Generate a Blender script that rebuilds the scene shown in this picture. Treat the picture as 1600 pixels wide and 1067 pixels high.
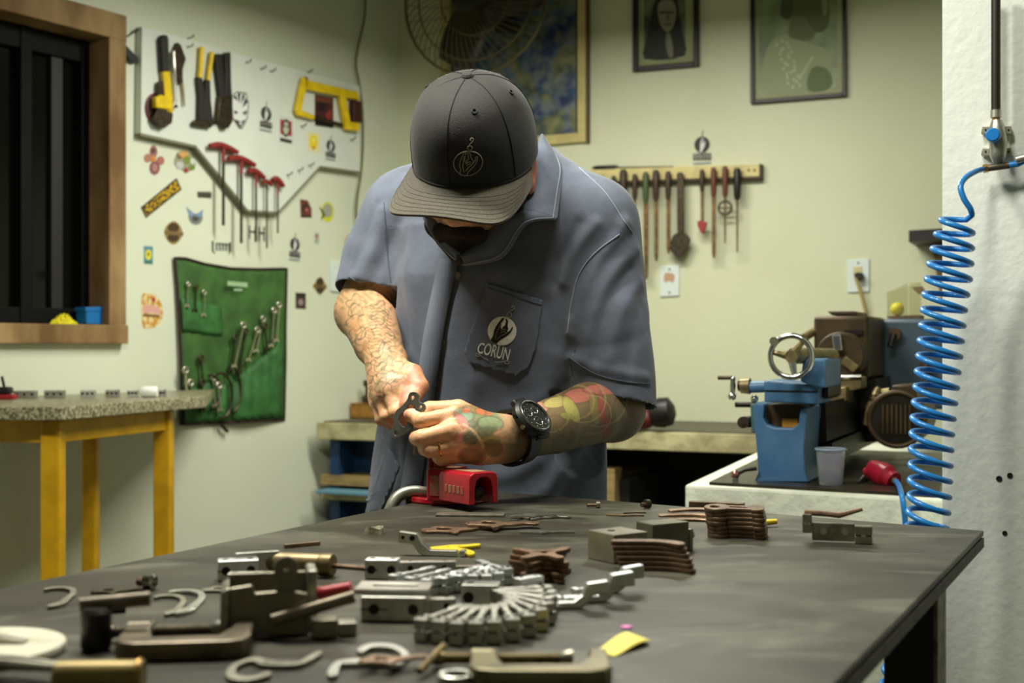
import bpy, bmesh, math, random
import numpy as np
from mathutils import Vector, Matrix, Euler
from mathutils.bvhtree import BVHTree
random.seed(7)
for o in list(bpy.data.objects): bpy.data.objects.remove(o)
SC = bpy.context.scene
COL = SC.collection
PI = math.pi

# ------------------------------------------------------------------ camera
F = 2000.0; HZ = 540.0; CZ = 1.11          # focal length in pixels of a 1600 px frame, horizon row, lens height
cam_d = bpy.data.cameras.new('camera'); cam = bpy.data.objects.new('camera', cam_d); COL.objects.link(cam)
cam.location = (0, 0, CZ); cam.rotation_euler = (PI/2, 0, 0)
cam_d.sensor_width = 36; cam_d.lens = 36*F/1600; cam_d.shift_y = (HZ-533.5)/1600
cam_d.dof.use_dof = True; cam_d.dof.focus_distance = 1.70; cam_d.dof.aperture_fstop = 6.4
cam_d.clip_start = 0.02
SC.camera = cam

# ------------------------------------------------------------------ world, light, exposure
w = bpy.data.worlds.new('night'); SC.world = w; w.use_nodes = True
w.node_tree.nodes['Background'].inputs[0].default_value = (0.010, 0.012, 0.012, 1)
w.node_tree.nodes['Background'].inputs[1].default_value = 1.0
SC.view_settings.view_transform = 'Standard'; SC.view_settings.look = 'None'
SC.view_settings.exposure = 0.78; SC.view_settings.gamma = 1.0; SC.view_settings.use_curve_mapping = False
LAMP = (1.0, 0.985, 0.87)
def area_light(name, loc, sx, sy, power, rz=0.0, color=LAMP, spread=180):
    d = bpy.data.lights.new(name, 'AREA'); d.shape = 'RECTANGLE'; d.size = sx; d.size_y = sy; d.energy = power; d.color = color
    d.spread = math.radians(spread)
    o = bpy.data.objects.new(name, d); o.location = loc; o.rotation_euler = (0, 0, rz); COL.objects.link(o); return o
LIGHTS = [('bench_light', (-0.55, 1.62, 2.30), 0.62, 0.14, 21.0, math.radians(8)),
          ('added_column_light', (0.12, 1.36, 2.40), 0.50, 0.14, 10.0, math.radians(20)),  # unseen lamp added to brighten the white column
          ('room_light',  (0.10, 3.55, 2.30), 1.15, 0.16, 26.0, math.radians(-24))]
for l in LIGHTS: area_light(*l)

# ------------------------------------------------------------------ helpers: pixels of the photo to places in the room
def P(x, y, Y):
    return Vector(((x-800)/F*Y, Y, CZ-(y-HZ)/F*Y))
def onz(x, y, z):                     # the point of a horizontal plane seen at a pixel
    Y = (CZ-z)*F/(y-HZ); return Vector(((x-800)/F*Y, Y, z))
TZ = 0.90
def T(x, y, dz=0.0): return onz(x, y, TZ+dz)
class Wall:
    def __init__(s, o, u):
        s.o = Vector((o[0], o[1], 0)); s.u = Vector((u[0], u[1], 0)).normalized()
        s.n = Vector((s.u.y, -s.u.x, 0)); s.rz = math.atan2(s.u.y, s.u.x)
    def uv(s, x, y, d=0.0):           # wall coordinates of a pixel, d in front of the wall
        r = Vector(((x-800)/F, 1, (HZ-y)/F)); c = Vector((0, 0, CZ))
        t = ((s.o+s.n*d)-c).dot(s.n)/r.dot(s.n); p = c+r*t
        return ((p-s.o).dot(s.u), p.z)
    def pt(s, u, v, d=0.0): return s.o+s.u*u+s.n*d+Vector((0, 0, v))
CORN = (-0.464, 5.215)
WL = Wall(CORN, (0.53, 0.848)); WB = Wall(CORN, (0.914, -0.406)); WR = Wall((0.706, 2.10), (0.914, -0.406))

# ------------------------------------------------------------------ helpers: materials
def lin(c):
    return tuple(((v/255)/12.92 if v/255 <= 0.04045 else ((v/255+0.055)/1.055)**2.4) for v in c)
MATS = {}
def mat(name, rgb, rough=0.6, metal=0.0, var=0.0, scale=8.0, bump=0.0, bscale=60.0, rgb2=None, lo=0.4, hi=0.6, coat=0.0,
        spec=0.5, emit=0.0, alpha=1.0, trans=0.0, ior=1.45, detail=4.0, stretch=None, rvar=0.0, sheen=0.0):
    if name in MATS: return MATS[name]
    m = bpy.data.materials.new(name); m.use_nodes = True; MATS[name] = m
    nt = m.node_tree; b = nt.nodes['Principled BSDF']; L = nt.links.new
    c = lin(rgb); b.inputs['Base Color'].default_value = (*c, 1); b.inputs['Roughness'].default_value = rough
    b.inputs['Metallic'].default_value = metal; b.inputs['Specular IOR Level'].default_value = spec
    b.inputs['Coat Weight'].default_value = coat; b.inputs['Transmission Weight'].default_value = trans; b.inputs['IOR'].default_value = ior
    b.inputs['Alpha'].default_value = alpha; b.inputs['Sheen Weight'].default_value = sheen
    if emit: b.inputs['Emission Color'].default_value = (*c, 1); b.inputs['Emission Strength'].default_value = emit
    tc = nt.nodes.new('ShaderNodeTexCoord'); src = tc.outputs['Object']
    if stretch:
        mp = nt.nodes.new('ShaderNodeMapping'); mp.inputs['Scale'].default_value = stretch; L(src, mp.inputs['Vector']); src = mp.outputs['Vector']
    if var or rgb2:
        n = nt.nodes.new('ShaderNodeTexNoise'); n.inputs['Scale'].default_value = scale; n.inputs['Detail'].default_value = detail; L(src, n.inputs['Vector'])
        r = nt.nodes.new('ShaderNodeValToRGB'); L(n.outputs['Fac'], r.inputs['Fac'])
        r.color_ramp.elements[0].position = lo; r.color_ramp.elements[1].position = hi
        a = c if rgb2 else tuple(v*(1-var) for v in c); z = lin(rgb2) if rgb2 else tuple(min(1, v*(1+var)) for v in c)
        r.color_ramp.elements[0].color = (*a, 1); r.color_ramp.elements[1].color = (*z, 1)
        L(r.outputs['Color'], b.inputs['Base Color'])
        if rvar:
            mr = nt.nodes.new('ShaderNodeMapRange'); L(n.outputs['Fac'], mr.inputs['Value'])
            mr.inputs['To Min'].default_value = max(0, rough-rvar); mr.inputs['To Max'].default_value = min(1, rough+rvar); L(mr.outputs['Result'], b.inputs['Roughness'])
    if bump:
        n2 = nt.nodes.new('ShaderNodeTexNoise'); n2.inputs['Scale'].default_value = bscale; n2.inputs['Detail'].default_value = 5; L(src, n2.inputs['Vector'])
        bp = nt.nodes.new('ShaderNodeBump'); bp.inputs['Strength'].default_value = bump; bp.inputs['Distance'].default_value = 0.004
        L(n2.outputs['Fac'], bp.inputs['Height']); L(bp.outputs['Normal'], b.inputs['Normal'])
    return m

# ------------------------------------------------------------------ helpers: meshes
class MB:
    def __init__(s): s.v = []; s.f = []; s.m = []; s.mi = 0
    def add(s, vs, fs):
        o = len(s.v); s.v += [tuple(p) for p in vs]; s.f += [tuple(i+o for i in f) for f in fs]; s.m += [s.mi]*len(fs); return s
    def box(s, lo, hi, M=None):
        x0, y0, z0 = lo; x1, y1, z1 = hi
        vs = [Vector(p) for p in ((x0,y0,z0),(x1,y0,z0),(x1,y1,z0),(x0,y1,z0),(x0,y0,z1),(x1,y0,z1),(x1,y1,z1),(x0,y1,z1))]
        if M is not None: vs = [M @ p for p in vs]
        return s.add(vs, [(0,3,2,1),(4,5,6,7),(0,1,5,4),(1,2,6,5),(2,3,7,6),(3,0,4,7)])
    def ring(s, c, a, b, r, n): return [c+a*(r*math.cos(2*PI*i/n))+b*(r*math.sin(2*PI*i/n)) for i in range(n)]
    def tube(s, pts, r, n=10, caps=True, closed=False, flat=1.0):
        pts = [Vector(p) for p in pts]; N = len(pts); rs = r if isinstance(r, (list, tuple)) else [r]*N
        vs = []; prev = None
        for i, p in enumerate(pts):
            if closed: t = pts[(i+1) % N]-pts[i-1]
            else: t = pts[min(i+1, N-1)]-pts[max(i-1, 0)]
            t = t.normalized() if t.length > 1e-9 else Vector((0, 0, 1))
            if prev is None: a = t.orthogonal().normalized()
            else:
                a = prev-t*prev.dot(t); a = a.normalized() if a.length > 1e-6 else t.orthogonal().normalized()
            prev = a; b = t.cross(a); vs += s.ring(p, a, b*flat, rs[i], n)
        fs = []
        for i in range(N if closed else N-1):
            j = (i+1) % N
            for k in range(n): fs.append((i*n+k, i*n+(k+1) % n, j*n+(k+1) % n, j*n+k))
        if caps and not closed: fs += [tuple(range(n-1, -1, -1)), tuple((N-1)*n+k for k in range(n))]
        return s.add(vs, fs)
    def cyl(s, a, b, r, r2=None, n=20): return s.tube([a, b], [r, r if r2 is None else r2], n)
    def lathe(s, prof, o=(0,0,0), ax=(0,0,1), n=28, caps=True):     # prof: (radius, height along the axis)
        o = Vector(o); ax = Vector(ax).normalized(); a = ax.orthogonal().normalized(); b = ax.cross(a)
        vs = []; fs = []
        for r, h in prof: vs += s.ring(o+ax*h, a, b, max(r, 1e-5), n)
        for i in range(len(prof)-1):
            for k in range(n): fs.append((i*n+k, i*n+(k+1) % n, (i+1)*n+(k+1) % n, (i+1)*n+k))
        if caps: fs += [tuple(range(n-1, -1, -1)), tuple((len(prof)-1)*n+k for k in range(n))]
        return s.add(vs, fs)
    def ball(s, c, r, n=14, sc=(1,1,1)):
        c = Vector(c); vs = []; fs = []
        for i in range(n+1):
            th = PI*i/n
            for k in range(n*2): ph = PI*k/n; vs.append(c+Vector((r*sc[0]*math.sin(th)*math.cos(ph), r*sc[1]*math.sin(th)*math.sin(ph), r*sc[2]*math.cos(th))))
        m = n*2
        for i in range(n):
            for k in range(m): fs.append((i*m+k, (i+1)*m+k, (i+1)*m+(k+1) % m, i*m+(k+1) % m))
        return s.add(vs, fs)
    def torus(s, c, ax, R, r, n=36, m=8, a0=0.0, a1=2*PI, sx=1.0, sy=1.0):
        ax = Vector(ax).normalized(); a = ax.orthogonal().normalized(); b = ax.cross(a); full = abs(a1-a0-2*PI) < 1e-6
        k = n if full else n+1
        return s.tube([Vector(c)+a*(R*sx*math.cos(a0+(a1-a0)*i/n))+b*(R*sy*math.sin(a0+(a1-a0)*i/n)) for i in range(k)], r, m, closed=full)
    def prism(s, poly, d0, d1, M):     # poly in the local x,z plane, extruded along local y from d0 to d1
        tris = None
        n = len(poly); vs = [M @ Vector((p[0], d0, p[1])) for p in poly]+[M @ Vector((p[0], d1, p[1])) for p in poly]
        area = sum(poly[i-1][0]*poly[i][1]-poly[i][0]*poly[i-1][1] for i in range(n))
        fr = list(range(n)); bk = list(range(n, 2*n))
        fs = [tuple(fr) if area > 0 else tuple(fr[::-1]), tuple(bk[::-1]) if area > 0 else tuple(bk)]
        for i in range(n):
            j = (i+1) % n; q = (i, n+i, n+j, j); fs.append(q if area > 0 else q[::-1])
        return s.add(vs, fs)
    def build(s, name, mats, parent=None, smooth=35, bevel=0.0, seg=2, loc=None, rz=0.0):
        me = bpy.data.meshes.new(name); me.from_pydata(s.v, [], s.f)
        mats = mats if isinstance(mats, (list, tuple)) else [mats]
        for m in mats: me.materials.append(m)
        if len(mats) > 1: me.polygons.foreach_set('material_index', s.m)
        me.update(); bm = bmesh.new(); bm.from_mesh(me); bmesh.ops.recalc_face_normals(bm, faces=bm.faces)
        bm.to_mesh(me); bm.free()
        if smooth:
            me.polygons.foreach_set('use_smooth', [True]*len(me.polygons)); me.set_sharp_from_angle(angle=math.radians(smooth))
        o = bpy.data.objects.new(name, me); COL.objects.link(o)
        if loc is not None: o.location = loc
        o.rotation_euler.z = rz
        if parent is not None: o.parent = parent
        if bevel:
            md = o.modifiers.new('bevel', 'BEVEL'); md.width = bevel; md.segments = seg; md.limit_method = 'ANGLE'; md.angle_limit = math.radians(40)
        return o
def tag(o, label, cat, group=None, kind=None):
    o['label'] = label
    if cat: o['category'] = cat
    if group: o['group'] = group
    if kind: o['kind'] = kind
    return o
def struct(o, label=None):
    o['kind'] = 'structure'
    if label: o['label'] = label
    return o
def thing(name, label, cat, loc=(0,0,0), rz=0.0, group=None, rot=None):
    o = bpy.data.objects.new(name, None); COL.objects.link(o); o.location = loc
    o.rotation_euler = rot if rot is not None else (0, 0, rz); o.empty_display_size = 0.05
    return tag(o, label, cat, group)
def dup(o, parent=None):
    c = o.copy(); COL.objects.link(c); c.parent = parent
    for ch in [x for x in bpy.data.objects if x.parent == o]: dup(ch, c)
    return c
def relief(o, loc):
    """move a mesh built in world coordinates so that its origin is at loc"""
    loc = Vector(loc); o.data.transform(Matrix.Translation(-loc)); o.location = loc; return o
def bez(pts, n=8, closed=False):      # Catmull-Rom through points
    pts = [Vector(p) for p in pts]; out = []; N = len(pts)
    for i in range(N if closed else N-1):
        p0 = pts[i-1] if (closed or i > 0) else pts[0]*2-pts[1]; p1 = pts[i]; p2 = pts[(i+1) % N]
        p3 = pts[(i+2) % N] if (closed or i+2 < N) else pts[-1]*2-pts[-2]
        for k in range(n):
            t = k/n; out.append(0.5*((2*p1)+(p2-p0)*t+(2*p0-5*p1+4*p2-p3)*t*t+(3*p1-p0-3*p2+p3)*t**3))
    if not closed: out.append(pts[-1])
    return out
def smooth2(pts, n=5, closed=True): return [(p.x, p.y) for p in bez([Vector((a, b, 0)) for a, b in pts], n, closed)]
def circ(cx, cy, r, n=16, ry=None): return [(cx+r*math.cos(2*PI*i/n), cy+(ry or r)*math.sin(2*PI*i/n)) for i in range(n)]
def plate_mesh(name, outline, holes, thick, bev, mats):
    """flat plate with holes: local x,y is the outline, z 0..thick"""
    cu = bpy.data.curves.new(name, 'CURVE'); cu.dimensions = '2D'; cu.fill_mode = 'BOTH'
    cu.extrude = max(thick/2-bev, 1e-5); cu.bevel_depth = bev; cu.bevel_resolution = 1
    for lp in [outline]+list(holes):
        sp = cu.splines.new('POLY'); sp.points.add(len(lp)-1); sp.use_cyclic_u = True
        for i, (x, y) in enumerate(lp): sp.points[i].co = (x, y, 0, 1)
    ob = bpy.data.objects.new(name, cu); COL.objects.link(ob)
    me = bpy.data.meshes.new_from_object(ob); bpy.data.objects.remove(ob); bpy.data.curves.remove(cu)
    me.name = name; me.transform(Matrix.Translation((0, 0, thick/2))); me.materials.clear()
    for m in (mats if isinstance(mats, (list, tuple)) else [mats]): me.materials.append(m)
    me.polygons.foreach_set('use_smooth', [True]*len(me.polygons)); me.set_sharp_from_angle(angle=math.radians(40))
    return me
def mobj(name, me, parent=None, M=None):
    o = bpy.data.objects.new(name, me); COL.objects.link(o)
    if parent is not None: o.parent = parent
    if M is not None: o.matrix_local = M
    return o
def text_polys(txt, size=1.0, shear=0.0, bold=0.0):
    cu = bpy.data.curves.new('lettering', 'FONT'); cu.body = txt; cu.size = size; cu.shear = shear; cu.align_x = 'CENTER'; cu.align_y = 'CENTER'; cu.resolution_u = 3; cu.offset = bold
    ob = bpy.data.objects.new('lettering', cu); COL.objects.link(ob); me = bpy.data.meshes.new_from_object(ob)
    vs = [(v.co.x, v.co.y) for v in me.vertices]; fs = [tuple(p.vertices) for p in me.polygons]
    bpy.data.objects.remove(ob); bpy.data.curves.remove(cu); bpy.data.meshes.remove(me)
    return vs, fs
# ================================================================== the room
def wall_mat(name, c1, c2, bump=0.25, bs=45):
    m = mat(name, c1, 0.55, var=0.0, rgb2=c2, scale=1.6, lo=0.3, hi=0.75, bump=bump, bscale=bs, detail=8)
    return m
M_wl = wall_mat('left_wall_paint', (206, 212, 188), (222, 226, 204), 0.22, 40)
M_wb = wall_mat('back_wall_paint', (202, 205, 172), (216, 218, 188), 0.30, 60)
M_wr = wall_mat('column_paint', (228, 233, 222), (238, 241, 232), 0.45, 60)
M_floor = mat('floor_concrete', (96, 92, 84), 0.8, var=0.25, scale=4)
M_ceil = mat('ceiling_paint', (170, 172, 146), 0.8, var=0.06, scale=2)
def wall_slab(name, W, u0, u1, z0, z1, m, holes=(), th=0.15):
    """a wall as boxes around its openings; openings are (ua, ub, za, zb)"""
    b = MB(); M = Matrix.Translation(W.o) @ Matrix.Rotation(W.rz, 4, 'Z')
    if not holes: b.box((u0, 0, z0), (u1, th, z1), M)
    for (ua, ub, za, zb) in holes:
        b.box((u0, 0, z0), (ua, th, z1), M); b.box((ub, 0, z0), (u1, th, z1), M)
        b.box((ua, 0, z0), (ub, th, za), M); b.box((ua, 0, zb), (ub, th, z1), M)
    return struct(b.build(name, m, smooth=0))
RH = 2.95
# window opening in the left wall
wu1, wz0 = WL.uv(186, 522); _, _ = WL.uv(150, 100)
wzt = WL.uv(186, 50)[1]; wu0 = wu1-1.35
wall_slab('wall_left', WL, -5.6, 0.0, 0, RH, M_wl, [(wu0, wu1, wz0, wzt)])
wall_slab('wall_back', WB, -0.2, 4.2, 0, RH, M_wb)
wall_slab('wall_right', WR, 0.0, 2.4, 0, RH, M_wr, th=0.12)
fl = MB(); fl.box((-4.5, -2.0, -0.1), (4.6, 6.2, 0.0)); struct(fl.build('floor', M_floor, smooth=0))
cl = MB(); cl.box((-4.5, -2.0, RH), (4.6, 6.2, RH+0.1)); struct(cl.build('ceiling', M_ceil, smooth=0))
bk = MB(); bk.box((-4.4, -1.9, 0), (4.4, -1.75, RH)); struct(bk.build('wall_front', M_wl, smooth=0))
rt = MB(); rt.box((2.9, -1.75, 0), (3.05, 3.5, RH)); struct(rt.build('wall_side', M_wl, smooth=0))
# lamp housings (above the frame), the short one for the added column light
M_house = mat('lamp_housing_white', (225, 225, 218), 0.4)
for (nm, loc, sx, sy, pw, rz), lb in zip(LIGHTS, ('long white fluorescent lamp hanging over the work table', 'short unseen lamp added above the table to brighten the white column', 'long white fluorescent lamp hanging over the back room')):
    t = thing('ceiling_lamp', lb, 'lamp', (loc[0], loc[1], loc[2]+0.012), rz)
    b = MB(); b.box((-sx/2-0.03, -sy/2-0.02, 0.0), (sx/2+0.03, sy/2+0.02, 0.05)); b.build('housing', M_house, t, bevel=0.006)
    for s in (-0.4, 0.4):
        b = MB(); b.cyl((s, 0, 0.05), (s, 0, RH-loc[2]-0.012), 0.004, n=8); b.build('suspension_rod', M_house, t)
# ================================================================== the man: body and garments grown from distance fields
class Field:
    def __init__(s, lo, hi, h):
        s.lo = np.array(lo, np.float32); s.h = h; s.n = np.ceil((np.array(hi)-np.array(lo))/h).astype(int)+1
        s.g = np.full(tuple(s.n), 0.06, np.float32)
    def block(s, lo, hi):
        a = np.clip(np.floor((np.array(lo)-s.lo)/s.h).astype(int), 0, s.n); b = np.clip(np.ceil((np.array(hi)-s.lo)/s.h).astype(int)+1, 0, s.n)
        if np.any(b <= a): return None
        sl = tuple(slice(i, j) for i, j in zip(a, b))
        ax = [(s.lo[k]+s.h*np.arange(a[k], b[k])).astype(np.float32) for k in range(3)]
        return sl, ax[0][:, None, None], ax[1][None, :, None], ax[2][None, None, :]
    def merge(s, sl, d, k, mode):
        o = s.g[sl]
        if mode == 'cut': d = -d
        if k > 0:
            if mode == 'add': hh = np.maximum(k-np.abs(o-d), 0)/k; s.g[sl] = np.minimum(o, d)-hh*hh*k*0.25
            else: hh = np.maximum(k-np.abs(o-d), 0)/k; s.g[sl] = np.maximum(o, d)+hh*hh*k*0.25
        else: s.g[sl] = np.minimum(o, d) if mode == 'add' else np.maximum(o, d)
    def cone(s, a, b, ra, rb, k=0.01, mode='add'):
        a = np.array(a, np.float32); b = np.array(b, np.float32); m = max(ra, rb)+k+4*s.h
        bl = s.block(np.minimum(a, b)-m, np.maximum(a, b)+m)
        if bl is None: return
        sl, X, Y, Z = bl; ab = b-a; L = float(ab@ab)+1e-12
        t = np.clip(((X-a[0])*ab[0]+(Y-a[1])*ab[1]+(Z-a[2])*ab[2])/L, 0, 1)
        d = np.sqrt((X-a[0]-t*ab[0])**2+(Y-a[1]-t*ab[1])**2+(Z-a[2]-t*ab[2])**2)-(ra+(rb-ra)*t)
        s.merge(sl, d, k, mode)
    def chain(s, pts, rs, k=0.01, mode='add'):
        # all links of one chain meet sharply, the chain as a whole blends into the rest
        m = max(rs)+k+4*s.h; A_ = np.array([list(p) for p in pts], np.float32); bl = s.block(A_.min(0)-m, A_.max(0)+m)
        if bl is None: return
        sl, X, Y, Z = bl; D = None
        for i in range(len(pts)-1):
            a, b = A_[i], A_[i+1]; ab = b-a; L = float(ab@ab)+1e-12
            t = np.clip(((X-a[0])*ab[0]+(Y-a[1])*ab[1]+(Z-a[2])*ab[2])/L, 0, 1); t = t.astype(np.float32)
            d = np.sqrt((X-a[0]-t*ab[0])**2+(Y-a[1]-t*ab[1])**2+(Z-a[2]-t*ab[2])**2)-(rs[i]+(rs[i+1]-rs[i])*t)
            if D is None: D = d
            else: q_ = min(k, 0.003); h_ = np.maximum(q_-np.abs(D-d), 0)/q_ if q_ > 0 else 0; D = np.minimum(D, d)-h_*h_*q_*0.25
        s.merge(sl, D, k, mode)
    def ell(s, c, r, R=None, k=0.01, mode='add'):
        c = np.array(c, np.float32); m = max(r)+k+4*s.h; bl = s.block(c-m, c+m)
        if bl is None: return
        sl, X, Y, Z = bl; X = X-c[0]; Y = Y-c[1]; Z = Z-c[2]
        R = np.eye(3) if R is None else np.array(R)
        q = [R[i][0]*X+R[i][1]*Y+R[i][2]*Z for i in range(3)]
        k0 = np.sqrt(sum((q[i]/r[i])**2 for i in range(3))); k1 = np.sqrt(sum((q[i]/r[i]**2)**2 for i in range(3)))+1e-9
        s.merge(sl, k0*(k0-1)/k1, k, mode)
    def loft(s, secs, S, Fd, k=0.02, mode='add'):
        """secs: (z, cx, cy, half width along S, half depth along Fd); joined by height"""
        m = 0.06; zs = [q[0] for q in secs]; w = max(max(q[3], q[4]) for q in secs)+m
        bl = s.block((min(q[1] for q in secs)-w, min(q[2] for q in secs)-w, min(zs)-m), (max(q[1] for q in secs)+w, max(q[2] for q in secs)+w, max(zs)+m))
        sl, X, Y, Z = bl; zc = np.clip(Z, min(zs), max(zs))
        I = lambda j: np.interp(zc.ravel(), zs, [q[j] for q in secs]).astype(np.float32)[None, None, :]
        dx = X-I(1); dy = Y-I(2); p = (dx*S[0]+dy*S[1])/I(3); q = (dx*Fd[0]+dy*Fd[1])/I(4)
        k0 = np.sqrt(p*p+q*q); k1 = np.sqrt((p/I(3))**2+(q/I(4))**2)+1e-6
        d = k0*(k0-1)/k1; d = np.where(k0 < 0.05, -0.05, d)
        dz = np.maximum(np.maximum(Z-max(zs), min(zs)-Z), -0.05)
        s.merge(sl, np.maximum(d, dz), k, mode)
    def plane(s, p, n, k=0.0):                 # keep the side the normal points away from
        p = np.array(p); n = np.array(n)/np.linalg.norm(n); sl, X, Y, Z = s.block(s.lo-1, s.lo+s.n*s.h+1)
        s.g = np.maximum(s.g, ((X-p[0])*n[0]+(Y-p[1])*n[1]+(Z-p[2])*n[2]).astype(np.float32))
    def mesh(s, name):
        g = s.g; S = g < 0; c = S[:-1, :-1, :-1].astype(np.uint8)
        for dx in (0, 1):
            for dy in (0, 1):
                for dz in (0, 1):
                    if dx+dy+dz: c += S[dx:g.shape[0]-1+dx, dy:g.shape[1]-1+dy, dz:g.shape[2]-1+dz]
        ijk = np.argwhere((c > 0) & (c < 8)); N = len(ijk)
        idx = np.full(c.shape, -1, np.int32); idx[ijk[:, 0], ijk[:, 1], ijk[:, 2]] = np.arange(N); del c
        corn = [(0,0,0),(1,0,0),(0,1,0),(1,1,0),(0,0,1),(1,0,1),(0,1,1),(1,1,1)]
        V = [g[ijk[:, 0]+a, ijk[:, 1]+b, ijk[:, 2]+d] for a, b, d in corn]; acc = np.zeros((N, 3)); cnt = np.zeros(N)
        for i in range(8):
            for j in range(i+1, 8):
                if sum(abs(p-q) for p, q in zip(corn[i], corn[j])) != 1: continue
                m = (V[i] < 0) != (V[j] < 0); t = np.where(m, V[i]/np.where(m, V[i]-V[j], 1), 0)
                acc += (np.array(corn[i])+t[:, None]*(np.array(corn[j])-np.array(corn[i])))*m[:, None]; cnt += m
        vs = s.lo+s.h*(ijk+acc/np.maximum(cnt, 1)[:, None]); fs = []
        for ax in range(3):
            a = [slice(None)]*3; b = [slice(None)]*3; a[ax] = slice(0, -1); b[ax] = slice(1, None)
            e = np.argwhere(S[tuple(a)] != S[tuple(b)]); u, v = [k for k in range(3) if k != ax]
            ok = (e[:, u] > 0) & (e[:, v] > 0) & (e[:, u] < idx.shape[u]) & (e[:, v] < idx.shape[v]); e = e[ok]
            ins = S[e[:, 0], e[:, 1], e[:, 2]]; q = []
            for du, dv in ((1, 1), (0, 1), (0, 0), (1, 0)):
                f = e.copy(); f[:, u] -= du; f[:, v] -= dv; q.append(idx[f[:, 0], f[:, 1], f[:, 2]])
            q = np.stack(q, 1); flip = ins if ax != 1 else ~ins; q[~flip] = q[~flip][:, ::-1]; fs.append(q[(q >= 0).all(1)])
        fs = np.concatenate(fs); me = bpy.data.meshes.new(name); me.from_pydata(vs.tolist(), [], fs.tolist()); me.update()
        me.polygons.foreach_set('use_smooth', [True]*len(me.polygons)); return me
def co(me):
    a = np.empty(len(me.vertices)*3, np.float32); me.vertices.foreach_get('co', a); return a.reshape(-1, 3)
def nor(me):
    a = np.empty(len(me.vertices)*3, np.float32); me.vertices.foreach_get('normal', a); return a.reshape(-1, 3)
def setco(me, a): me.vertices.foreach_set('co', a.astype(np.float32).ravel()); me.update()
def relax(me, n=2, f=0.5):
    E = np.empty(len(me.edges)*2, np.int32); me.edges.foreach_get('vertices', E); E = E.reshape(-1, 2); c = co(me).astype(np.float64)
    deg = np.bincount(E.ravel(), minlength=len(c)).astype(float)
    for _ in range(n):
        s = np.zeros_like(c)
        for k in range(3): s[:, k] = np.bincount(E[:, 0], c[E[:, 1], k], len(c))+np.bincount(E[:, 1], c[E[:, 0], k], len(c))
        c += f*(s/np.maximum(deg, 1)[:, None]-c)
    setco(me, c)
def seg_d(c, pts):
    """distance of points to a polyline"""
    best = np.full(len(c), 9.0)
    for i in range(len(pts)-1):
        a = np.array(pts[i]); ab = np.array(pts[i+1])-a; t = np.clip(((c-a)@ab)/(ab@ab+1e-12), 0, 1)
        best = np.minimum(best, np.linalg.norm(c-a-t[:, None]*ab, axis=1))
    return best
A3 = lambda v: (v[0], v[1], v[2])

# ---- skeleton (metres)
SHL = P(922, 352, 1.97); SHR = P(632, 338, 2.12)              # his left and right shoulder
ELL = P(957, 640, 1.93); ELR = P(566, 488, 2.10)
WRL = P(797, 684, 1.72); WRR = P(606, 566, 1.86)
Sx = (SHL-SHR); Sx.z = 0; Sx.normalize(); Fd = Vector((Sx.y, -Sx.x, 0))      # Fd: chest direction, towards the camera
HC = P(743, 252, 1.885)                                        # middle of the head
yaw = math.radians(-22); pit = math.radians(37); roll = math.radians(-9)
hh = Vector((math.sin(yaw), -math.cos(yaw), 0)); Hf = hh*math.cos(pit)-Vector((0, 0, math.sin(pit))); Hu = hh*math.sin(pit)+Vector((0, 0, math.cos(pit)))
Hr = Hu.cross(Hf)*-1                                            # to the viewer's right
Rm = Matrix.Rotation(roll, 3, Hf); Hu = Rm @ Hu; Hr = Rm @ Hr
def Hd(r, f, u): return HC+Hr*r+Hf*f+Hu*u
NB = P(800, 300, 2.04)                                          # base of the neck

# ---- body
B = Field((-0.34, 1.60, 0.86), (0.26, 2.30, 1.56), 0.002)
HR3 = [list(Hr), list(Hf), list(Hu)]
B.ell(HC+Hu*0.016-Hf*0.014, (0.073, 0.090, 0.080), HR3, 0.01)
B.ell(Hd(0, 0.030, -0.045), (0.056, 0.056, 0.073), HR3, 0.03)
B.ell(Hd(0, 0.062, -0.085), (0.036, 0.036, 0.03), HR3, 0.03)
B.cone(Hd(0, 0.084, 0.0), Hd(0, 0.104, -0.036), 0.008, 0.0120, 0.014)        # nose
for s in (-1, 1):
    B.ell(Hd(s*0.010, 0.096, -0.040), (0.009, 0.010, 0.008), HR3, 0.008)
    B.ell(Hd(s*0.031, 0.092, 0.004), (0.017, 0.010, 0.010), HR3, 0.010, 'cut')
    B.ell(Hd(s*0.031, 0.078, 0.004), (0.013, 0.012, 0.012), HR3, 0.002)
    B.cone(Hd(s*0.012, 0.080, 0.014), Hd(s*0.050, 0.066, 0.012), 0.007, 0.006, 0.012)
    B.ell(Hd(s*0.040, 0.074, -0.030), (0.022, 0.022, 0.020), HR3, 0.025)
    B.ell(Hd(s*0.079, -0.012, -0.012), (0.009, 0.022, 0.034), HR3, 0.006)
    B.ell(Hd(s*0.088, -0.008, -0.006), (0.006, 0.012, 0.020), HR3, 0.006, 'cut')
    B.ell(Hd(s*0.080, -0.004, -0.038), (0.007, 0.009, 0.011), HR3, 0.006)
B.cone(Hd(-0.020, 0.098, -0.062), Hd(0.020, 0.098, -0.062), 0.009, 0.009, 0.012)
B.cone(Hd(-0.024, 0.104, -0.064), Hd(0.024, 0.104, -0.064), 0.0035, 0.0035, 0.004, 'cut')
B.chain([Hd(0, -0.03, -0.05), NB+Vector((-0.01, -0.02, 0.02)), NB+Vector((0, 0.03, -0.08))], [0.062, 0.064, 0.085], 0.03)
MID = (SHL+SHR)/2
B.chain([SHR+Vector((0.03, 0, -0.01)), MID, SHL+Vector((-0.03, 0, -0.01))], [0.05, 0.07, 0.05], 0.03)
B.chain([MID, Vector((MID.x, MID.y+0.02, 1.05)), Vector((MID.x, MID.y+0.04, 0.88))], [0.08, 0.085, 0.085], 0.03)
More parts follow.
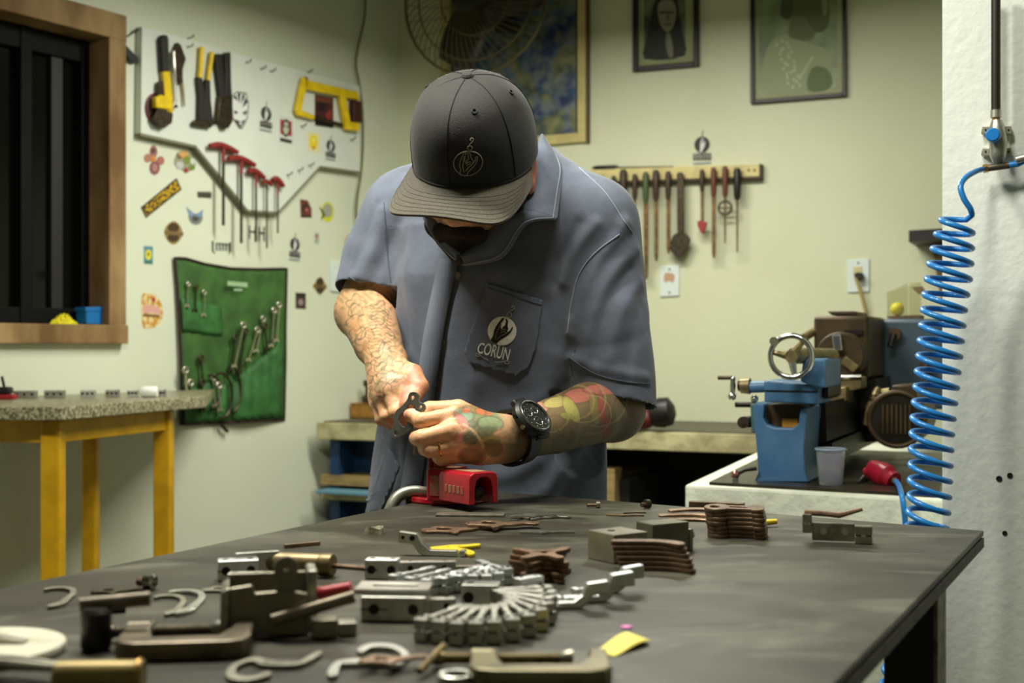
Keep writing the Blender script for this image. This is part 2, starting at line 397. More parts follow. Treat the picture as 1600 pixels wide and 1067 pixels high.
# arms
def lerp(a, b, t): return a+(b-a)*t
B.chain([SHL, lerp(SHL, ELL, 0.5), ELL], [0.056, 0.052, 0.045], 0.02)
B.chain([ELL, lerp(ELL, WRL, 0.25)+Vector((0, 0, 0.004)), lerp(ELL, WRL, 0.6), WRL], [0.0445, 0.0455, 0.039, 0.030], 0.02)
B.cone(ELL+Vector((0.012, 0.012, -0.006)), ELL+Vector((0.004, 0.0, 0.0)), 0.028, 0.036, 0.02)
B.chain([SHR, lerp(SHR, ELR, 0.5), ELR], [0.054, 0.050, 0.042], 0.02)
B.chain([ELR, lerp(ELR, WRR, 0.3)+Vector((0.002, 0, 0.006)), lerp(ELR, WRR, 0.65), WRR], [0.041, 0.043, 0.037, 0.0275], 0.02)
# his left hand (over the vice): back of the hand to the camera
YL = 1.675
mcp = [P(710, 648, YL+0.006), P(706, 672, YL-0.010), P(713, 695, YL-0.008), P(730, 712, YL+0.004)]
pip = [P(661, 657, YL-0.002), P(658, 684, YL-0.012), P(671, 703, YL-0.010), P(690, 717, YL+0.002)]
dip = [P(653, 659, YL+0.035), P(651, 684, YL+0.025), P(664, 701, YL+0.022), P(683, 714, YL+0.026)]
tip = [P(664, 657, YL+0.056), P(668, 682, YL+0.046), P(680, 698, YL+0.042), P(696, 709, YL+0.044)]
for i, (rr, rk) in enumerate(((0.0098, 0.0115), (0.0100, 0.0118), (0.0094, 0.0110), (0.0084, 0.0098))):
    B.cone(lerp(WRL, mcp[i], 0.25), mcp[i], 0.016, rk, 0.012)
    B.chain([mcp[i], lerp(mcp[i], pip[i], 0.5), pip[i], dip[i], tip[i]], [rk, rr*1.02, rr*1.06, rr*0.98, rr*0.82], 0.0035)
B.cone(WRL, lerp(mcp[1], mcp[2], 0.5)+Vector((0.02, 0.014, 0)), 0.027, 0.026, 0.015)
B.cone(WRL+Vector((-0.012, 0.012, -0.012)), mcp[3]+Vector((0.018, 0.012, 0.002)), 0.022, 0.014, 0.014)
thL = [P(765, 668, YL+0.045), P(716, 640, YL+0.042), P(672, 640, YL+0.036), P(640, 648, YL+0.026)]
B.chain(thL, [0.019, 0.0135, 0.0112, 0.0085], 0.012)
# his right hand (behind, holding the other end of the plate)
YR = 1.80
mR = [P(631, 598, YR-0.010), P(611, 613, YR-0.012), P(597, 624, YR-0.002), P(590, 634, YR+0.014)]
pR = [P(636, 633, YR-0.030), P(619, 644, YR-0.028), P(604, 650, YR-0.014), P(596, 655, YR+0.004)]
dR = [P(645, 647, YR-0.018), P(634, 655, YR-0.008), P(620, 660, YR+0.008), P(610, 662, YR+0.022)]
tR = [P(652, 645, YR-0.002), P(645, 650, YR+0.012), P(633, 655, YR+0.026), P(620, 656, YR+0.038)]
for i, (rr, rk) in enumerate(((0.0098, 0.0118), (0.0100, 0.0120), (0.0094, 0.0112), (0.0084, 0.0100))):
    B.cone(lerp(WRR, mR[i], 0.25), mR[i], 0.016, rk, 0.012)
    B.chain([mR[i], lerp(mR[i], pR[i], 0.5), pR[i], dR[i], tR[i]], [rk, rr*1.02, rr*1.06, rr*0.98, rr*0.82], 0.0035)
B.cone(WRR, lerp(mR[1], mR[2], 0.5)+Vector((0.004, 0.012, 0.012)), 0.026, 0.025, 0.015)
B.cone(WRR+Vector((-0.008, 0.012, -0.008)), mR[3]+Vector((0, 0.012, 0.012)), 0.022, 0.014, 0.014)
thR = [P(618, 578, YR+0.03), P(645, 584, YR+0.008), P(656, 604, YR-0.012), P(648, 623, YR-0.028)]
B.chain(thR, [0.019, 0.0140, 0.0125, 0.0085], 0.010)
body_me = B.mesh('person_body'); del B.g
relax(body_me, 1, 0.4)

# tattoos and skin tone: colour mixed per vertex
c = co(body_me); nrm = nor(body_me)
n = len(c); col = np.tile(np.array(lin((226, 172, 128))), (n, 1)); ink = np.zeros(n); 
def mixc(mask, rgb, k=1.0):
    global col
    m = np.clip(mask, 0, 1)[:, None]*k; col = col*(1-m)+np.array(lin(rgb))[None, :]*m
def band(d, w, s=0.0015): return np.clip((w-d)/s+0.5, 0, 1)
def pix(a): return 800+F*a[:, 0]/a[:, 1], HZ-F*(a[:, 2]-CZ)/a[:, 1]
X0, Y0 = pix(c); frontal = nrm[:, 1] < 0.25
dL = seg_d(c, [A3(ELL), A3(WRL)]); dR_ = seg_d(c, [A3(ELR), A3(WRR)])
tLa = ((c-np.array(WRL))@np.array(ELL-WRL))/(ELL-WRL).length_squared        # 0 wrist .. 1 elbow
tRa = ((c-np.array(WRR))@np.array(ELR-WRR))/(ELR-WRR).length_squared
armL = np.clip((c[:, 0]-WRL.x+0.02)/0.03, 0, 1)*((c[:, 0] > WRL.x-0.04) & (c[:, 2] < 1.2) & (dL < 0.09)).astype(float)
hndL = ((c[:, 0] <= WRL.x+0.002) & (c[:, 1] < 1.78) & (c[:, 2] < 1.06)).astype(float)
rng = np.random.RandomState(3)
# sleeve of dark olive on his left forearm, darker towards the bottom, with flowers and scrolls
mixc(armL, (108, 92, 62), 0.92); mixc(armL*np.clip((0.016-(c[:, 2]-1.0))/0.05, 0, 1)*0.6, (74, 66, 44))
def blot(x, y, rx, ry, rgb, ang=0, k=1.0, edge=0.16, rim=None, reg=None):
    ca, sa = math.cos(ang), math.sin(ang); u = ((X0-x)*ca+(Y0-y)*sa)/rx; v = (-(X0-x)*sa+(Y0-y)*ca)/ry
    q = np.sqrt(u*u+v*v); reg = frontal if reg is None else reg
    mixc(np.clip((1-q)/edge, 0, 1)*reg, tuple(0.82*v_+0.18*w_ for v_, w_ in zip(rgb, (80, 72, 48))), k*0.88)
    if rim: mixc(np.clip(1-np.abs(q-1)/0.13, 0, 1)*reg, rim, 0.6)
rL = frontal & (armL > 0)
for a in [(836,636,22,10,(206,150,128),0.1),(822,652,16,10,(196,140,116),0.3),(870,628,22,9,(188,176,96),-0.2),(905,618,26,12,(214,120,104),-0.1),
          (945,608,34,9,(218,120,110),0.0),(893,640,10,24,(180,176,88),-0.5),(886,650,12,5,(150,150,70),0.3),(930,640,9,26,(150,134,72),-0.15),
          (942,650,6,38,(190,74,72),-0.12),(948,668,9,16,(160,66,60),0),(868,662,16,12,(136,112,74),0.2),(845,672,12,14,(128,104,66),0),
          (915,670,15,14,(122,104,64),0),(967,640,10,22,(128,112,70),0.2),(850,690,18,10,(110,92,58),0.2),(880,694,15,8,(100,86,54),0.1)]:
    blot(*a[:6], reg=rL, rim=(84,74,46))
for (x, y, r, w) in [(902, 628, 26, 2.0), (912, 626, 34, 2.0), (936, 622, 44, 1.8), (860, 645, 30, 1.4), (925, 648, 30, 1.4)]:
    q = np.abs(np.hypot(X0-x, Y0-y)-r); mixc(np.clip((w-q)/1.0, 0, 1)*rL*(X0 > x-r*0.3), (176, 148, 96), 0.6)
# back of his left hand
rH = frontal & (hndL > 0)
blot(748, 652, 46, 22, (112, 132, 98), 0.15, reg=rH, edge=0.3)
for a in [(725,648,16,11,(138,164,136),0.2),(766,662,20,12,(142,160,118),0.1),(745,640,22,6,(150,120,70),0.2),(728,641,7,4,(206,104,66),0),(751,643,9,5,(206,110,66),0.4),
          (764,646,6,4,(200,112,70),0),(737,664,9,8,(96,104,70),0),(752,676,24,8,(110,118,82),-0.2),(722,658,7,16,(214,104,92),-0.7),(718,684,11,8,(214,112,98),-0.3),
          (736,684,14,12,(96,98,70),0.1),(762,690,20,9,(164,138,72),-0.2),(770,700,15,13,(150,118,68),0.3)]:
    blot(*a[:6], reg=rH, rim=(70,70,48))
mixc(np.clip((3.0-np.abs(np.hypot(X0-700, Y0-716)-58))/2, 0, 1)*rH*(Y0 < 700)*(X0 > 722), (212, 172, 132), 0.9)
blot(737, 712, 21, 14, (122, 96, 62), 0.0, reg=rH); blot(737, 713, 15, 9, (160, 128, 84), 0, reg=rH, edge=0.6); blot(737, 712, 21, 14, (122, 96, 62), 0, 0.0, reg=rH, rim=(52,46,34))
for a in [(713,646,9,5),(712,670,9,7),(720,690,8,6)]: blot(*a, (222,128,100), 0, 0.5, 0.9, reg=rH)
# line work on his right forearm and hand
rR = ((c[:, 0] < -0.12) & (c[:, 2] < 1.25) & (c[:, 1] < 2.2)).astype(float)
hand_lim = np.clip((640-(Y0+0.75*(X0-590)))/18, 0, 1)
mixc(rR*hand_lim*np.clip((ELR.x+0.040-c[:, 0])/0.03, 0.3, 1)*0.38, (136, 118, 80)); mixc(rR*hand_lim*np.clip(np.sin(X0*0.33+2*np.sin(Y0*0.21))*np.sin(Y0*0.29+1.6*np.sin(X0*0.17))*1.6, 0, 1)*0.5, (118, 112, 76))
for (x, y, r, a, b) in [(585,520,26,0,7),(565,500,20,0,7),(575,545,22,0,7),(560,530,14,0,7),(600,560,17,0,7),(590,580,13,0,7),(614,578,15,0,7),(604,600,16,0,7),
                        (588,606,13,0,7),(620,598,11,0,7),(556,478,13,0,7),(592,488,13,0,7),(608,533,9,0,7)]:
    wob = 1+0.22*np.sin(5*np.arctan2(Y0-y, X0-x)+x); q = np.abs(np.hypot(X0-x, (Y0-y)*0.8)-r*wob)
    mixc(np.clip((1.5-q)/0.9, 0, 1)*rR*hand_lim, (84, 82, 62), 0.62)
for i in range(14):
    yy = 478+i*5.2; q = np.abs(Y0-yy-0.35*(X0-575)-3*np.sin((X0-570)*0.2)); mixc(np.clip((1.2-q)/0.8, 0, 1)*rR*(X0 > 574)*(X0 < 612)*(Y0 < 545), (92, 90, 66), 0.6)
q = np.abs((X0-575)-(Y0-505)*0.28); mixc(np.clip((1.8-q)/0.8, 0, 1)*rR*(Y0 > 478)*(Y0 < 545), (206, 150, 96), 0.8)
for (x, y, rx, ry, rgb) in [(555,510,9,18,(214,150,92)),(606,560,12,14,(138,142,102)),(593,600,10,12,(132,134,96)),(570,540,8,10,(206,146,90)),(600,585,14,9,(150,150,112)),(655,590,6,8,(120,122,92))]:
    blot(x, y, rx, ry, rgb, 0.3, 0.6, 0.5, reg=(rR > 0))
# beard stubble and ruddy ear
hq = (c-np.array(HC)); hr_, hf_, hu_ = hq@np.array(Hr), hq@np.array(Hf), hq@np.array(Hu)
mixc(((np.abs(hr_) > 0.071) & (hf_ < 0.02) & (hf_ > -0.05) & (np.abs(hu_) < 0.06)).astype(float)*0.8, (206, 112, 84))
mixc(((hu_ < -0.05) & (hf_ > 0.09) & (np.abs(hr_) < 0.02)).astype(float)*0.5, (180, 96, 80))
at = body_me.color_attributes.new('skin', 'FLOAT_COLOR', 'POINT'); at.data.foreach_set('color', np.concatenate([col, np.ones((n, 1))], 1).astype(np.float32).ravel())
M_skin = bpy.data.materials.new('tattooed_skin'); M_skin.use_nodes = True
nt = M_skin.node_tree; pb = nt.nodes['Principled BSDF']; an = nt.nodes.new('ShaderNodeAttribute'); an.attribute_name = 'skin'
nz = nt.nodes.new('ShaderNodeTexNoise'); nz.inputs['Scale'].default_value = 180; tcn = nt.nodes.new('ShaderNodeTexCoord'); nt.links.new(tcn.outputs['Object'], nz.inputs['Vector'])
hs = nt.nodes.new('ShaderNodeMix'); hs.data_type = 'RGBA'; hs.blend_type = 'OVERLAY'; hs.inputs[0].default_value = 0.30
nt.links.new(an.outputs['Color'], hs.inputs[6]); nt.links.new(nz.outputs['Color'], hs.inputs[7]); nt.links.new(hs.outputs[2], pb.inputs['Base Color'])
pb.inputs['Roughness'].default_value = 0.48; pb.inputs['Subsurface Weight'].default_value = 0.06; pb.inputs['Subsurface Radius'].default_value = (0.012, 0.005, 0.003); pb.inputs['Subsurface Scale'].default_value = 0.5
bpn = nt.nodes.new('ShaderNodeBump'); bpn.inputs['Strength'].default_value = 0.25; bpn.inputs['Distance'].default_value = 0.002; nt.links.new(nz.outputs['Fac'], bpn.inputs['Height']); nt.links.new(bpn.outputs['Normal'], pb.inputs['Normal'])
body_me.materials.append(M_skin)
MAN = thing('person', 'man in black snapback cap and grey-blue work shirt bending over the vise', 'person', (MID.x, MID.y+0.05, 0))
MO = Vector(MAN.location)
def wear(o):                              # parent to the man, keeping its place
    o.parent = MAN; o.matrix_parent_inverse = Matrix.Translation(-MO); return o
wear(mobj('body', body_me))

# ---- trousers
M_jean = mat('dark_work_trousers', (44, 46, 54), 0.85, var=0.2, scale=30)
hip = Vector((MID.x-0.02, MID.y+0.06, 0.92))
Tr = Field((-0.35, 1.85, 0.03), (0.25, 2.42, 1.0), 0.006)
for s in (-1, 1):
    h0 = hip+Sx*(s*0.095); kn = Vector((h0.x+Sx.x*s*0.02, h0.y+0.02, 0.50)); an_ = Vector((kn.x, kn.y+0.03, 0.09))
    Tr.chain([h0, kn, an_], [0.085, 0.070, 0.062], 0.03)
Tr.cone(hip+Sx*-0.08+Vector((0, 0, 0.02)), hip+Sx*0.08+Vector((0, 0, 0.02)), 0.105, 0.105, 0.03)
tm = Tr.mesh('trousers'); tm.materials.append(M_jean); wear(mobj('trousers', tm)); del Tr.g
M_boot = mat('black_boot_leather', (28, 26, 25), 0.5)
for s in (-1, 1):
    Bo = Field((-0.45, 1.70, -0.01), (0.35, 2.45, 0.16), 0.005)
    a = hip+Sx*(s*0.118); ft = Vector((a.x, a.y+0.05, 0.045))
    Bo.chain([ft+Fd*-0.03, ft+Fd*0.10, ft+Fd*0.19], [0.045, 0.048, 0.036], 0.02); Bo.cone(ft, ft+Vector((0, 0, 0.09)), 0.045, 0.048, 0.02)
    Bo.plane((0, 0, 0.001), (0, 0, -1)); bm_ = Bo.mesh('shoe'); bm_.materials.append(M_boot); wear(mobj('shoe', bm_)); del Bo.g

# ---- shirt
M_shirt = mat('grey_blue_twill', (98, 105, 120), 0.85, var=0.10, scale=26, bump=0.12, bscale=420, sheen=0.15)
G = Field((-0.36, 1.70, 0.70), (0.30, 2.40, 1.50), 0.003)
q = lambda d: MID+d
cx, cy = MID.x, MID.y
G.loft([(0.74, cx-0.018, cy+0.040, 0.212, 0.155), (0.92, cx-0.012, cy+0.040, 0.200, 0.146), (1.02, cx-0.006, cy+0.036, 0.190, 0.142),
        (1.12, cx+0.000, cy+0.028, 0.184, 0.142), (1.22, cx+0.002, cy+0.016, 0.182, 0.136), (1.30, cx+0.003, cy+0.014, 0.172, 0.118),
        (1.355, cx+0.006, cy+0.022, 0.130, 0.085), (1.40, cx+0.012, cy+0.03, 0.075, 0.060)], Sx, Fd, 0.03)
G.chain([SHR+Vector((0.01, 0, 0)), MID+Vector((-0.03, 0.01, 0.055)), NB+Vector((0.0, 0.0, 0.01))], [0.070, 0.080, 0.080], 0.04)
G.chain([SHL+Vector((-0.01, 0, 0)), lerp(SHL, NB, 0.5)+Vector((0, 0, 0.008)), NB], [0.070, 0.072, 0.080], 0.04)
slL = SHL+(ELL-SHL)*1.00; slR = SHR+(ELR-SHR)*0.90
G.chain([SHL, lerp(SHL, slL, 0.5)+Vector((0.006, 0, 0)), slL+Vector((0.000, 0, 0))], [0.070, 0.069, 0.068], 0.035)
G.chain([SHR, lerp(SHR, slR, 0.5)+Vector((-0.006, 0, 0)), slR], [0.068, 0.066, 0.060], 0.035)
# cuffs: cut the ends flat and hollow them
def cuff(sh, el, sl, r, tilt):
    ax = (el-sh).normalized(); e = sl-ax*0.012; nn = (ax+tilt).normalized()
    bl = G.block(np.array(e)-0.14, np.array(e)+0.16); sl_, X, Y, Z = bl
    d = (X-e[0])*nn.x+(Y-e[1])*nn.y+(Z-e[2])*nn.z
    near = np.sqrt((X-e[0])**2+(Y-e[1])**2+(Z-e[2])**2) < 0.13
    ar = np.sqrt(np.maximum((X-e[0])**2+(Y-e[1])**2+(Z-e[2])**2-((X-e[0])*ax.x+(Y-e[1])*ax.y+(Z-e[2])*ax.z)**2, 0)) < 0.092
    G.g[sl_] = np.where(near & ar, np.maximum(G.g[sl_], d), G.g[sl_])
    G.cone(e-ax*0.07, e+ax*0.05, r-0.006, r-0.004, 0.0, 'cut')
cuff(SHL, ELL, slL, 0.068, Vector((-0.28, 0.0, 0.0))); cuff(SHR, ELR, slR, 0.061, Vector((0.15, -0.2, 0)))
# open neck
G.chain([NB+Vector((-0.004, 0.0, 0.10)), NB+Vector((-0.006, -0.01, 0.0)), P(764, 345, 1.955), P(735, 375, 1.915), P(716, 400, 1.89)], [0.066, 0.060, 0.038, 0.017, 0.004], 0.012, 'cut')
shirt_me = G.mesh('shirt'); del G.g
relax(shirt_me, 3, 0.5)
# drop the part of the neck hollow that is inside, keep it: it is the inside of the collar
tree0 = BVHTree.FromPolygons([tuple(v) for v in co(shirt_me)], [tuple(p.vertices) for p in shirt_me.polygons])
CAMP = Vector((0, 0, CZ))
def hit(tree, x, y, off=0.0):
    r = Vector(((x-800)/F, 1, (HZ-y)/F)).normalized(); h = tree.ray_cast(CAMP, r)
    return None if h[0] is None else h[0]-r*(off*1.35)
def hits(tree, pts, off=0.0, n=6):
    out = []
    for (x, y, _) in [tuple(p) for p in bez([Vector((a, b, 0)) for a, b in pts], n)]:
        h = hit(tree, x, y, off)
        if h is not None: out.append(h)
    return out
FOLDS = [  # pixel polyline, width m, height m
 ([(975,350),(930,410),(905,470),(895,520)], 0.010, 0.007), ([(990,390),(950,440),(925,500),(915,560)], 0.010, 0.007), ([(1000,440),(970,490),(950,560)], 0.010, 0.006),
 ([(960,360),(915,425),(895,490)], 0.007, -0.005), ([(985,420),(945,480),(930,560)], 0.008, -0.006), ([(1005,480),(985,540),(975,600)], 0.009, -0.005), ([(930,350),(900,390),(880,440)], 0.009, 0.006),
 ([(905,350),(880,400),(868,440)], 0.008, -0.006), ([(890,560),(930,575),(1010,590)], 0.007, 0.004), ([(1012,520),(960,540),(900,545)], 0.008, -0.003),
 ([(650,330),(640,420),(650,520),(660,640)], 0.012, 0.006), ([(625,340),(612,400),(608,470)], 0.010, -0.007), ([(672,360),(672,450),(680,520)], 0.010, -0.005),
 ([(600,330),(585,380),(560,430)], 0.010, 0.006), ([(618,350),(600,400),(580,450)], 0.008, -0.005), ([(590,320),(570,370),(552,420)], 0.007, -0.004),
 ([(870,560),(850,620),(800,640)], 0.012, 0.005), ([(885,600),(850,650)], 0.010, -0.006), ([(905,700),(880,730),(860,765)], 0.010, 0.006), ([(880,700),(850,735),(820,760)], 0.012, -0.006),
 ([(900,740),(870,770)], 0.009, -0.005), ([(840,720),(800,740),(770,745)], 0.012, 0.005), ([(740,600),(720,680),(715,740)], 0.014, 0.004), ([(830,330),(830,400),(850,450)], 0.012, 0.004),
 ([(640,560),(640,650),(625,760)], 0.010, 0.006), ([(620,680),(600,740),(580,800)], 0.012, 0.008), ([(612,700),(630,740),(622,790)], 0.009, -0.009), ([(780,420),(720,470),(700,520)], 0.014, 0.003)]
sc_ = co(shirt_me); sn = nor(shirt_me); disp = np.zeros(len(sc_))
for pl, wd, am in FOLDS:
    h = hits(tree0, pl, n=4)
    if len(h) < 2: continue
    d = seg_d(sc_, [A3(p) for p in h]); disp += (0.85 if am > 0 else 0.55)*am*np.exp(-(d/(wd*1.25))**2)
u = sc_@np.array([11.0, 7.0, 5.0]); v = sc_@np.array([-6.0, 9.0, 8.0])
disp += 0.0016*np.sin(u*2.3+1.3*np.sin(v*1.7))+0.0012*np.sin(v*3.1+np.sin(u*2.1))
# sleeve seams and hem lines
for a, b, r in ((SHL, ELL, 0.86), (SHR, ELR, 0.74)):
    pass
setco(shirt_me, sc_+sn*disp[:, None]); shirt_me.materials.append(M_shirt)
shirt = wear(mobj('shirt', shirt_me))
TS = BVHTree.FromPolygons([tuple(v) for v in co(shirt_me)], [tuple(p.vertices) for p in shirt_me.polygons])
def put(o, par):                          # sub-part of a garment (all share world coordinates)
    o.parent = par; return o
# stitched seams
M_thread = mat('grey_thread', (84, 92, 108), 0.8); M_threadl = mat('pale_thread', (150, 158, 172), 0.8)
for pl, mm, r in (([(905,262),(945,300),(975,345),(988,362)], M_threadl, 0.0010), ([(968,366),(930,395),(905,428),(893,470),(886,520)], M_threadl, 0.0010),
               ([(888,558),(930,584),(975,596),(1016,600)], M_thread, 0.0009), ([(545,432),(580,452),(606,462)], M_thread, 0.0009), ([(600,316),(604,380),(610,440)], M_thread, 0.0009),
               ([(718,402),(700,470),(690,530),(680,600),(668,680),(655,762)], M_thread, 0.0012)):
    h = hits(TS, pl, 0.0006, 8)
    if len(h) > 2: b = MB(); b.tube(h, r, 6); put(b.build('seam', mm), shirt)
def patch(px_poly, off, name, m, par, thick=0.0016, step=5, tree=None):
    """a cloth patch lying on the shirt: grid clipped to a pixel polygon"""
    tree = tree or TS
    bm = bmesh.new(); bm.faces.new([bm.verts.new((x/100, y/100, 0)) for x, y in px_poly])
    if not thick:                           # printed shapes may be concave: let a filled curve triangulate them
        bm.free(); cu = bpy.data.curves.new('p', 'CURVE'); cu.dimensions = '2D'; cu.fill_mode = 'BOTH'; sp = cu.splines.new('POLY'); sp.points.add(len(px_poly)-1); sp.use_cyclic_u = True
        for i, (x, y) in enumerate(px_poly): sp.points[i].co = (x/100, y/100, 0, 1)
        ob = bpy.data.objects.new('p', cu); COL.objects.link(ob); me = bpy.data.meshes.new_from_object(ob); bpy.data.objects.remove(ob); bpy.data.curves.remove(cu)
        bm = bmesh.new(); bm.from_mesh(me); bpy.data.meshes.remove(me)
    xs = [p[0]/100 for p in px_poly]; ys = [p[1]/100 for p in px_poly]
    x = min(xs)+step/100
    while x < max(xs): bmesh.ops.bisect_plane(bm, geom=bm.verts[:]+bm.edges[:]+bm.faces[:], plane_co=(x, 0, 0), plane_no=(1, 0, 0)); x += step/100
    y = min(ys)+step/100
    while y < max(ys): bmesh.ops.bisect_plane(bm, geom=bm.verts[:]+bm.edges[:]+bm.faces[:], plane_co=(0, y, 0), plane_no=(0, 1, 0)); y += step/100
    bad = []
    for vv in bm.verts:
        h = hit(tree, vv.co.x*100, vv.co.y*100, off)
        if h is None: bad.append(vv)
        else: vv.co = h
    bmesh.ops.delete(bm, geom=bad, context='VERTS')
    if thick:
        for _ in range(5): bmesh.ops.smooth_vert(bm, verts=bm.verts[:], factor=0.5, use_axis_x=False, use_axis_y=True, use_axis_z=False)
    bmesh.ops.recalc_face_normals(bm, faces=bm.faces)
    if sum((f.normal.dot(CAMP-f.calc_center_median()) > 0) for f in bm.faces) < len(bm.faces)/2: bmesh.ops.reverse_faces(bm, faces=bm.faces)
    me = bpy.data.meshes.new(name); bm.to_mesh(me); bm.free(); me.materials.append(m); me.polygons.foreach_set('use_smooth', [True]*len(me.polygons))
    o = bpy.data.objects.new(name, me); COL.objects.link(o)
    if thick: md = o.modifiers.new('thickness', 'SOLIDIFY'); md.thickness = thick; md.offset = -1
    return put(o, par)
PKT = [(760,442),(848,469),(838,541),(827,572),(806,588),(735,567),(725,550)]
pocket = patch(PKT, 0.0030, 'chest_pocket', M_shirt, shirt, 0.006)
b = MB(); b.tube(hits(TS, [(762,450),(846,476)], 0.0034, 8), 0.0007, 6); put(b.build('pocket_hem', M_thread), shirt)
patch([(597,676),(606,700),(624,727),(612,760),(594,800),(560,806),(574,756),(588,716)], 0.004, 'hip_pocket', M_shirt, shirt, 0.004)
# buttons
M_btn = mat('grey_shirt_button', (128, 126, 112), 0.35, var=0.3, scale=300)
for (x, y) in ((714, 430), (690, 534), (656, 740)):
    h = hit(TS, x, y, 0.001); hx = hit(TS, x+6, y); hy = hit(TS, x, y+6); nn = (hx-h).cross(hy-h).normalized(); nn = nn if nn.dot(CAMP-h) > 0 else -nn
    b = MB(); b.lathe([(0.0062, 0), (0.0068, 0.0012), (0.0062, 0.0024), (0.0046, 0.0020), (0.0002, 0.0020)], h, nn, 20); bo = put(b.build('button', M_btn), shirt)
# placket edge: a folded strip along the front
strip = [(718,402),(703,470),(692,530),(682,600),(670,680),(657,766)]
L1 = hits(TS, strip, 0.0035, 6); L2 = hits(TS, [(x-30, y+2) for x, y in strip], 0.0030, 6); k = min(len(L1), len(L2))
b = MB(); b.add(L1[:k]+L2[:k], [(i, i+1, k+i+1, k+i) for i in range(k-1)]); o = put(b.build('placket', M_shirt), shirt); md = o.modifiers.new('thickness', 'SOLIDIFY'); md.thickness = 0.003
# collar wings: sheets with an inner (neck) and an outer edge
def wing(inner, outer, name='collar'):
    I = bez([P(*p) for p in inner], 6); O = bez([P(*p) for p in outer], 6); k = min(len(I), len(O)); nr = 7; vs = []
    for r in range(nr):
        t = r/(nr-1)
        for i in range(k):
            p = lerp(I[i], O[i], t); p = p+Vector((0.0, -0.010, 0.006))*math.sin(PI*t); vs.append(p)
    b = MB(); b.add(vs, [(r*k+i, r*k+i+1, (r+1)*k+i+1, (r+1)*k+i) for r in range(nr-1) for i in range(k-1)])
    o = put(b.build(name, M_shirt), shirt); md = o.modifiers.new('thickness', 'SOLIDIFY'); md.thickness = 0.0028; md2 = o.modifiers.new('smooth', 'SUBSURF'); md2.levels = 1; md2.render_levels = 1
    b = MB(); b.tube([p+Vector((-0.003, -0.003, 0.001)) for p in [lerp(I[i], O[i], 0.93)+Vector((0, -0.003, 0.001)) for i in range(k)]], 0.0008, 6); put(b.build('seam', M_threadl), shirt)
wing([(842,214,1.98),(836,240,1.955),(826,275,1.93),(812,305,1.905),(800,332,1.885)], [(852,216,1.99),(874,246,1.972),(882,268,1.95),(878,300,1.915),(872,344,1.872)])
wing([(800,330,1.885),(786,340,1.872),(768,354,1.862),(744,376,1.855),(717,400,1.852)], [(872,344,1.872),(840,346,1.866),(818,358,1.862),(786,404,1.856),(726,418,1.850)], 'lapel')
wing([(680,322,1.93),(688,345,1.905),(698,366,1.88),(708,384,1.865),(717,400,1.856)], [(655,318,1.945),(664,346,1.905),(678,370,1.882),(696,392,1.865),(714,408,1.852)], 'lapel')
M_black = mat('black_cotton', (16, 15, 14), 0.9)
b = MB(); b.ball(P(754, 366, 1.94), 0.046, 14, (1.1, 0.66, 0.9)); put(b.build('undershirt', M_black), shirt)

# ---- beard and hair
M_beard = mat('dark_beard_hair', (40, 27, 19), 0.9, var=0.4, scale=260, bump=0.8, bscale=420)
Bd = Field((-0.24, 1.65, 1.22), (0.14, 2.05, 1.52), 0.003)
Bd.ell(Hd(0, 0.050, -0.088), (0.048, 0.046, 0.036), HR3, 0.02)
for s in (-1, 1):
    Bd.chain([Hd(s*0.069, 0.012, 0.0), Hd(s*0.066, 0.022, -0.04), Hd(s*0.048, 0.052, -0.082), Hd(0, 0.080, -0.098)], [0.010, 0.015, 0.022, 0.024], 0.014)
    Bd.cone(Hd(0, 0.108, -0.052), Hd(s*0.030, 0.094, -0.064), 0.0085, 0.011, 0.008); Bd.cone(Hd(0, 0.098, -0.082), Hd(s*0.026, 0.086, -0.080), 0.015, 0.015, 0.012)
    Bd.chain([Hd(s*0.070, 0.014, 0.03), Hd(s*0.070, 0.010, -0.01)], [0.006, 0.009], 0.01)
bme = Bd.mesh('beard'); bme.materials.append(M_beard); wear(mobj('beard', bme)); del Bd.g
Hb = Field((-0.24, 1.65, 1.25), (0.16, 2.15, 1.6), 0.003)
Hb.ell(Hd(0, -0.055, -0.005), (0.072, 0.048, 0.065), HR3, 0.01); Hb.cone(Hd(-0.05, -0.07, -0.05), Hd(0.05, -0.07, -0.05), 0.02, 0.02, 0.02)
hme = Hb.mesh('hair'); hme.materials.append(M_beard); wear(mobj('hair', hme)); del Hb.g

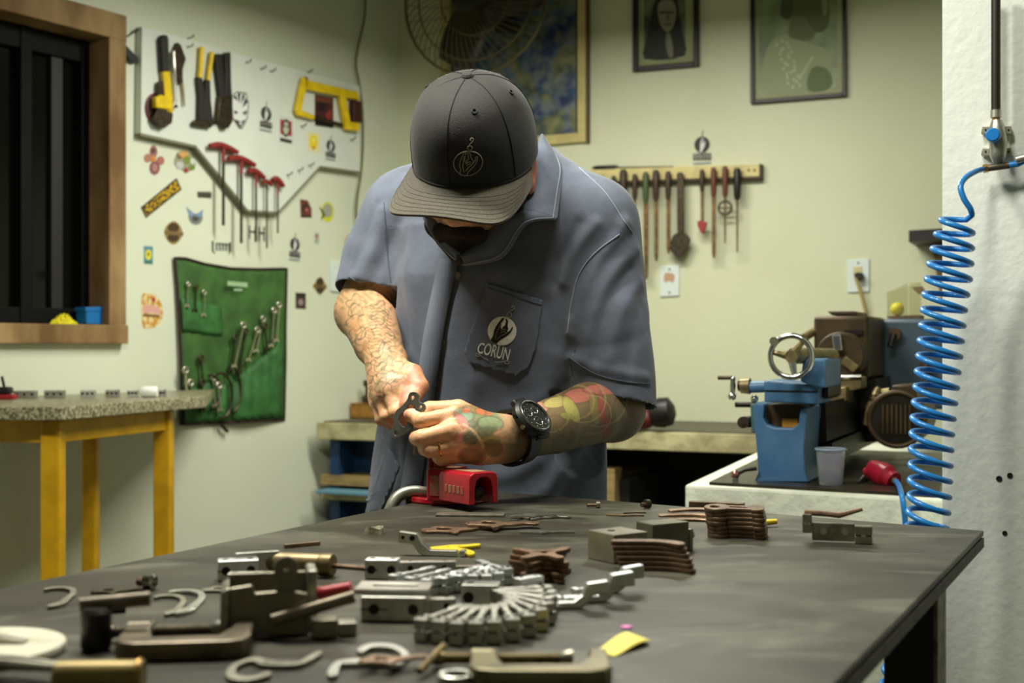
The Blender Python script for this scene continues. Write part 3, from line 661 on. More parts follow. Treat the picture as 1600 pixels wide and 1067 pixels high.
# ---- cap
M_cap = mat('black_twill_cap', (29, 26, 23), 0.80, var=0.18, scale=300, bump=0.25, bscale=700, sheen=0.12)
M_brim = mat('charcoal_brim', (74, 68, 56), 0.85, var=0.14, scale=320, bump=0.25, bscale=700, sheen=0.3)
cap_u = 0.018
CAP = bpy.data.objects.new('snapback_cap', None); COL.objects.link(CAP); CAP.location = (HC.x-MO.x, HC.y-MO.y, HC.z); CAP.parent = MAN
Hm = Matrix(((Hr.x, Hf.x, Hu.x), (Hr.y, Hf.y, Hu.y), (Hr.z, Hf.z, Hu.z))).to_4x4()
CAP.rotation_euler = Hm.to_euler()
def crown(th, t):
    """th around from the right (0) over the front (pi/2); t 0 rim, 1 top"""
    e = 3.0-0.85*max(0.0, -math.sin(th))*min(1.0, t*3); ang = t*PI/2; rr = math.cos(ang)**(2/e); zz = math.sin(ang)**(2/e)
    fr = max(0, math.sin(th)); a = 0.0895; bq = 0.106
    x = a*rr*math.cos(th); y = bq*rr*math.sin(th)-0.004
    z = zz*0.117-0.004*(1-t)*fr-0.012*(1-t)*math.cos(th)**2
    y += 0.004*fr*math.sin(PI*min(1, t*1.2)) if t < 0.83 else 0
    if th > PI: z -= 0.010*(1-t)*abs(math.sin(th))
    pk = 1+0.010*abs(math.cos(3*(th-PI/2)))                 # slight panel facets
    return Vector((x*pk, y*pk, cap_u+z))
nt_, nu = 72, 22; vs = []; fs = []
for j in range(nu):
    for i in range(nt_): vs.append(crown(2*PI*i/nt_, j/nu))
vs.append(crown(0, 1.0)); top = len(vs)-1
for j in range(nu-1):
    for i in range(nt_): fs.append((j*nt_+i, j*nt_+(i+1) % nt_, (j+1)*nt_+(i+1) % nt_, (j+1)*nt_+i))
for i in range(nt_): fs.append(((nu-1)*nt_+i, (nu-1)*nt_+(i+1) % nt_, top))
b = MB(); b.add(vs, fs); crown_o = b.build('crown', M_cap, CAP, smooth=80)
TC = BVHTree.FromPolygons(vs, fs)
for kk in range(6):
    th = PI/2+kk*PI/3; sd = MB(); sd.tube([crown(th, t/20)+Vector((math.cos(th), math.sin(th), 0.6)).normalized()*0.0004 for t in range(0, 21)], 0.0008, 6)
    s_ = sd.build('panel_seam', mat('cap_seam_thread', (22, 20, 18), 0.9), CAP); s_.parent = crown_o
    th2 = th+PI/6; cpt = crown(th2, 0.60); nrm_ = (crown(th2+0.05, 0.60)-crown(th2-0.05, 0.60)).cross(crown(th2, 0.64)-crown(th2, 0.56)).normalized()
    if nrm_.dot(cpt-Vector((0, 0, 0.06))) < 0: nrm_ = -nrm_
    sd = MB(); sd.torus(cpt+nrm_*0.0006, nrm_, 0.0034, 0.0012, 16, 6); sd.build('eyelet', M_cap, crown_o)
b = MB(); b.lathe([(0.0085, -0.002), (0.0088, 0.002), (0.0065, 0.0048), (0.0005, 0.0058)], (0, -0.004, cap_u+0.1165), (0, 0, 1), 20); b.build('top_button', M_cap, CAP)
# brim: flat with a slight arch
bv = []; bf = []; nb_, nr_ = 40, 10
def brim(a, t):
    """a -1..1 across, t 0 at the crown, 1 at the edge"""
    th = PI/2-a*math.radians(84); inn = crown(th, 0.0); 
    ax = math.sin(a*PI/2)*0.5+a*0.5
    out = Vector((0.096*math.sin(a*PI/2*1.0), 0.098+0.057*(max(0.0, 1-abs(a)**3.6))**0.75-0.066*abs(a)**6, cap_u-0.004))
    p = inn.lerp(out, t); p.z = cap_u-0.003-0.016*(p.x/0.09)**2*0.7-0.014*t; return p
for dz in (0.0, -0.0034):
    for j in range(nr_+1):
        for i in range(nb_+1): q_ = brim(-1+2*i/nb_, j/nr_); bv.append(q_+Vector((0, 0, dz)))
S1 = (nb_+1)*(nr_+1)
for j in range(nr_):
    for i in range(nb_):
        k0 = j*(nb_+1)+i; bf.append((k0, k0+1, k0+nb_+2, k0+nb_+1)); bf.append((S1+k0+nb_+1, S1+k0+nb_+2, S1+k0+1, S1+k0))
for i in range(nb_): k0 = nr_*(nb_+1)+i; bf.append((k0, k0+1, S1+k0+1, S1+k0))
b = MB(); b.add(bv, bf); brim_o = b.build('brim', M_brim, CAP, smooth=50)
for t in (0.30, 0.42, 0.54, 0.66, 0.78, 0.90):
    b = MB(); b.tube([brim(-0.93+1.86*i/40, t)+Vector((0, 0, 0.0003)) for i in range(41)], 0.0002, 5); b.build('stitch_row', mat('brim_stitch', (62, 56, 46), 0.9), brim_o)
b = MB(); b.tube([brim(-1+2*i/40, 0.0)+Vector((0, 0.0008, 0.002)) for i in range(41)], 0.0016, 6); b.build('brim_seam', M_cap, brim_o)

# ---- the emblem: a hand in a ring with a curl of smoke, drawn once in flat coordinates (x right, y up, ring radius 1)
HAND = [(-0.62,-0.80),(-0.52,-0.45),(-0.56,-0.10),(-0.48,0.25),(-0.36,0.55),(-0.22,0.86),(-0.10,0.92),(-0.08,0.80),(-0.16,0.50),(-0.14,0.20),(-0.06,0.12),(0.02,0.34),(0.10,0.40),
        (0.10,0.72),(0.02,0.84),(0.10,0.90),(0.24,0.76),(0.30,0.40),(0.38,0.22),(0.36,0.02),(0.52,0.18),(0.60,0.42),(0.68,0.46),(0.68,0.26),(0.58,-0.02),(0.38,-0.30),(0.16,-0.52),(-0.02,-0.72),(-0.16,-0.98),(-0.40,-0.92)]
SMOKE = [(-0.10,0.95),(0.06,1.02),(0.26,1.02),(0.38,1.16),(0.30,1.34),(0.12,1.34),(0.06,1.20),(0.18,1.12)]
SMOKE2 = [(0.16,1.36),(0.26,1.52),(0.42,1.66),(0.44,1.82),(0.32,1.88),(0.24,1.78),(0.32,1.72)]
HLINES = [[(-0.30,-0.70),(-0.34,-0.2),(-0.26,0.2),(-0.20,0.6)],[(-0.10,0.0),(0.10,0.16),(0.24,0.12)],[(-0.06,-0.16),(0.12,0.0),(0.26,-0.04)],[(-0.16,-0.60),(0.0,-0.36),(0.20,-0.20),(0.44,0.06),(0.58,0.26)]]
CIRC = [(math.cos(2*PI*i/40), math.sin(2*PI*i/40)) for i in range(41)]
def emb_lines():
    return [CIRC, [tuple(p) for p in smooth2(HAND, 3)]+[HAND[0]], [tuple(p)[:2] for p in smooth2(SMOKE, 4, False)], [tuple(p)[:2] for p in smooth2(SMOKE2, 4, False)]]+[smooth2(l, 4, False) for l in HLINES]
M_emb = mat('pale_embroidery', (150, 146, 126), 0.7); M_printw = mat('white_shirt_print', (236, 242, 230), 0.7, var=0.08, scale=200); M_printd = mat('dark_shirt_print', (40, 36, 32), 0.9)
# on the cap: thread lines on the crown, to his left of the middle seam (local x positive is his left)
em = MB(); ea = math.radians(90-19)
for ln in emb_lines():
    pts = []
    for (x, y) in ln:
        ey = 0.036+y*0.0185; o_ = Vector((-0.027-x*0.0185, 0.3, cap_u+ey)); hq_ = TC.ray_cast(o_, Vector((0, -1, 0)))
        if hq_[0] is not None: pts.append(hq_[0]+Vector((0, 0.0007, 0.0002)))
    if len(pts) > 1: em.tube(pts, 0.0007, 5)
em.build('emblem', M_emb, crown_o)
# on the pocket: printed emblem and name
def shirt_xy(x, y, cx_, cy_, s, ang): ca, sa = math.cos(ang), math.sin(ang); return (cx_+s*(x*ca-y*sa), cy_-s*(x*sa+y*ca))
EA = math.radians(-14)
ems = lambda x, y: shirt_xy(x, y, 784.5, 517, 22.5, EA)
patch([ems(x, y) for x, y in CIRC[:-1]], 0.0038, 'emblem_disc', M_printw, pocket, 0.0, 4)
patch([ems(x, y) for x, y in HAND], 0.0041, 'emblem_hand', M_printd, pocket, 0.0, 3)
def curl(pts, r): em = MB(); em.tube(pts, r, 5); put(em.build('emblem_curl', M_emb), pocket)
for ln in (SMOKE, SMOKE2): curl([hit(TS, *ems(x, y), 0.0040) for x, y in smooth2(ln, 4, False)], 0.0007)
for ln in HLINES: curl([hit(TS, *ems(x, y), 0.0044) for x, y in smooth2(ln, 4, False)], 0.00035)
for sg in (-1, 1): curl([hit(TS, *ems(sg*x-0.35+0.15, y-0.22), 0.0040) for x, y in smooth2([(0.25,-1.98),(0.55,-1.92),(0.85,-1.80),(1.10,-1.72),(1.20,-1.84),(1.0,-1.92),(0.90,-1.80)], 4, False)], 0.0006)
vsx, fsx = text_polys('CORUN', 1.0, bold=0.012); wtx = max(v[0] for v in vsx)-min(v[0] for v in vsx); htx = max(v[1] for v in vsx)-min(v[1] for v in vsx)
lm = MB(); vv_ = []
for (x, y) in vsx:
    ux = x/wtx*2.25-0.22; uy = y/htx*(0.74+0.16*math.cos(ux*1.2))-1.52-0.10*ux*ux*0.3
    vv_.append(hit(TS, *ems(ux, uy), 0.0040))
if all(p is not None for p in vv_): lm.add(vv_, fsx); put(lm.build('lettering', M_printw, smooth=0), pocket)

# ---- watch and ring
M_rub = mat('black_watch_resin', (22, 21, 20), 0.45); M_glass = mat('watch_dial_black', (14, 14, 13), 0.12, coat=0.6); M_chr = mat('chrome', (205, 205, 198), 0.16, 1.0)
WA = bpy.data.objects.new('wristwatch', None); COL.objects.link(WA)
axw = (ELL-WRL).normalized(); wc = WRL+axw*0.008; face = Vector((0.10, -0.86, 0.42)); face = (face-axw*face.dot(axw)).normalized(); up = axw.cross(face).normalized()
if up.z < 0: up = -up
rx = up.cross(face).normalized()     # along the arm
Mw = Matrix(((rx.x, up.x, face.x, wc.x-MO.x), (rx.y, up.y, face.y, wc.y-MO.y), (rx.z, up.z, face.z, wc.z), (0, 0, 0, 1))); WA.matrix_world = Mw @ Matrix.Scale(1.13, 4); WA.parent = MAN
b = MB(); rows = []
for i in range(33):
    th = PI/2+0.42+(2*PI-0.84)*i/32; rr = 0.0310
    rows.append((rr*math.cos(th), rr*math.sin(th)))
vs = []; fs = []
for (y_, z_) in [(-p[0], p[1]) for p in rows]:
    for (dx, k) in ((-0.011, 1.0), (0.011, 1.0), (0.011, 1.11), (-0.011, 1.11)): vs.append((dx, y_*k, z_*k))
for i in range(32):
    for k in range(4): a_, b_ = i*4+k, i*4+(k+1) % 4; fs.append((a_, b_, b_+4, a_+4))
b.add(vs, fs); b.build('strap', M_rub, WA, smooth=40)
b = MB(); b.lathe([(0.0215, 0.030), (0.0255, 0.032), (0.0262, 0.0395), (0.0235, 0.0435), (0.0205, 0.0440), (0.0200, 0.0425)], (0, 0, 0), (0, 0, 1), 40); case = b.build('case', M_rub, WA, smooth=30)
b = MB(); b.torus((0, 0, 0.0437), (0, 0, 1), 0.0208, 0.0011, 40, 8); b.build('bezel_ring', M_chr, case)
b = MB(); b.lathe([(0.0203, 0.0415), (0.0203, 0.0422), (0.0001, 0.0422)], (0, 0, 0), (0, 0, 1), 36); b.build('dial', M_glass, case)
for (x, y, r) in ((-0.007, 0.006, 0.0055), (0.0065, 0.007, 0.0048), (0.0, -0.008, 0.0060)):
    b = MB(); b.torus((x, y, 0.0425), (0, 0, 1), r, 0.0006, 20, 6); b.cyl((x-r*0.6, y, 0.0426), (x+r*0.5, y+r*0.4, 0.0426), 0.0005, n=6); b.build('subdial', M_chr, case)
b = MB()
for i in range(12): a = i*PI/6; b.box((math.cos(a)*0.0165-0.0006, math.sin(a)*0.0165-0.0006, 0.0422), (math.cos(a)*0.0165+0.0006, math.sin(a)*0.0165+0.0006, 0.0428))
b.build('hour_marks', M_chr, case)
for (x, y) in ((-0.0255, 0.008), (-0.0255, -0.008), (0.0255, 0.008), (0.0255, -0.008)):
    b = MB(); b.cyl((x*0.95, y, 0.037), (x*1.08, y, 0.037), 0.0028, n=12); b.build('push_button', M_chr if y < 0 and x < 0 else M_rub, case)
for sg in (-1, 1):
    b = MB(); b.box((-0.0115, sg*0.020-0.004, 0.030), (0.0115, sg*0.0285+0.001, 0.0385)); b.build('lug', M_rub, case, bevel=0.002)
M_gold = mat('gold', (222, 176, 84), 0.22, 1.0)
rp = lerp(mcp[2], pip[2], 0.62); b = MB(); b.torus(rp, (pip[2]-mcp[2]), 0.0104, 0.0014, 30, 8); wear(b.build('gold_ring', M_gold))
# thumb nail on his right hand
M_nail = mat('finger_nail', (236, 206, 196), 0.3)
def nail(t_, d_, out, name='nail'):
    ax_ = (t_-d_).normalized(); out = (out-ax_*out.dot(ax_)).normalized(); sd_ = ax_.cross(out); vs = []; fs = []
    for i in range(7):
        for j in range(7):
            u_ = -1+i/3; v_ = -1+j/3; k_ = 1-0.12*v_*v_ if abs(u_) > 0.9 else 1
            vs.append(t_-ax_*0.003+ax_*(0.0055*u_)+sd_*(0.0052*v_*k_)+out*(0.0088-0.0022*v_*v_))
    for i in range(6):
        for j in range(6): fs.append((i*7+j, (i+1)*7+j, (i+1)*7+j+1, i*7+j+1))
    b = MB(); b.add(vs, fs); o = b.build(name, M_nail); md = o.modifiers.new('thickness', 'SOLIDIFY'); md.thickness = 0.0008; return wear(o)
nail(thR[3], thR[2], Vector((0.1, -0.8, 0.5)))
# ================================================================== the steel work table
M_steel = mat('worn_dark_steel', (74, 73, 68), 0.50, 0.55, rgb2=(110, 110, 102), scale=3.2, lo=0.38, hi=0.72, bump=0.06, bscale=120, detail=9, rvar=0.16)
nt = M_steel.node_tree; pb = nt.nodes['Principled BSDF']; tc = nt.nodes.new('ShaderNodeTexCoord'); L = nt.links.new
def tnoise(sc, det, st=None, dist=0.0):
    n = nt.nodes.new('ShaderNodeTexNoise'); n.inputs['Scale'].default_value = sc; n.inputs['Detail'].default_value = det; n.inputs['Distortion'].default_value = dist
    if st: mp = nt.nodes.new('ShaderNodeMapping'); mp.inputs['Scale'].default_value = st; mp.inputs['Rotation'].default_value = (0, 0, 0.5); L(tc.outputs['Object'], mp.inputs['Vector']); L(mp.outputs['Vector'], n.inputs['Vector'])
    else: L(tc.outputs['Object'], n.inputs['Vector'])
    return n
def tramp(n, stops):
    r = nt.nodes.new('ShaderNodeValToRGB'); L(n.outputs['Fac'], r.inputs['Fac']); e = r.color_ramp.elements
    e[0].position, e[0].color = stops[0][0], (*stops[0][1], 1); e[1].position, e[1].color = stops[-1][0], (*stops[-1][1], 1)
    for p, c_ in stops[1:-1]: q = e.new(p); q.color = (*c_, 1)
    return r
def tmix(f, a, b_, mode='MIX'):
    m = nt.nodes.new('ShaderNodeMix'); m.data_type = 'RGBA'; m.blend_type = mode
    if isinstance(f, float): m.inputs[0].default_value = f
    else: L(f, m.inputs[0])
    L(a, m.inputs[6])
    if isinstance(b_, tuple): m.inputs[7].default_value = (*b_, 1)
    else: L(b_, m.inputs[7])
    return m
base_c = tramp(tnoise(5.5, 12, (1.0, 1.5, 1), 0.8), [(0.34, lin((46, 43, 35))), (0.5, lin((62, 59, 49))), (0.68, lin((84, 82, 70)))])
smear = tramp(tnoise(9, 10, (0.8, 1.7, 1), 1.4), [(0.54, (0, 0, 0)), (0.72, (1, 1, 1))]); speck = tramp(tnoise(420, 2), [(0.66, (0, 0, 0)), (0.74, (1, 1, 1))])
spm = nt.nodes.new('ShaderNodeMath'); spm.operation = 'MULTIPLY'; L(speck.outputs['Color'], spm.inputs[0]); spm.inputs[1].default_value = 0.35
smm = nt.nodes.new('ShaderNodeMath'); smm.operation = 'MULTIPLY'; L(smear.outputs['Color'], smm.inputs[0]); smm.inputs[1].default_value = 0.45
x1 = tmix(smm.outputs[0], base_c.outputs['Color'], lin((122, 122, 106))); x2 = tmix(spm.outputs[0], x1.outputs[2], lin((140, 134, 104))); L(x2.outputs[2], pb.inputs['Base Color'])
pb.inputs['Metallic'].default_value = 0.45
M_edge = mat('rusty_steel_edge', (66, 60, 50), 0.6, 0.4, var=0.4, scale=40)
A = T(742, 765); Bc = T(1537, 829); Lp = T(0, 920)
dl = (Lp-A); dl.z = 0; dl.normalize()
C1 = Bc+dl*1.30; D1 = A+dl*1.95
TAB = thing('work_table', 'dark steel welding table covered with small metal parts', 'table', ((A.x+C1.x)/2, (A.y+C1.y)/2, 0))
def quad_slab(poly, z0, z1, name, m, par=None, bevel=0.0):
    b = MB(); o = Vector(par.location) if par else Vector((0, 0, 0)); M = Matrix.Translation(-o)
    n = len(poly); vs = [M @ Vector((p[0], p[1], z0)) for p in poly]+[M @ Vector((p[0], p[1], z1)) for p in poly]
    b.add(vs, [tuple(range(n-1, -1, -1)), tuple(range(n, 2*n))]+[(i, (i+1) % n, n+(i+1) % n, n+i) for i in range(n)])
    return b.build(name, m, par, smooth=0, bevel=bevel)
quad_slab([A, D1, C1, Bc], TZ-0.006, TZ, 'tabletop', M_steel, TAB, 0.0012)
ins = lambda k: [A+(C1-A).normalized()*k*1.3+Vector((0,0,0)), D1+(Bc-D1).normalized()*k, C1+(A-C1).normalized()*k, Bc+(D1-Bc).normalized()*k]
quad_slab([A+dl*0.02, D1-dl*0.02, C1-dl*0.02+Vector((0.002, 0, 0)), Bc+dl*0.012+Vector((0.002, 0, 0))], TZ-0.017, TZ-0.0065, 'under_plate', M_edge, TAB)
M_dark = mat('black_painted_steel', (20, 19, 18), 0.6, 0.2, var=0.3, scale=20); M_ang = mat('raw_angle_steel', (116, 106, 84), 0.55, 0.4, var=0.35, scale=60, bump=0.1, bscale=90)
eb = (A-Bc).normalized()
def leg(base, name='leg'):
    b = MB(); o = Vector(TAB.location); e1 = eb*0.045; e2 = dl*0.05
    p = base-o
    pts = [p, p+e1, p+e1+dl*0.006, p+eb*0.006+dl*0.006, p+eb*0.006+dl*0.05, p+dl*0.05]
    n = 6; vs = [Vector((q.x, q.y, 0)) for q in pts]+[Vector((q.x, q.y, TZ-0.017)) for q in pts]
    b.add(vs, [tuple(range(n-1, -1, -1)), tuple(range(n, 2*n))]+[(i, (i+1) % n, n+(i+1) % n, n+i) for i in range(n)])
    return b.build(name, M_ang, TAB, smooth=0)
legR = Bc+dl*0.255+eb*0.004
leg(legR)
leg(C1-dl*0.06+eb*0.05)
leg(A+dl*0.10-eb*0.09); leg(D1-dl*0.1-eb*0.09)
# dark web of the near right leg
pp = legR+dl*0.012+eb*0.004; b = MB(); o = Vector(TAB.location)
q0, q1 = pp-o+dl*0.03, pp-o+eb*0.046+dl*0.03
vs = [Vector((p.x, p.y, z)) for z in (0.0, TZ-0.017) for p in (q0, q1, q1+dl*0.01, q0+dl*0.01)]
b.add(vs, [(3,2,1,0),(4,5,6,7),(0,1,5,4),(1,2,6,5),(2,3,7,6),(3,0,4,7)]); b.build('leg_web', M_dark, TAB, smooth=0)
# ================================================================== things on the left wall
class WT:
    """a thing fixed to a wall: photo pixels are turned into wall coordinates at a given distance d in front of it"""
    def __init__(s, W, name, label, cat, x, y, group=None, d=0.0):
        s.W = W; s.u0, s.v0 = W.uv(x, y, d); s.d0 = d
        s.t = thing(name, label, cat, W.pt(s.u0, s.v0, d), W.rz, group) if label else None
    def c(s, x, y, d=0.0):
        u, v = s.W.uv(x, y, d); return Vector((u-s.u0, -(d-s.d0), v-s.v0))
    def prism(s, part, pts, d0, d1, m, par=None, bevel=0.0, sm=None):
        pts = smooth2(pts, sm) if sm else pts
        poly = [(lambda p: (p.x, p.z))(s.c(x, y, d1)) for x, y in pts]
        b = MB(); b.prism(poly, -(d0-s.d0), -(d1-s.d0), Matrix.Identity(4)); return b.build(part, m, par or s.t, smooth=30, bevel=bevel)
    def tube(s, part, pts, r, m, par=None, n=10, sm=0, flat=1.0):
        q = [s.c(*p) for p in pts]; q = bez(q, sm) if sm else q
        b = MB(); b.tube(q, r if not isinstance(r, (list, tuple)) or len(r) == len(q) else list(np.interp(np.linspace(0, 1, len(q)), np.linspace(0, 1, len(r)), r)), n, flat=flat)
        return b.build(part, m, par or s.t, smooth=50)
    def ball(s, part, x, y, d, r, m, par=None, sc=(1, 1, 1)):
        b = MB(); b.ball(s.c(x, y, d), r, 10, sc); return b.build(part, m, par or s.t, smooth=60)
    def ring(s, part, x, y, d, R, r, m, par=None, sx=1, sy=1, a0=0.0, a1=2*PI):
        c0 = s.c(x, y, d); n = 32; full = a1-a0 > 6.28
        b = MB(); b.tube([c0+Vector((R*sx*math.cos(a0+(a1-a0)*i/n), 0, R*sy*math.sin(a0+(a1-a0)*i/n))) for i in range(n if full else n+1)], r, 8, closed=full); return b.build(part, m, par or s.t, smooth=60)
    def disc(s, part, x, y, d0, d1, R, m, par=None, bevel=0.0, r2=None):
        c0 = s.c(x, y, d1); b = MB(); b.lathe([(R, 0), (r2 or R, (d1-d0))], c0+Vector((0, d1-d0, 0)), (0, -1, 0), 32); return b.build(part, m, par or s.t, smooth=40, bevel=bevel)
def flat(name, rgb, rough=0.6): return mat(name, rgb, rough)
def sticker(W, name, label, layers, cat='sticker', group=None, d=0.001, base_d=0.0):
    """printed sheet: coloured shapes (pixel outlines, colour) laid one on the other, each a hair in front"""
    x0 = sum(p[0] for p in layers[0][0])/len(layers[0][0]); y0 = sum(p[1] for p in layers[0][0])/len(layers[0][0])
    w = WT(W, name, None, None, x0, y0); b = MB(); ms = []
    for i, (pts, m) in enumerate(layers):
        m = flat('print_%d_%d_%d' % m, m) if isinstance(m, tuple) else m
        if m not in ms: ms.append(m)
        b.mi = ms.index(m); dd = base_d+d+0.0004*i
        poly = [(lambda p: (p.x, p.z))(w.c(x, y, dd)) for x, y in pts]
        b.prism(poly, -base_d if i == 0 else -(dd-0.0003), -dd, Matrix.Identity(4))
    o = b.build(name, ms, smooth=0); o.location = W.pt(w.u0, w.v0, 0); o.rotation_euler = (0, 0, W.rz)
    return tag(o, label, cat, group)
def ell_(x, y, rx, ry, n=18, a=0.0): return [(x+rx*math.cos(t)*math.cos(a)-ry*math.sin(t)*math.sin(a), y+rx*math.cos(t)*math.sin(a)+ry*math.sin(t)*math.cos(a)) for t in [2*PI*i/n for i in range(n)]]
def rect_(x0, y0, x1, y1, sk=0.0): return [(x0, y0), (x1, y0+sk*(x1-x0)), (x1, y1+sk*(x1-x0)), (x0, y1)]
def logo_sticker(W, x, y, r, label, sy=1.05, sk=0.1, base_d=0.0, fs=0.75):
    e = lambda a, b_: (x+a*r*fs, y-b_*r*sy+a*r*fs*sk)
    L = [([e(a*0.98, b_*0.98) for a, b_ in CIRC[:-1]], (52, 46, 44)), ([e(a*0.55+0.05, b_*0.95-0.02) for a, b_ in HAND], (214, 218, 214)),
         ([e(-0.05, 0.98), e(0.02, 1.5), e(0.12, 1.75), e(0.2, 1.7), e(0.12, 1.4), e(0.06, 0.98)], (92, 88, 84))]
    for i in range(5):
        a0 = -1.15+i*0.47; L.append(([e(a0, -0.95-0.1*abs(i-2)/2), e(a0+0.38, -0.95-0.1*abs(i-2)/2), e(a0+0.38, -1.85), e(a0, -1.85)], (56, 50, 46)))
        L.append(([e(a0+0.13, -1.15), e(a0+0.25, -1.15), e(a0+0.25, -1.62 if i not in (0,) else -1.62), e(a0+0.13, -1.62)], (170, 172, 168)))
    L.append(([e(-1.15, -2.1), e(1.1, -2.1), e(1.1, -2.28), e(-1.15, -2.28)], (150, 156, 168)))
    return sticker(W, 'emblem_sticker', label, L, base_d=base_d)

# ---- window
M_wood = mat('weathered_window_wood', (108, 78, 42), 0.75, rgb2=(166, 138, 92), scale=9, lo=0.35, hi=0.7, bump=0.35, bscale=60, stretch=(1, 1, 0.35), detail=8)
M_sash = mat('dark_window_sash', (7, 7, 5), 0.7, spec=0.2); M_pane = mat('night_window_glass', (10, 11, 9), 0.06, spec=0.5)
WIN = bpy.data.objects.new('window_1', None); COL.objects.link(WIN); WIN.location = WL.o; WIN.rotation_euler = (0, 0, WL.rz); struct(WIN, 'dark night window in a weathered wooden frame')
def wbox(name, u0, u1, y0, y1, z0, z1, m, par=WIN, bevel=0.003): b = MB(); b.box((u0, y0, z0), (u1, y1, z1)); return b.build(name, m, par, smooth=0, bevel=bevel)
ft = 0.055
wbox('frame_stile', wu1-ft, wu1+0.012, -0.02, 0.14, wz0-0.01, wzt+0.05, M_wood); wbox('frame_stile', wu0, wu0+ft, -0.02, 0.14, wz0-0.01, wzt+0.05, M_wood)
wbox('frame_head', wu0, wu1+0.012, -0.022, 0.14, wzt-0.03, wzt+0.05, M_wood); wbox('sill', wu0-0.02, wu1+0.012, -0.03, 0.14, wz0-0.03, wz0+0.028, M_wood)
wi1 = wu1-ft; zt = wzt-0.03; zb = wz0+0.028
wbox('sash_rail', wu0+ft, wi1, 0.075, 0.13, zt-0.07, zt, M_sash); wbox('sash_rail', wu0+ft, wi1, 0.075, 0.13, zb, zb+0.05, M_sash)
for ua, ub in ((wi1-0.03, wi1), (wi1-0.25, wi1-0.21), (wi1-0.50, wi1-0.46), (wi1-0.52, wi1-0.505)):
    wbox('sash_stile', ua, ub, 0.07, 0.13, zb, zt, M_sash)
for ua, ub in ((wu0+ft, wi1-0.51), (wi1-0.46, wi1-0.25), (wi1-0.21, wi1-0.03)):
    wbox('pane', ua, ub, 0.10, 0.106, zb+0.05, zt-0.07, M_pane, bevel=0)
wbox('pane', wi1-0.13, wi1-0.09, 0.085, 0.098, zb+0.05, zt-0.07, mat('sash_strip', (26, 27, 18), 0.6), bevel=0)
# things on the sill
su, sv = WL.uv(150, 503); M_ybx = mat('blue_plastic_box', (20, 108, 176), 0.5)
def sill_at(x, d): u, _ = WL.uv(x, 500, -d); return u
w_ = WT(WL, 'blue_box', 'small blue plastic box standing on the window sill', 'box', 150, 506, d=-0.03)
w_.prism('body', [(135,482),(166,481),(167,507),(135,506)], -0.06, -0.012, M_ybx, bevel=0.002); w_.prism('lid', [(134,480),(167,479),(167,486),(134,487)], -0.062, -0.010, M_ybx, bevel=0.002)
b = MB(); M_rag = mat('yellow_rag', (212, 200, 20), 0.8, var=0.15, scale=60)
u0 = sill_at(100, 0.03); q = Vector((u0, 0.03, zb))
vs = []; fs = []; nn_ = 18
for i in range(9):
    for j in range(nn_):
        th = 2*PI*j/nn_; rr = (i/8)*0.038*(1+0.25*math.sin(3*th+1)+0.12*math.sin(7*th)); vs.append(Vector((u0+rr*1.15*math.cos(th), 0.03+rr*0.7*math.sin(th), zb+0.001+0.024*(1-(i/8)**2)*(1+0.35*math.sin(5*th+i)))))
for i in range(8):
    for j in range(nn_): fs.append((i*nn_+j, i*nn_+(j+1) % nn_, (i+1)*nn_+(j+1) % nn_, (i+1)*nn_+j))
fs.append(tuple(8*nn_+j for j in range(nn_))); b.add(vs, fs); o = b.build('rag', M_rag, smooth=0); o.matrix_world = Matrix.Translation(WL.o) @ Matrix.Rotation(WL.rz, 4, 'Z'); tag(o, 'crumpled yellow rag lying on the window sill', 'rag')
# black tag hung on a nail at the window corner
M_blk = mat('black_plastic', (26, 22, 20), 0.45); M_iron = mat('dark_iron', (70, 62, 50), 0.45, 0.8, var=0.25, scale=80); M_bright = mat('bright_steel', (196, 192, 178), 0.25, 1.0, var=0.1, scale=60)
w_ = WT(WL, 'hanging_tag', 'small black tag hanging on a cord from a nail beside the window', 'tag', 205, 85)
w_.tube('nail', [(218,44,0.0),(212,48,0.02)], 0.0025, M_iron); w_.tube('cord', [(216,46,0.012),(204,54,0.012),(197,58,0.012),(196,72,0.012)], 0.0018, M_blk)
w_.prism('tag_body', [(190,76),(197,70),(216,90),(217,97),(211,99),(205,97)], 0.004, 0.018, M_blk, bevel=0.002)

# ---- tool panel
M_panel = mat('white_tool_panel', (214, 220, 208), 0.45, var=0.03, scale=5)
PANEL = [(222,41),(400,91),(563,134),(563,268),(500,259),(434,331),(388,328),(306,227),(220,208)]
PD = 0.028
w_ = WT(WL, 'tool_board', 'white tool board with a stepped lower edge mounted on the wall', 'tool board', 390, 180)
w_.prism('board', PANEL, 0.0, PD, M_panel, bevel=0.001)
M_under = mat('panel_underside_shade', (120, 118, 96), 0.6)  # grey strips: shade on the board's underside put into their colour
for i, (a, b_) in enumerate((((220,208),(306,227)), ((306,227),(388,328)), ((388,328),(434,331)), ((434,331),(500,259)), ((500,259),(563,268)))):
    p, q = w_.c(*a, PD), w_.c(*b_, PD); dv = (q-p).normalized(); up = Vector((-dv.z, 0, dv.x)); up = up if up.z > 0 else -up
    bb = MB(); bb.add([p, q, q+Vector((0, PD, 0)), p+Vector((0, PD, 0)), p-up*0.008, q-up*0.008, q-up*0.008+Vector((0, PD, 0)), p-up*0.008+Vector((0, PD, 0))], [(0,1,2,3),(7,6,5,4),(0,4,5,1),(1,5,6,2),(2,6,7,3),(3,7,4,0)]); bb.build('underside_shade_strip', M_under, w_.t, smooth=0)
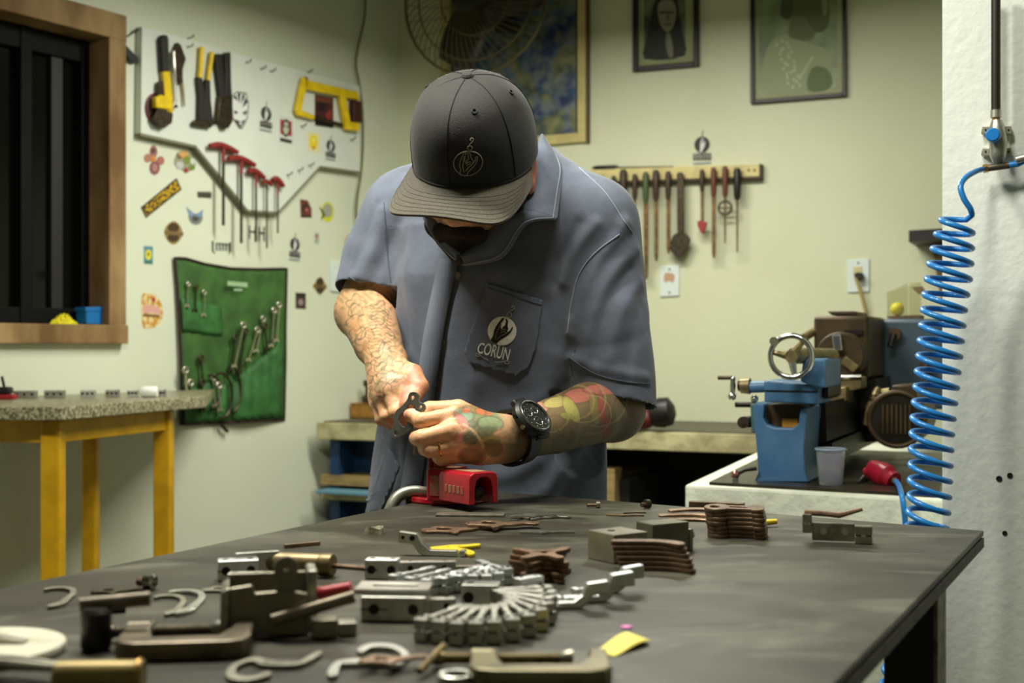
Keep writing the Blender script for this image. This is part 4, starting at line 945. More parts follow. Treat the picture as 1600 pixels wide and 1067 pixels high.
# bare hooks on the board
for i, (x, y) in enumerate(((297,60),(296,74),(387,98),(410,108),(425,112),(483,113),(473,198),(485,259),(468,267),(451,274),(550,219))):
    h = WT(WL, 'peg_hook', 'empty metal peg hook on the white tool board', 'hook', x, y, 'bare hooks on the tool board', PD)
    h.tube('shank', [(x-4,y,PD-0.004),(x+4,y-2,PD+0.022)], 0.0022, M_iron, n=8); h.tube('tip', [(x+4,y-2,PD+0.022),(x+6,y-6,PD+0.026)], 0.0022, M_iron, n=8)
# pipe wrench
M_yel = mat('yellow_enamel', (222, 190, 22), 0.4, var=0.1, scale=30); M_grip = mat('black_rubber_grip', (34, 30, 26), 0.6)
D = PD
w_ = WT(WL, 'pipe_wrench', 'yellow pipe wrench with black handle hanging on the tool board', 'wrench', 263, 130, d=D)
w_.prism('handle_grip', [(252,60),(256,54),(262,55),(264,61),(265,112),(255,112)], D+0.004, D+0.024, M_grip, bevel=0.003)
w_.prism('handle', [(255,110),(266,111),(270,150),(271,176),(260,174),(258,150)], D+0.008, D+0.022, M_yel, bevel=0.002)
w_.prism('jaw_housing', [(244,152),(252,148),(268,152),(270,172),(244,168)], D+0.008, D+0.030, M_yel, bevel=0.003)
w_.prism('hook_jaw', [(247,168),(260,172),(271,178),(269,192),(258,200),(246,196),(240,184)], D+0.008, D+0.026, M_iron, bevel=0.002)
w_.prism('hook_shank', [(248,128),(252,126),(256,129),(256,150),(247,148)], D+0.008, D+0.020, M_iron, bevel=0.002)
w_ = WT(WL, 'tape_reel', 'round dark red rimmed reel hanging behind the pipe wrench', 'reel', 248, 172, d=D)
w_.disc('disc', 248, 172, D, D+0.003, 0.050, mat('dark_brown_reel', (48, 36, 30), 0.6)); w_.ring('rim', 248, 172, D+0.0035, 0.052, 0.0034, mat('dark_red_rim', (112, 36, 44), 0.45)); w_.ring('inner_ring', 248, 172, D+0.0035, 0.036, 0.003, M_iron)
w_ = WT(WL, 'locking_pliers', 'steel locking pliers hanging beside the pipe wrench', 'pliers', 280, 110, d=D)
w_.prism('jaw_body', [(273,78),(278,66),(283,70),(291,92),(286,108),(286,130),(280,132),(276,112),(272,100)], D+0.004, D+0.018, M_iron, bevel=0.002)
w_.tube('fixed_handle', [(271,80,D+0.014),(272,105,D+0.016),(274,130,D+0.014),(274,160,D+0.012)], [0.005, 0.006, 0.0055, 0.005], M_bright, sm=4)
w_.tube('lever', [(283,118,D+0.010),(286,140,D+0.010),(288,166,D+0.010)], [0.004, 0.0045, 0.003], mat('tan_steel_lever', (150, 132, 92), 0.4, 0.7), sm=3); w_.ball('adjusting_screw', 275, 166, D+0.012, 0.006, M_iron)
w_ = WT(WL, 'bolt_snips', 'pair of snips with yellow handle grips hanging on the tool board', 'snips', 322, 140, d=D)
w_.tube('handle_grip', [(315,74,D+0.014),(314,98,D+0.014),(312,122,D+0.014)], 0.0095, M_yel); w_.tube('handle_grip', [(331,82,D+0.014),(328,104,D+0.014),(325,126,D+0.014)], 0.0085, M_yel)
w_.prism('handle_shank', [(309,120),(316,120),(324,156),(326,190),(311,190),(312,150)], D+0.006, D+0.020, M_grip, bevel=0.003); w_.prism('handle_shank', [(322,124),(329,126),(330,156),(334,190),(322,190),(322,150)], D+0.006, D+0.022, M_grip, bevel=0.003)
w_.prism('blade', [(302,192),(306,187),(326,186),(336,191),(330,200),(316,198),(304,196)], D+0.006, D+0.020, M_iron, bevel=0.002)
w_ = WT(WL, 'black_pliers', 'pair of black cable pliers hanging beside the yellow snips', 'pliers', 350, 140, d=D)
w_.prism('handle', [(336,84),(348,84),(352,130),(354,160),(346,165),(342,130)], D+0.004, D+0.022, M_grip, bevel=0.004); w_.prism('handle', [(352,82),(361,81),(362,130),(364,160),(354,165),(353,130)], D+0.004, D+0.022, M_grip, bevel=0.004)
w_.prism('head', [(344,150),(364,150),(364,190),(358,200),(350,201),(345,190),(340,192)], D+0.004, D+0.024, M_iron, bevel=0.003)
sticker(WL, 'mask_sticker', 'white mask sticker with black rays beside the black pliers', [([(361,150),(370,143),(385,145),(389,162),(387,185),(379,201.5),(374,201.5),(363,185)], (70,66,62)), ([(362.5,151),(370,145),(384,147),(387.6,162),(385.6,184),(378,200),(374.5,200),(364.5,184)], (220,224,218)),
   ([(364,152),(372,158),(368,148)], (40,36,34)), ([(371,146),(374,162),(376,146)], (40,36,34)), ([(379,147),(377,163),(383,149)], (40,36,34)), ([(384,152),(379,168),(387,160)], (40,36,34)),
   ([(366,172),(373,176),(367,178)], (44,40,38)), ([(379,176),(386,172),(384,180)], (44,40,38)), ([(367,186),(376,190),(384,187),(376,200)], (52,46,44)), ([(373,191),(379,191),(376,196)], (220,224,218))], base_d=PD)
# hacksaw
w_ = WT(WL, 'hacksaw', 'yellow hacksaw hanging at the end of the tool board', 'saw', 512, 165, d=D)
w_.prism('frame_back', [(474,120),(486,126),(560,143),(563,157),(545,153),(482,140),(478,136)], D+0.010, D+0.026, M_yel, bevel=0.003)
w_.prism('frame_front', [(474,122),(484,128),(476,150),(472,172),(492,180),(492,187),(466,180),(463,172),(470,138)], D+0.010, D+0.026, M_yel, bevel=0.003)
w_.prism('handle_bar', [(532,148),(541,150),(548,190),(563,192),(562,205),(542,202),(538,180)], D+0.010, D+0.030, M_yel, bevel=0.003)
w_.prism('grip', [(553,156),(564,158),(566,192),(553,190)], D+0.008, D+0.032, mat('dark_red_grip', (64, 28, 24), 0.5), bevel=0.003)
w_.prism('blade', [(490,180),(544,195),(544,201),(490,186)], D+0.014, D+0.016, M_iron); w_.ball('corner_cap', 477, 124, D+0.018, 0.010, mat('dark_red_cap', (92, 30, 22), 0.5))
sticker(WL, 'dark_poster_sticker', 'dark red sticker seen through the hacksaw frame', [([(492,147),(521,153),(521,200),(492,195)], (70,32,30)), (ell_(503,165,7,9), (40,22,24)), ([(508,178),(518,170),(518,186),(512,192)], (140,52,40)), ([(494,150),(519,155),(519,162),(494,158)], (110,60,44)), ([(493,190),(521,195),(521,200),(493,196)], (28,22,20))], base_d=PD)
sticker(WL, 'skull_sticker', 'red and black shield sticker with a pale face on the tool board', [([(437,180),(457,184),(457,224),(437,220)], (206,210,202)), ([(438,186),(456,190),(456,213),(438,209)], (176,42,54)), (ell_(447,200,7,14), (66,60,54)), (ell_(447,200,4.5,10), (188,186,164)), (ell_(444.5,197,1.4,2.2,10), (40,36,34)), (ell_(449.5,198,1.4,2.2,10), (40,36,34)), ([(438,215),(456,219),(456,224),(438,220)], (52,46,40))], base_d=PD)
sticker(WL, 'yellow_sticker', 'pale sticker with a yellow oval on the tool board', [([(481,205),(500,209),(499,239),(481,235)], (224,216,156)), (ell_(490,222,6,11), (226,206,30)), (ell_(490,219,2.5,3), (240,226,120)), ([(487,229),(494,230),(490,234)], (196,120,30))], base_d=PD)
logo_sticker(WL, 416, 178, 11, 'black and white hand emblem sticker with lettering in the middle of the tool board', base_d=PD, sk=0.22)
logo_sticker(WL, 517, 228, 9, 'black hand emblem sticker under the hacksaw', base_d=PD, sk=0.2)
# T-handle hex keys
M_redh = mat('dark_red_handle', (134, 38, 34), 0.45, var=0.15, scale=50)
for (x, y, w, yb, r, lb) in ((349,230,22,352,0.0058,'largest T-handle hex key with dark red grip on the tool board'), (377,250,21,380,0.0055,'second largest red T-handle hex key on the tool board'),
                             (400,270,13,378,0.0042,'red T-handle hex key hanging third in the row of four'), (434,283,9,364,0.0036,'smallest red T-handle hex key at the end of the row'),):
    k = WT(WL, 'hex_key', lb, 'hex key', x, y, 'T-handle hex keys', D)
    k.tube('handle', [(x-w,y-2,D+0.02),(x-w*0.4,y-3.5,D+0.02),(x,y-2,D+0.02),(x+w*0.5,y+3,D+0.02),(x+w,y+8,D+0.02)], [0.008, 0.011, 0.011, 0.011, 0.008], M_redh, sm=3)
    k.tube('collar', [(x,y,D+0.02),(x,y+22,D+0.02)], r*1.15, M_redh); k.tube('shaft', [(x,y+20,D+0.02),(x,yb,D+0.02)], r, M_iron, n=6)
for (x, y, w, yb, lb) in ((417,286,7,388,'slim red T-handle hex key between the two shorter ones'),):
    k = WT(WL, 'hex_key', lb, 'hex key', x, y, 'T-handle hex keys', D)
    k.tube('handle', [(x-w,y-1,D+0.02),(x,y-3,D+0.02),(x+w,y+3,D+0.02)], 0.0075, M_redh, sm=3); k.tube('shaft', [(x,y,D+0.02),(x,yb,D+0.02)], 0.0036, M_iron, n=6)
# ---- stickers on the wall below
sticker(WL, 'cross_sticker', 'reddish four-lobed emblem sticker at the left under the tool board', [(ell_(240,237,6,10), (150,100,96)), (ell_(231,247,6,7), (172,120,96)), (ell_(251,251,6,7), (166,104,92)), (ell_(242,262,8,11), (132,82,84)), (ell_(240,248,4,5), (196,130,60)), (ell_(242,262,4,6), (170,120,112)), (ell_(240,235,3,4), (96,60,54))])
sticker(WL, 'cartoon_sticker', 'colourful green and orange blotched sticker under the tool board', [(smooth2([(276,240),(284,236),(296,238),(304,244),(305,260),(298,267),(290,270),(282,264),(272,256)], 3), (150,150,120)), (ell_(288,241,7,6), (206,160,92)), (ell_(292,250,5,7), (120,136,52)), (ell_(300,262,5,4), (108,130,48)), (ell_(281,258,6,6), (186,186,182)), (ell_(291,266,3,4), (156,36,48)), (ell_(301,252,4,5), (200,206,190)), ([(276,240),(286,246),(280,248)], (140,96,40))])
M_leop = mat('yellow_lettered_strip', (52, 36, 22), 0.5, rgb2=(206, 168, 26), scale=130, lo=0.46, hi=0.56, stretch=(1, 1, 1))
sticker(WL, 'strip_sticker', 'slanted brown strip sticker with dense yellow lettering', [([(220,324),(276,278),(284,296),(228,341)], (62,40,28)), ([(223,325),(275,282),(281,295),(229,337)], M_leop)])
sticker(WL, 'text_sticker', 'tiny dark text sticker above the winged sticker', [([(308,300),(331,302),(330,310),(309,308)], (90,92,78))]+[([(310+i*4.2,299),(312.6+i*4.2,299.3),(312.6+i*4.2,309),(310+i*4.2,308.6)], (58,58,46)) for i in range(5)])
sticker(WL, 'winged_sticker', 'grey sticker with two pale blue wings', [(smooth2([(296,334),(316,336),(314,348),(305,351),(297,346)], 3), (120,128,120)), ([(291,323),(304,334),(300,340),(295,335)], (120,146,176)), ([(318,327),(306,335),(310,340),(316,336)], (120,146,176)), ([(300,338),(312,339),(309,346),(302,345)], (70,76,72))])
sticker(WL, 'badge_sticker', 'dark brown oval badge sticker with a pale rim below the strip sticker', [(smooth2([(272,345),(281,352),(285,362),(282,374),(272,382),(262,376),(257,363),(261,352)], 3), (150,128,72)), (ell_(271,356,9,8), (70,50,28)), (ell_(271,371,9,7), (66,48,28)), ([(257,360),(287,363),(286,369),(258,366)], (120,98,56))])
sticker(WL, 'tiny_card', 'tiny yellow and blue card sticker left of the green roll', [([(225,384),(239,385),(239,413),(225,412)], (84,140,150)), (ell_(232,398,5,8), (220,206,40)), ([(227,408),(237,408),(237,411),(227,411)], (60,110,50)), (ell_(232,397,2,3), (150,130,30))])
sticker(WL, 'round_sticker', 'orange and cream patterned round sticker left of the green roll', [(smooth2([(222,462),(234,458),(246,464),(254,480),(253,498),(244,510),(232,513),(223,508)], 4), mat('orange_cream_pattern', (196, 140, 46), 0.6, rgb2=(222, 206, 150), scale=60, lo=0.45, hi=0.55)), (smooth2([(224,478),(236,476),(250,482),(249,490),(236,488),(224,488)], 3), (214,160,150)), ([(224,490),(250,492),(249,496),(224,494)], (120,90,60)), (ell_(240,468,3,4), (170,60,40))])
sticker(WL, 'script_sticker', 'black gothic script lettering sticker above the green roll', [([(331,377),(334,376),(334,392),(337,396),(334,396),(331,391)], (70,72,62))]+[([(337+i*5,380+i*0.2),(339+i*5,379),(340+i*5,391),(337.6+i*5,392)], (64,66,56)) for i in range(5)]+[([(338,379),(358,381),(358,382.5),(338,380.6)], (90,92,80)), ([(357,380),(361,378),(361,392),(358,398),(358,390)], (70,72,62))])
sticker(WL, 'gothic_sticker', 'black letter pair sticker behind the hex key shafts', [([(389,352),(391,352),(391,374),(389,372)], (70,66,56)), ([(391,360),(398,361),(398,364),(391,363)], (70,66,56)), ([(398,354),(400,354),(400,378),(398,376)], (70,66,56)), ([(404,354),(406,354),(406,378),(404,376)], (70,66,56)), ([(406,362),(412,363),(412,366),(406,365)], (70,66,56)), ([(412,354),(414,354),(414,378),(412,376)], (70,66,56))])
sticker(WL, 'red_square_sticker', 'dark red square sticker right of the hex keys', [([(469,311),(481,313),(487,326),(487,340),(470,340)], (112,54,48)), (ell_(477,325,5,8), (60,38,34)), (ell_(479,328,2.5,3), (176,100,84)), ([(471,335),(486,337),(486,340),(471,339)], (58,40,34))])
sticker(WL, 'green_round_sticker', 'yellow-green round sticker with grey middle', [(ell_(512,331,10,16), (206,208,30)), (ell_(512,329,7.5,11), (158,160,142)), ([(499,322),(506,330),(501,344),(506,340),(509,336)], (110,110,50))])
logo_sticker(WL, 461, 382, 10, 'black hand emblem sticker above the corner of the green roll', sk=0.12)
sticker(WL, 'faint_sticker', 'small faint grey sticker below the green round sticker', [([(491,362),(499,363),(499,382),(491,381)], (190,196,180)), (ell_(495,369,2.5,4), (150,110,104)), (ell_(495,376,3,3), (160,166,152))])
sticker(WL, 'small_badge', 'small dark brown shield badge beside the wall switch', [(smooth2([(501,432),(506,440),(511,448),(506,455),(500,461),(494,454),(489,447),(495,439)], 3), (150,126,64)), (ell_(500,440,6,6), (62,48,30)), (ell_(500,453,6,5), (62,48,30)), ([(491,444),(510,447),(510,451),(491,448)], (104,84,46))])
sticker(WL, 'photo_sticker', 'small dark square photo sticker right of the green roll', [([(462,457),(478,458),(478,483),(462,482)], (66,50,46)), (ell_(470,472,4,5), (150,130,128)), ([(463,458),(477,459),(477,464),(463,463)], (44,32,30))])
# wooden plaque, switch and cable
w_ = WT(WL, 'wooden_plaque', 'round brown wooden plaque on the wall behind his arm', 'plaque', 556, 384)
w_.prism('disc', ell_(556,384,13,21,24), 0.0, 0.015, mat('plaque_wood', (164, 116, 66), 0.6, var=0.25, scale=30), bevel=0.002); w_.prism('carving', ell_(557,384,8,13,20), 0.015, 0.018, mat('plaque_carving', (120, 78, 40), 0.6, var=0.3, scale=60), bevel=0.001)
M_pl = mat('white_switch_plate', (216, 226, 222), 0.35)
w_ = WT(WL, 'wall_socket', 'white socket plate on the left wall behind his arm', 'socket', 529, 432)
w_.prism('plate', [(518,407),(540,410),(540,457),(518,455)], 0.0, 0.008, M_pl, bevel=0.002); w_.prism('insert', [(524,424),(534,425),(534,440),(524,439)], 0.008, 0.011, M_pl, bevel=0.001)
for y in (429, 434): w_.prism('pin_hole', ell_(529,y,1.2,1.6,8), 0.0105, 0.0115, M_blk)
b = MB(); pts = [(571,-8),(569,30),(560,70),(556,100),(561,130),(566,170),(567,220),(564,270),(558,310),(557,340),(562,375),(565,410),(566,470)]
q = bez([WL.pt(*WL.uv(x, y, 0.026), 0.026) for x, y in pts], 6); b.tube(q, 0.0042, 8); relief(tag(b.build('cable', mat('brown_cable', (92, 84, 58), 0.6)), 'brown cable hanging down the wall beside the tool board', 'cable'), q[0])

# ---- green tool roll
M_grn = mat('green_canvas', (56, 94, 40), 0.7, var=0.22, scale=14, bump=0.2, bscale=300); M_grn2 = mat('green_canvas_pocket', (48, 100, 46), 0.6, var=0.2, scale=20, bump=0.2, bscale=300); M_bind = mat('dark_binding', (46, 28, 22), 0.7)
ROLL = WT(WL, 'tool_roll', 'green canvas tool roll with dark binding hanging on the wall', 'tool roll', 360, 540)
Lft = [(273,403),(277,450),(280,500),(283,560),(284,620),(283,663)]; Rgt = [(448,420),(447,460),(446,510),(446,560),(445,610),(444,656)]
Tp = [(273,403),(290,404),(320,412),(360,419),(405,422),(448,420)]
def roll_px(s_, t_):
    l = [np.interp(t_, np.linspace(0, 1, 6), [p[k] for p in Lft]) for k in (0, 1)]; r = [np.interp(t_, np.linspace(0, 1, 6), [p[k] for p in Rgt]) for k in (0, 1)]
    sag = (np.interp(s_, [0, 0.1, 0.27, 0.5, 0.75, 1], [0, -0.6, 5, 8, 5, 0]))*(1-t_)
    return (l[0]+(r[0]-l[0])*s_, l[1]+(r[1]-l[1])*s_+sag)
def roll_d(s_, t_): return 0.010+0.006*math.sin(s_*9+t_*2)*(0.3+t_)+0.008*t_*math.sin(PI*s_)
NS, NT = 30, 24; vs = []; 
for j in range(NT+1):
    for i in range(NS+1): x, y = roll_px(i/NS, j/NT); vs.append(ROLL.c(x, y, roll_d(i/NS, j/NT)))
fs = [(j*(NS+1)+i, j*(NS+1)+i+1, (j+1)*(NS+1)+i+1, (j+1)*(NS+1)+i) for j in range(NT) for i in range(NS)]
b = MB(); b.add(vs, fs); o = b.build('canvas', M_grn, ROLL.t, smooth=80); md = o.modifiers.new('thickness', 'SOLIDIFY'); md.thickness = 0.003
rim = [(i/30, 0.0) for i in range(31)]+[(1.0, j/24) for j in range(1, 25)]+[(1-i/30, 1.0) for i in range(1, 31)]+[(0.0, 1-j/24) for j in range(1, 24)]
b = MB(); b.tube([ROLL.c(*roll_px(a, t_), roll_d(a, t_)) for a, t_ in rim], 0.0052, 8, closed=True); b.build('binding', M_bind, ROLL.t)
def roll_patch(name, poly, m, dd=0.010, wav=0.004, fr=40):
    """pocket: columns between a top line and a bottom line (s, t_top, t_bottom)"""
    vs = []; n = len(poly); R_ = 8
    for r in range(R_+1):
        for (s_, ta, tb) in poly: t_ = ta+(tb-ta)*r/R_; x, y = roll_px(s_, t_); vs.append(ROLL.c(x, y, roll_d(s_, t_)+dd*(1-0.5*abs(2*r/R_-1))+wav*math.sin(s_*fr)))
    b = MB(); b.add(vs, [(r*n+i, r*n+i+1, (r+1)*n+i+1, (r+1)*n+i) for r in range(R_) for i in range(n-1)]); o = b.build(name, m, ROLL.t, smooth=80); md = o.modifiers.new('thickness', 'SOLIDIFY'); md.thickness = 0.002; return o
roll_patch('pocket', [(0.03+0.37*i/12, 0.26+0.02*i/12, 0.46) for i in range(13)], M_grn2, 0.006, 0.002, 60)
roll_patch('pocket', [(0.03+0.42*i/14, 0.74-0.03*math.sin(i), 0.99) for i in range(15)], M_grn2, 0.012, 0.004, 50)
roll_patch('pocket', [(0.50+0.48*i/20, 0.72-0.24*i/20, 0.99) for i in range(21)], M_grn2, 0.014, 0.005, 70)
# (the maker's line on the roll is too blurred to read: two rows of pale strokes stand for it)
b = MB()
for i in range(8): x = 356+i*3.9; b.add([ROLL.c(*p, 0.030) for p in ((x, 439+i*0.35), (x+2.9, 439.3+i*0.35), (x+2.9, 446.4+i*0.35), (x, 446+i*0.35))], [(0, 1, 2, 3)])
for i in range(4): x = 366+i*3.4; b.add([ROLL.c(*p, 0.030) for p in ((x, 451), (x+2.4, 451.2), (x+2.4, 454.6), (x, 454.4))], [(0, 1, 2, 3)])
b.build('printed_line', mat('pale_print', (170, 200, 160), 0.7), ROLL.t, smooth=0)
w2 = ROLL.tube('tie_strap', [(346,662,0.02),(350,668,0.02),(355,674,0.015)], 0.006, M_bind)
def spanner(x0, y0, x1, y1, r, lb, ring=True, d=0.022, m=M_bright):
    k = WT(WL, 'spanner', lb, 'spanner', (x0+x1)/2, (y0+y1)/2, 'spanners in the green tool roll', d)
    k.tube('shank', [(x0,y0,d),(x1,y1,d)], [r*0.6, r*0.75], m, n=8, flat=0.6)
    k.ring('ring_end', x0, y0-r*380*0.6, d, r*1.15, r*0.5, m); k.prism('jaw_end', [(x1-4,y1-2),(x1+4,y1-2),(x1+4,y1+4),(x1+1.5,y1+1),(x1-1.5,y1+1),(x1-4,y1+4)], d-0.004, d+0.004, m); return k
SP = [(294,445,292,478),(307,450,305,484),(319,458,318,492),(380,510,366,572),(384,520,374,580),(402,518,388,562),(411,500,400,548),(414,512,418,545),(428,487,424,540),(436,478,432,532),(314,562,317,596),(290,580,292,612),(298,600,301,634),(316,600,318,640),(333,592,336,634),(342,604,344,640),(367,530,360,578)]
for i, (x0, y0, x1, y1) in enumerate(SP):
    lb = 'small spanner in the upper left pocket of the green roll' if i < 3 else ('spanner in the slanting right pocket row of the green roll' if i < 10 or i == 16 else 'spanner in the lower left pocket of the green roll')
    spanner(x0, y0, x1, y1, 0.0085 if i > 2 else 0.006, lb, m=M_bright if i % 3 != 1 else M_iron, d=0.030+0.007*(i % 2) if i > 2 else 0.024)
for i, (x, y, rx, ry) in enumerate(((345,618,18,35),(362,608,14,36),(330,612,14,26))):
    b = MB(); q = [WL.pt(*WL.uv(x+rx*math.cos(t), y+ry*math.sin(t), 0.034), 0.034) for t in np.linspace(-1.9, 1.7, 20)]; b.tube(q, 0.0045, 8)
    relief(tag(b.build('curved_spanner', M_iron), 'dark half-moon spanner tucked in the bottom of the green roll', 'spanner', 'half-moon spanners in the green roll'), q[0])

# ---- small granite table by the window
M_gran = mat('speckled_granite', (92, 88, 66), 0.35, rgb2=(170, 164, 130), scale=130, lo=0.42, hi=0.60, detail=3); M_yfr = mat('yellow_painted_frame', (196, 150, 14), 0.42, var=0.12, scale=12, bump=0.08, bscale=60)
GZ = 0.965; p1 = onz(95, 636, GZ); p2 = onz(322, 619, GZ); dv = (p2-p1).normalized(); pn = Vector((-dv.y, dv.x, 0))
GT = thing('granite_table', 'small table with speckled granite top and yellow steel legs by the window', 'table', ((p1.x+p2.x)/2-0.2, (p1.y+p2.y)/2, 0))
wl_in = lambda X: WL.pt(-((CORN[0]-X)/0.53)/1.0, 0, 0)
p3 = WL.pt(WL.uv(320, 600)[0]-0.02, 0, 0.06); p4 = WL.pt(WL.uv(-160, 600)[0], 0, 0.012); p5 = Vector((p1.x-0.32, p1.y+0.02, 0))
p4 = Vector((p5.x, WL.pt(-(CORN[0]-p5.x)/0.53, 0).y-0.02, 0))
quad_slab([p1, p2, Vector((p3.x, p3.y, 0)), Vector((p4.x, p4.y, 0)), p5], GZ-0.032, GZ, 'slab', M_gran, GT, 0.003)
def gleg(x, Y, r=0.024):
    c_ = P(x, 700, Y); o = Vector(GT.location); b = MB(); b.box((c_.x-r-o.x, c_.y-r-o.y, 0), (c_.x+r-o.x, c_.y+r-o.y, GZ-0.032)); b.build('leg', M_yfr, GT, smooth=0, bevel=0.006); return Vector((c_.x, c_.y, 0))
la = gleg(83, 3.09); lb_ = gleg(256, 3.56); lc = gleg(142, 3.50, 0.02); ld = gleg(-45, 3.14)
def gbar(a, b_, w=0.018, h=0.055, z=GZ-0.034):
    o = Vector(GT.location); d_ = (b_-a).normalized(); nn = Vector((-d_.y, d_.x, 0))*w; a = a-o; b_ = b_-o; m = MB()
    vs = [Vector((p.x, p.y, zz)) for zz in (z-h, z) for p in (a-nn, b_-nn, b_+nn, a+nn)]; m.add(vs, [(3,2,1,0),(4,5,6,7),(0,1,5,4),(1,2,6,5),(2,3,7,6),(3,0,4,7)]); m.build('apron', M_yfr, GT, smooth=0, bevel=0.002)
gbar(la, lb_); gbar(la, ld); gbar(lb_, lc); gbar(lc, ld)
# silver frames lying in a row on the granite
M_alu = mat('machined_aluminium', (222, 224, 222), 0.38, 1.0, var=0.08, scale=90); M_alud = mat('grey_machined_steel', (182, 180, 170), 0.42, 1.0, var=0.12, scale=90)
for i, (x, y, w, h, m, lb) in enumerate(((40,616,34,14,M_alud,'dark row of machined parts lying on the granite table'),(86,614,30,14,M_alud,'grey row of machined parts in the middle of the granite table'),(138,610,22,12,M_alu,'pale machined block lying on the granite table'),(176,611,20,11,M_alud,'dull machined block beside the white cap on the granite table'),(208,610,16,11,M_alu,'silver machined block behind the white cap'),(252,613,14,8,M_alud,'short machined block at the end of the granite table'))):
    c_ = onz(x, 622.5-x*0.012, GZ); wd = w/F*c_.y; t = thing('machined_block', lb, 'metal part', c_, 0.15); b = MB(); b.box((-wd/2, -0.015, 0), (wd/2, 0.015, 0.021)); b.build('body', m, t, smooth=0, bevel=0.002)
    for k in range(3): b = MB(); b.cyl((-wd*0.33+k*wd*0.33, -0.0155, 0.011), (-wd*0.33+k*wd*0.33, -0.0145, 0.011), 0.0038, n=12); b.build('bore', M_blk, t)
c_ = onz(234, 621, GZ); b = MB(); b.lathe([(0.014, -0.021), (0.0155, -0.018), (0.0155, 0.018), (0.014, 0.021)], (0, 0, 0.0155), (1, 0.1, 0), 24); o = b.build('white_cap', mat('white_plastic', (240, 242, 238), 0.4)); o.location = c_; tag(o, 'bright white plastic cap lying on the granite table', 'cap')
c_ = onz(10, 624, GZ); t = thing('red_clamp', 'red and black hand clamp lying on the granite table under the window', 'clamp', c_, 0.1)
b = MB(); b.box((-0.07, -0.02, 0.0), (0.025, 0.02, 0.014)); b.build('red_handle', mat('red_plastic', (150, 28, 36), 0.45), t, smooth=0, bevel=0.004); b = MB(); b.box((-0.06, -0.018, 0.0145), (0.015, 0.018, 0.034)); b.build('body', M_blk, t, smooth=0, bevel=0.006); b = MB(); b.tube([(-0.005, 0, 0.03), (-0.012, 0, 0.062)], 0.004, 8); b.build('lever', M_blk, t)
# ================================================================== back wall
# ---- wall fan
FD = 0.30
w_ = WT(WB, 'wall_fan', 'dark wire-caged fan mounted high on the back wall', 'fan', 742, -5, d=FD)
M_fan = mat('dark_bronze_wire', (88, 80, 54), 0.5, 0.5); M_fanb = mat('black_fan_plastic', (26, 24, 20), 0.5); M_blade = mat('dark_brown_fan_blade', (40, 32, 22), 0.45)
RF = 0.292
w_.ring('outer_ring', 742, -5, FD, RF, 0.0055, M_fan); w_.ring('inner_ring', 742, -5, FD+0.035, RF*0.80, 0.003, M_fan); w_.ring('inner_ring', 742, -5, FD+0.05, RF*0.48, 0.003, M_fan)
c0 = w_.c(742, -5, FD); NW = 56
for i in range(NW):
    a = 2*PI*i/NW; b = MB(); pts = [c0+Vector((RF*k*math.cos(a+sw), -dz, RF*k*math.sin(a+sw))) for k, dz, sw in ((0.22, 0.062, 0.0), (0.5, 0.052, 0.10), (0.8, 0.034, 0.22), (1.0, 0.0, 0.30))]
    b.tube(bez(pts, 3), 0.0018, 5); b.build('cage_wire', M_fan, w_.t)
for i in range(28):
    a = 2*PI*i/28; b = MB(); b.tube(bez([c0+Vector((RF*k*math.cos(a), dz, RF*k*math.sin(a))) for k, dz in ((0.28, 0.09), (0.7, 0.075), (1.0, 0.0))], 3), 0.0014, 5); b.build('rear_wire', M_fan, w_.t)
b = MB(); b.lathe([(0.066, 0.055), (0.07, 0.066), (0.055, 0.074), (0.001, 0.076)], c0, (0, -1, 0), 28); cap_ = b.build('badge', M_fanb, w_.t)
b = MB(); b.box((-0.028, -0.079, -0.004), (0.028, -0.076, 0.004)); b.build('badge_stripe', mat('grey_badge_print', (120, 112, 92), 0.5), w_.t)
b = MB(); b.lathe([(0.05, -0.0), (0.075, -0.04), (0.075, -0.12), (0.05, -0.15)], c0+Vector((0, 0.03, 0)), (0, -1, 0), 24); b.build('motor', M_fanb, w_.t)
for k in range(3):
    a0 = math.radians(248+120*k); b = MB(); vs = []; n_ = 9
    for r in range(n_):
        rr = RF*(0.12+0.78*r/(n_-1)); hw = 0.030+0.075*math.sin(PI*min(1, r/(n_-1)*0.62+0.12))
        for s_ in (-1, -0.3, 0.4, 1): a = a0+s_*hw/max(rr, 0.08); vs.append(c0+Vector((rr*math.cos(a), 0.022-0.020*s_, rr*math.sin(a))))
    b.add(vs, [(r*4+i, r*4+i+1, (r+1)*4+i+1, (r+1)*4+i) for r in range(n_-1) for i in range(3)]); o = b.build('blade', M_blade, w_.t, smooth=80); md = o.modifiers.new('thickness', 'SOLIDIFY'); md.thickness = 0.003
b = MB(); b.tube([c0+Vector((0, 0.15, 0)), c0+Vector((0, 0.24, -0.02)), c0+Vector((0, FD-0.02, 0.02))], 0.018, 12); b.build('arm', M_fanb, w_.t)
b = MB(); b.box((c0.x-0.05, FD-0.022, c0.z-0.07), (c0.x+0.05, FD-0.001, c0.z+0.09)); b.build('wall_bracket', M_fanb, w_.t, bevel=0.006)

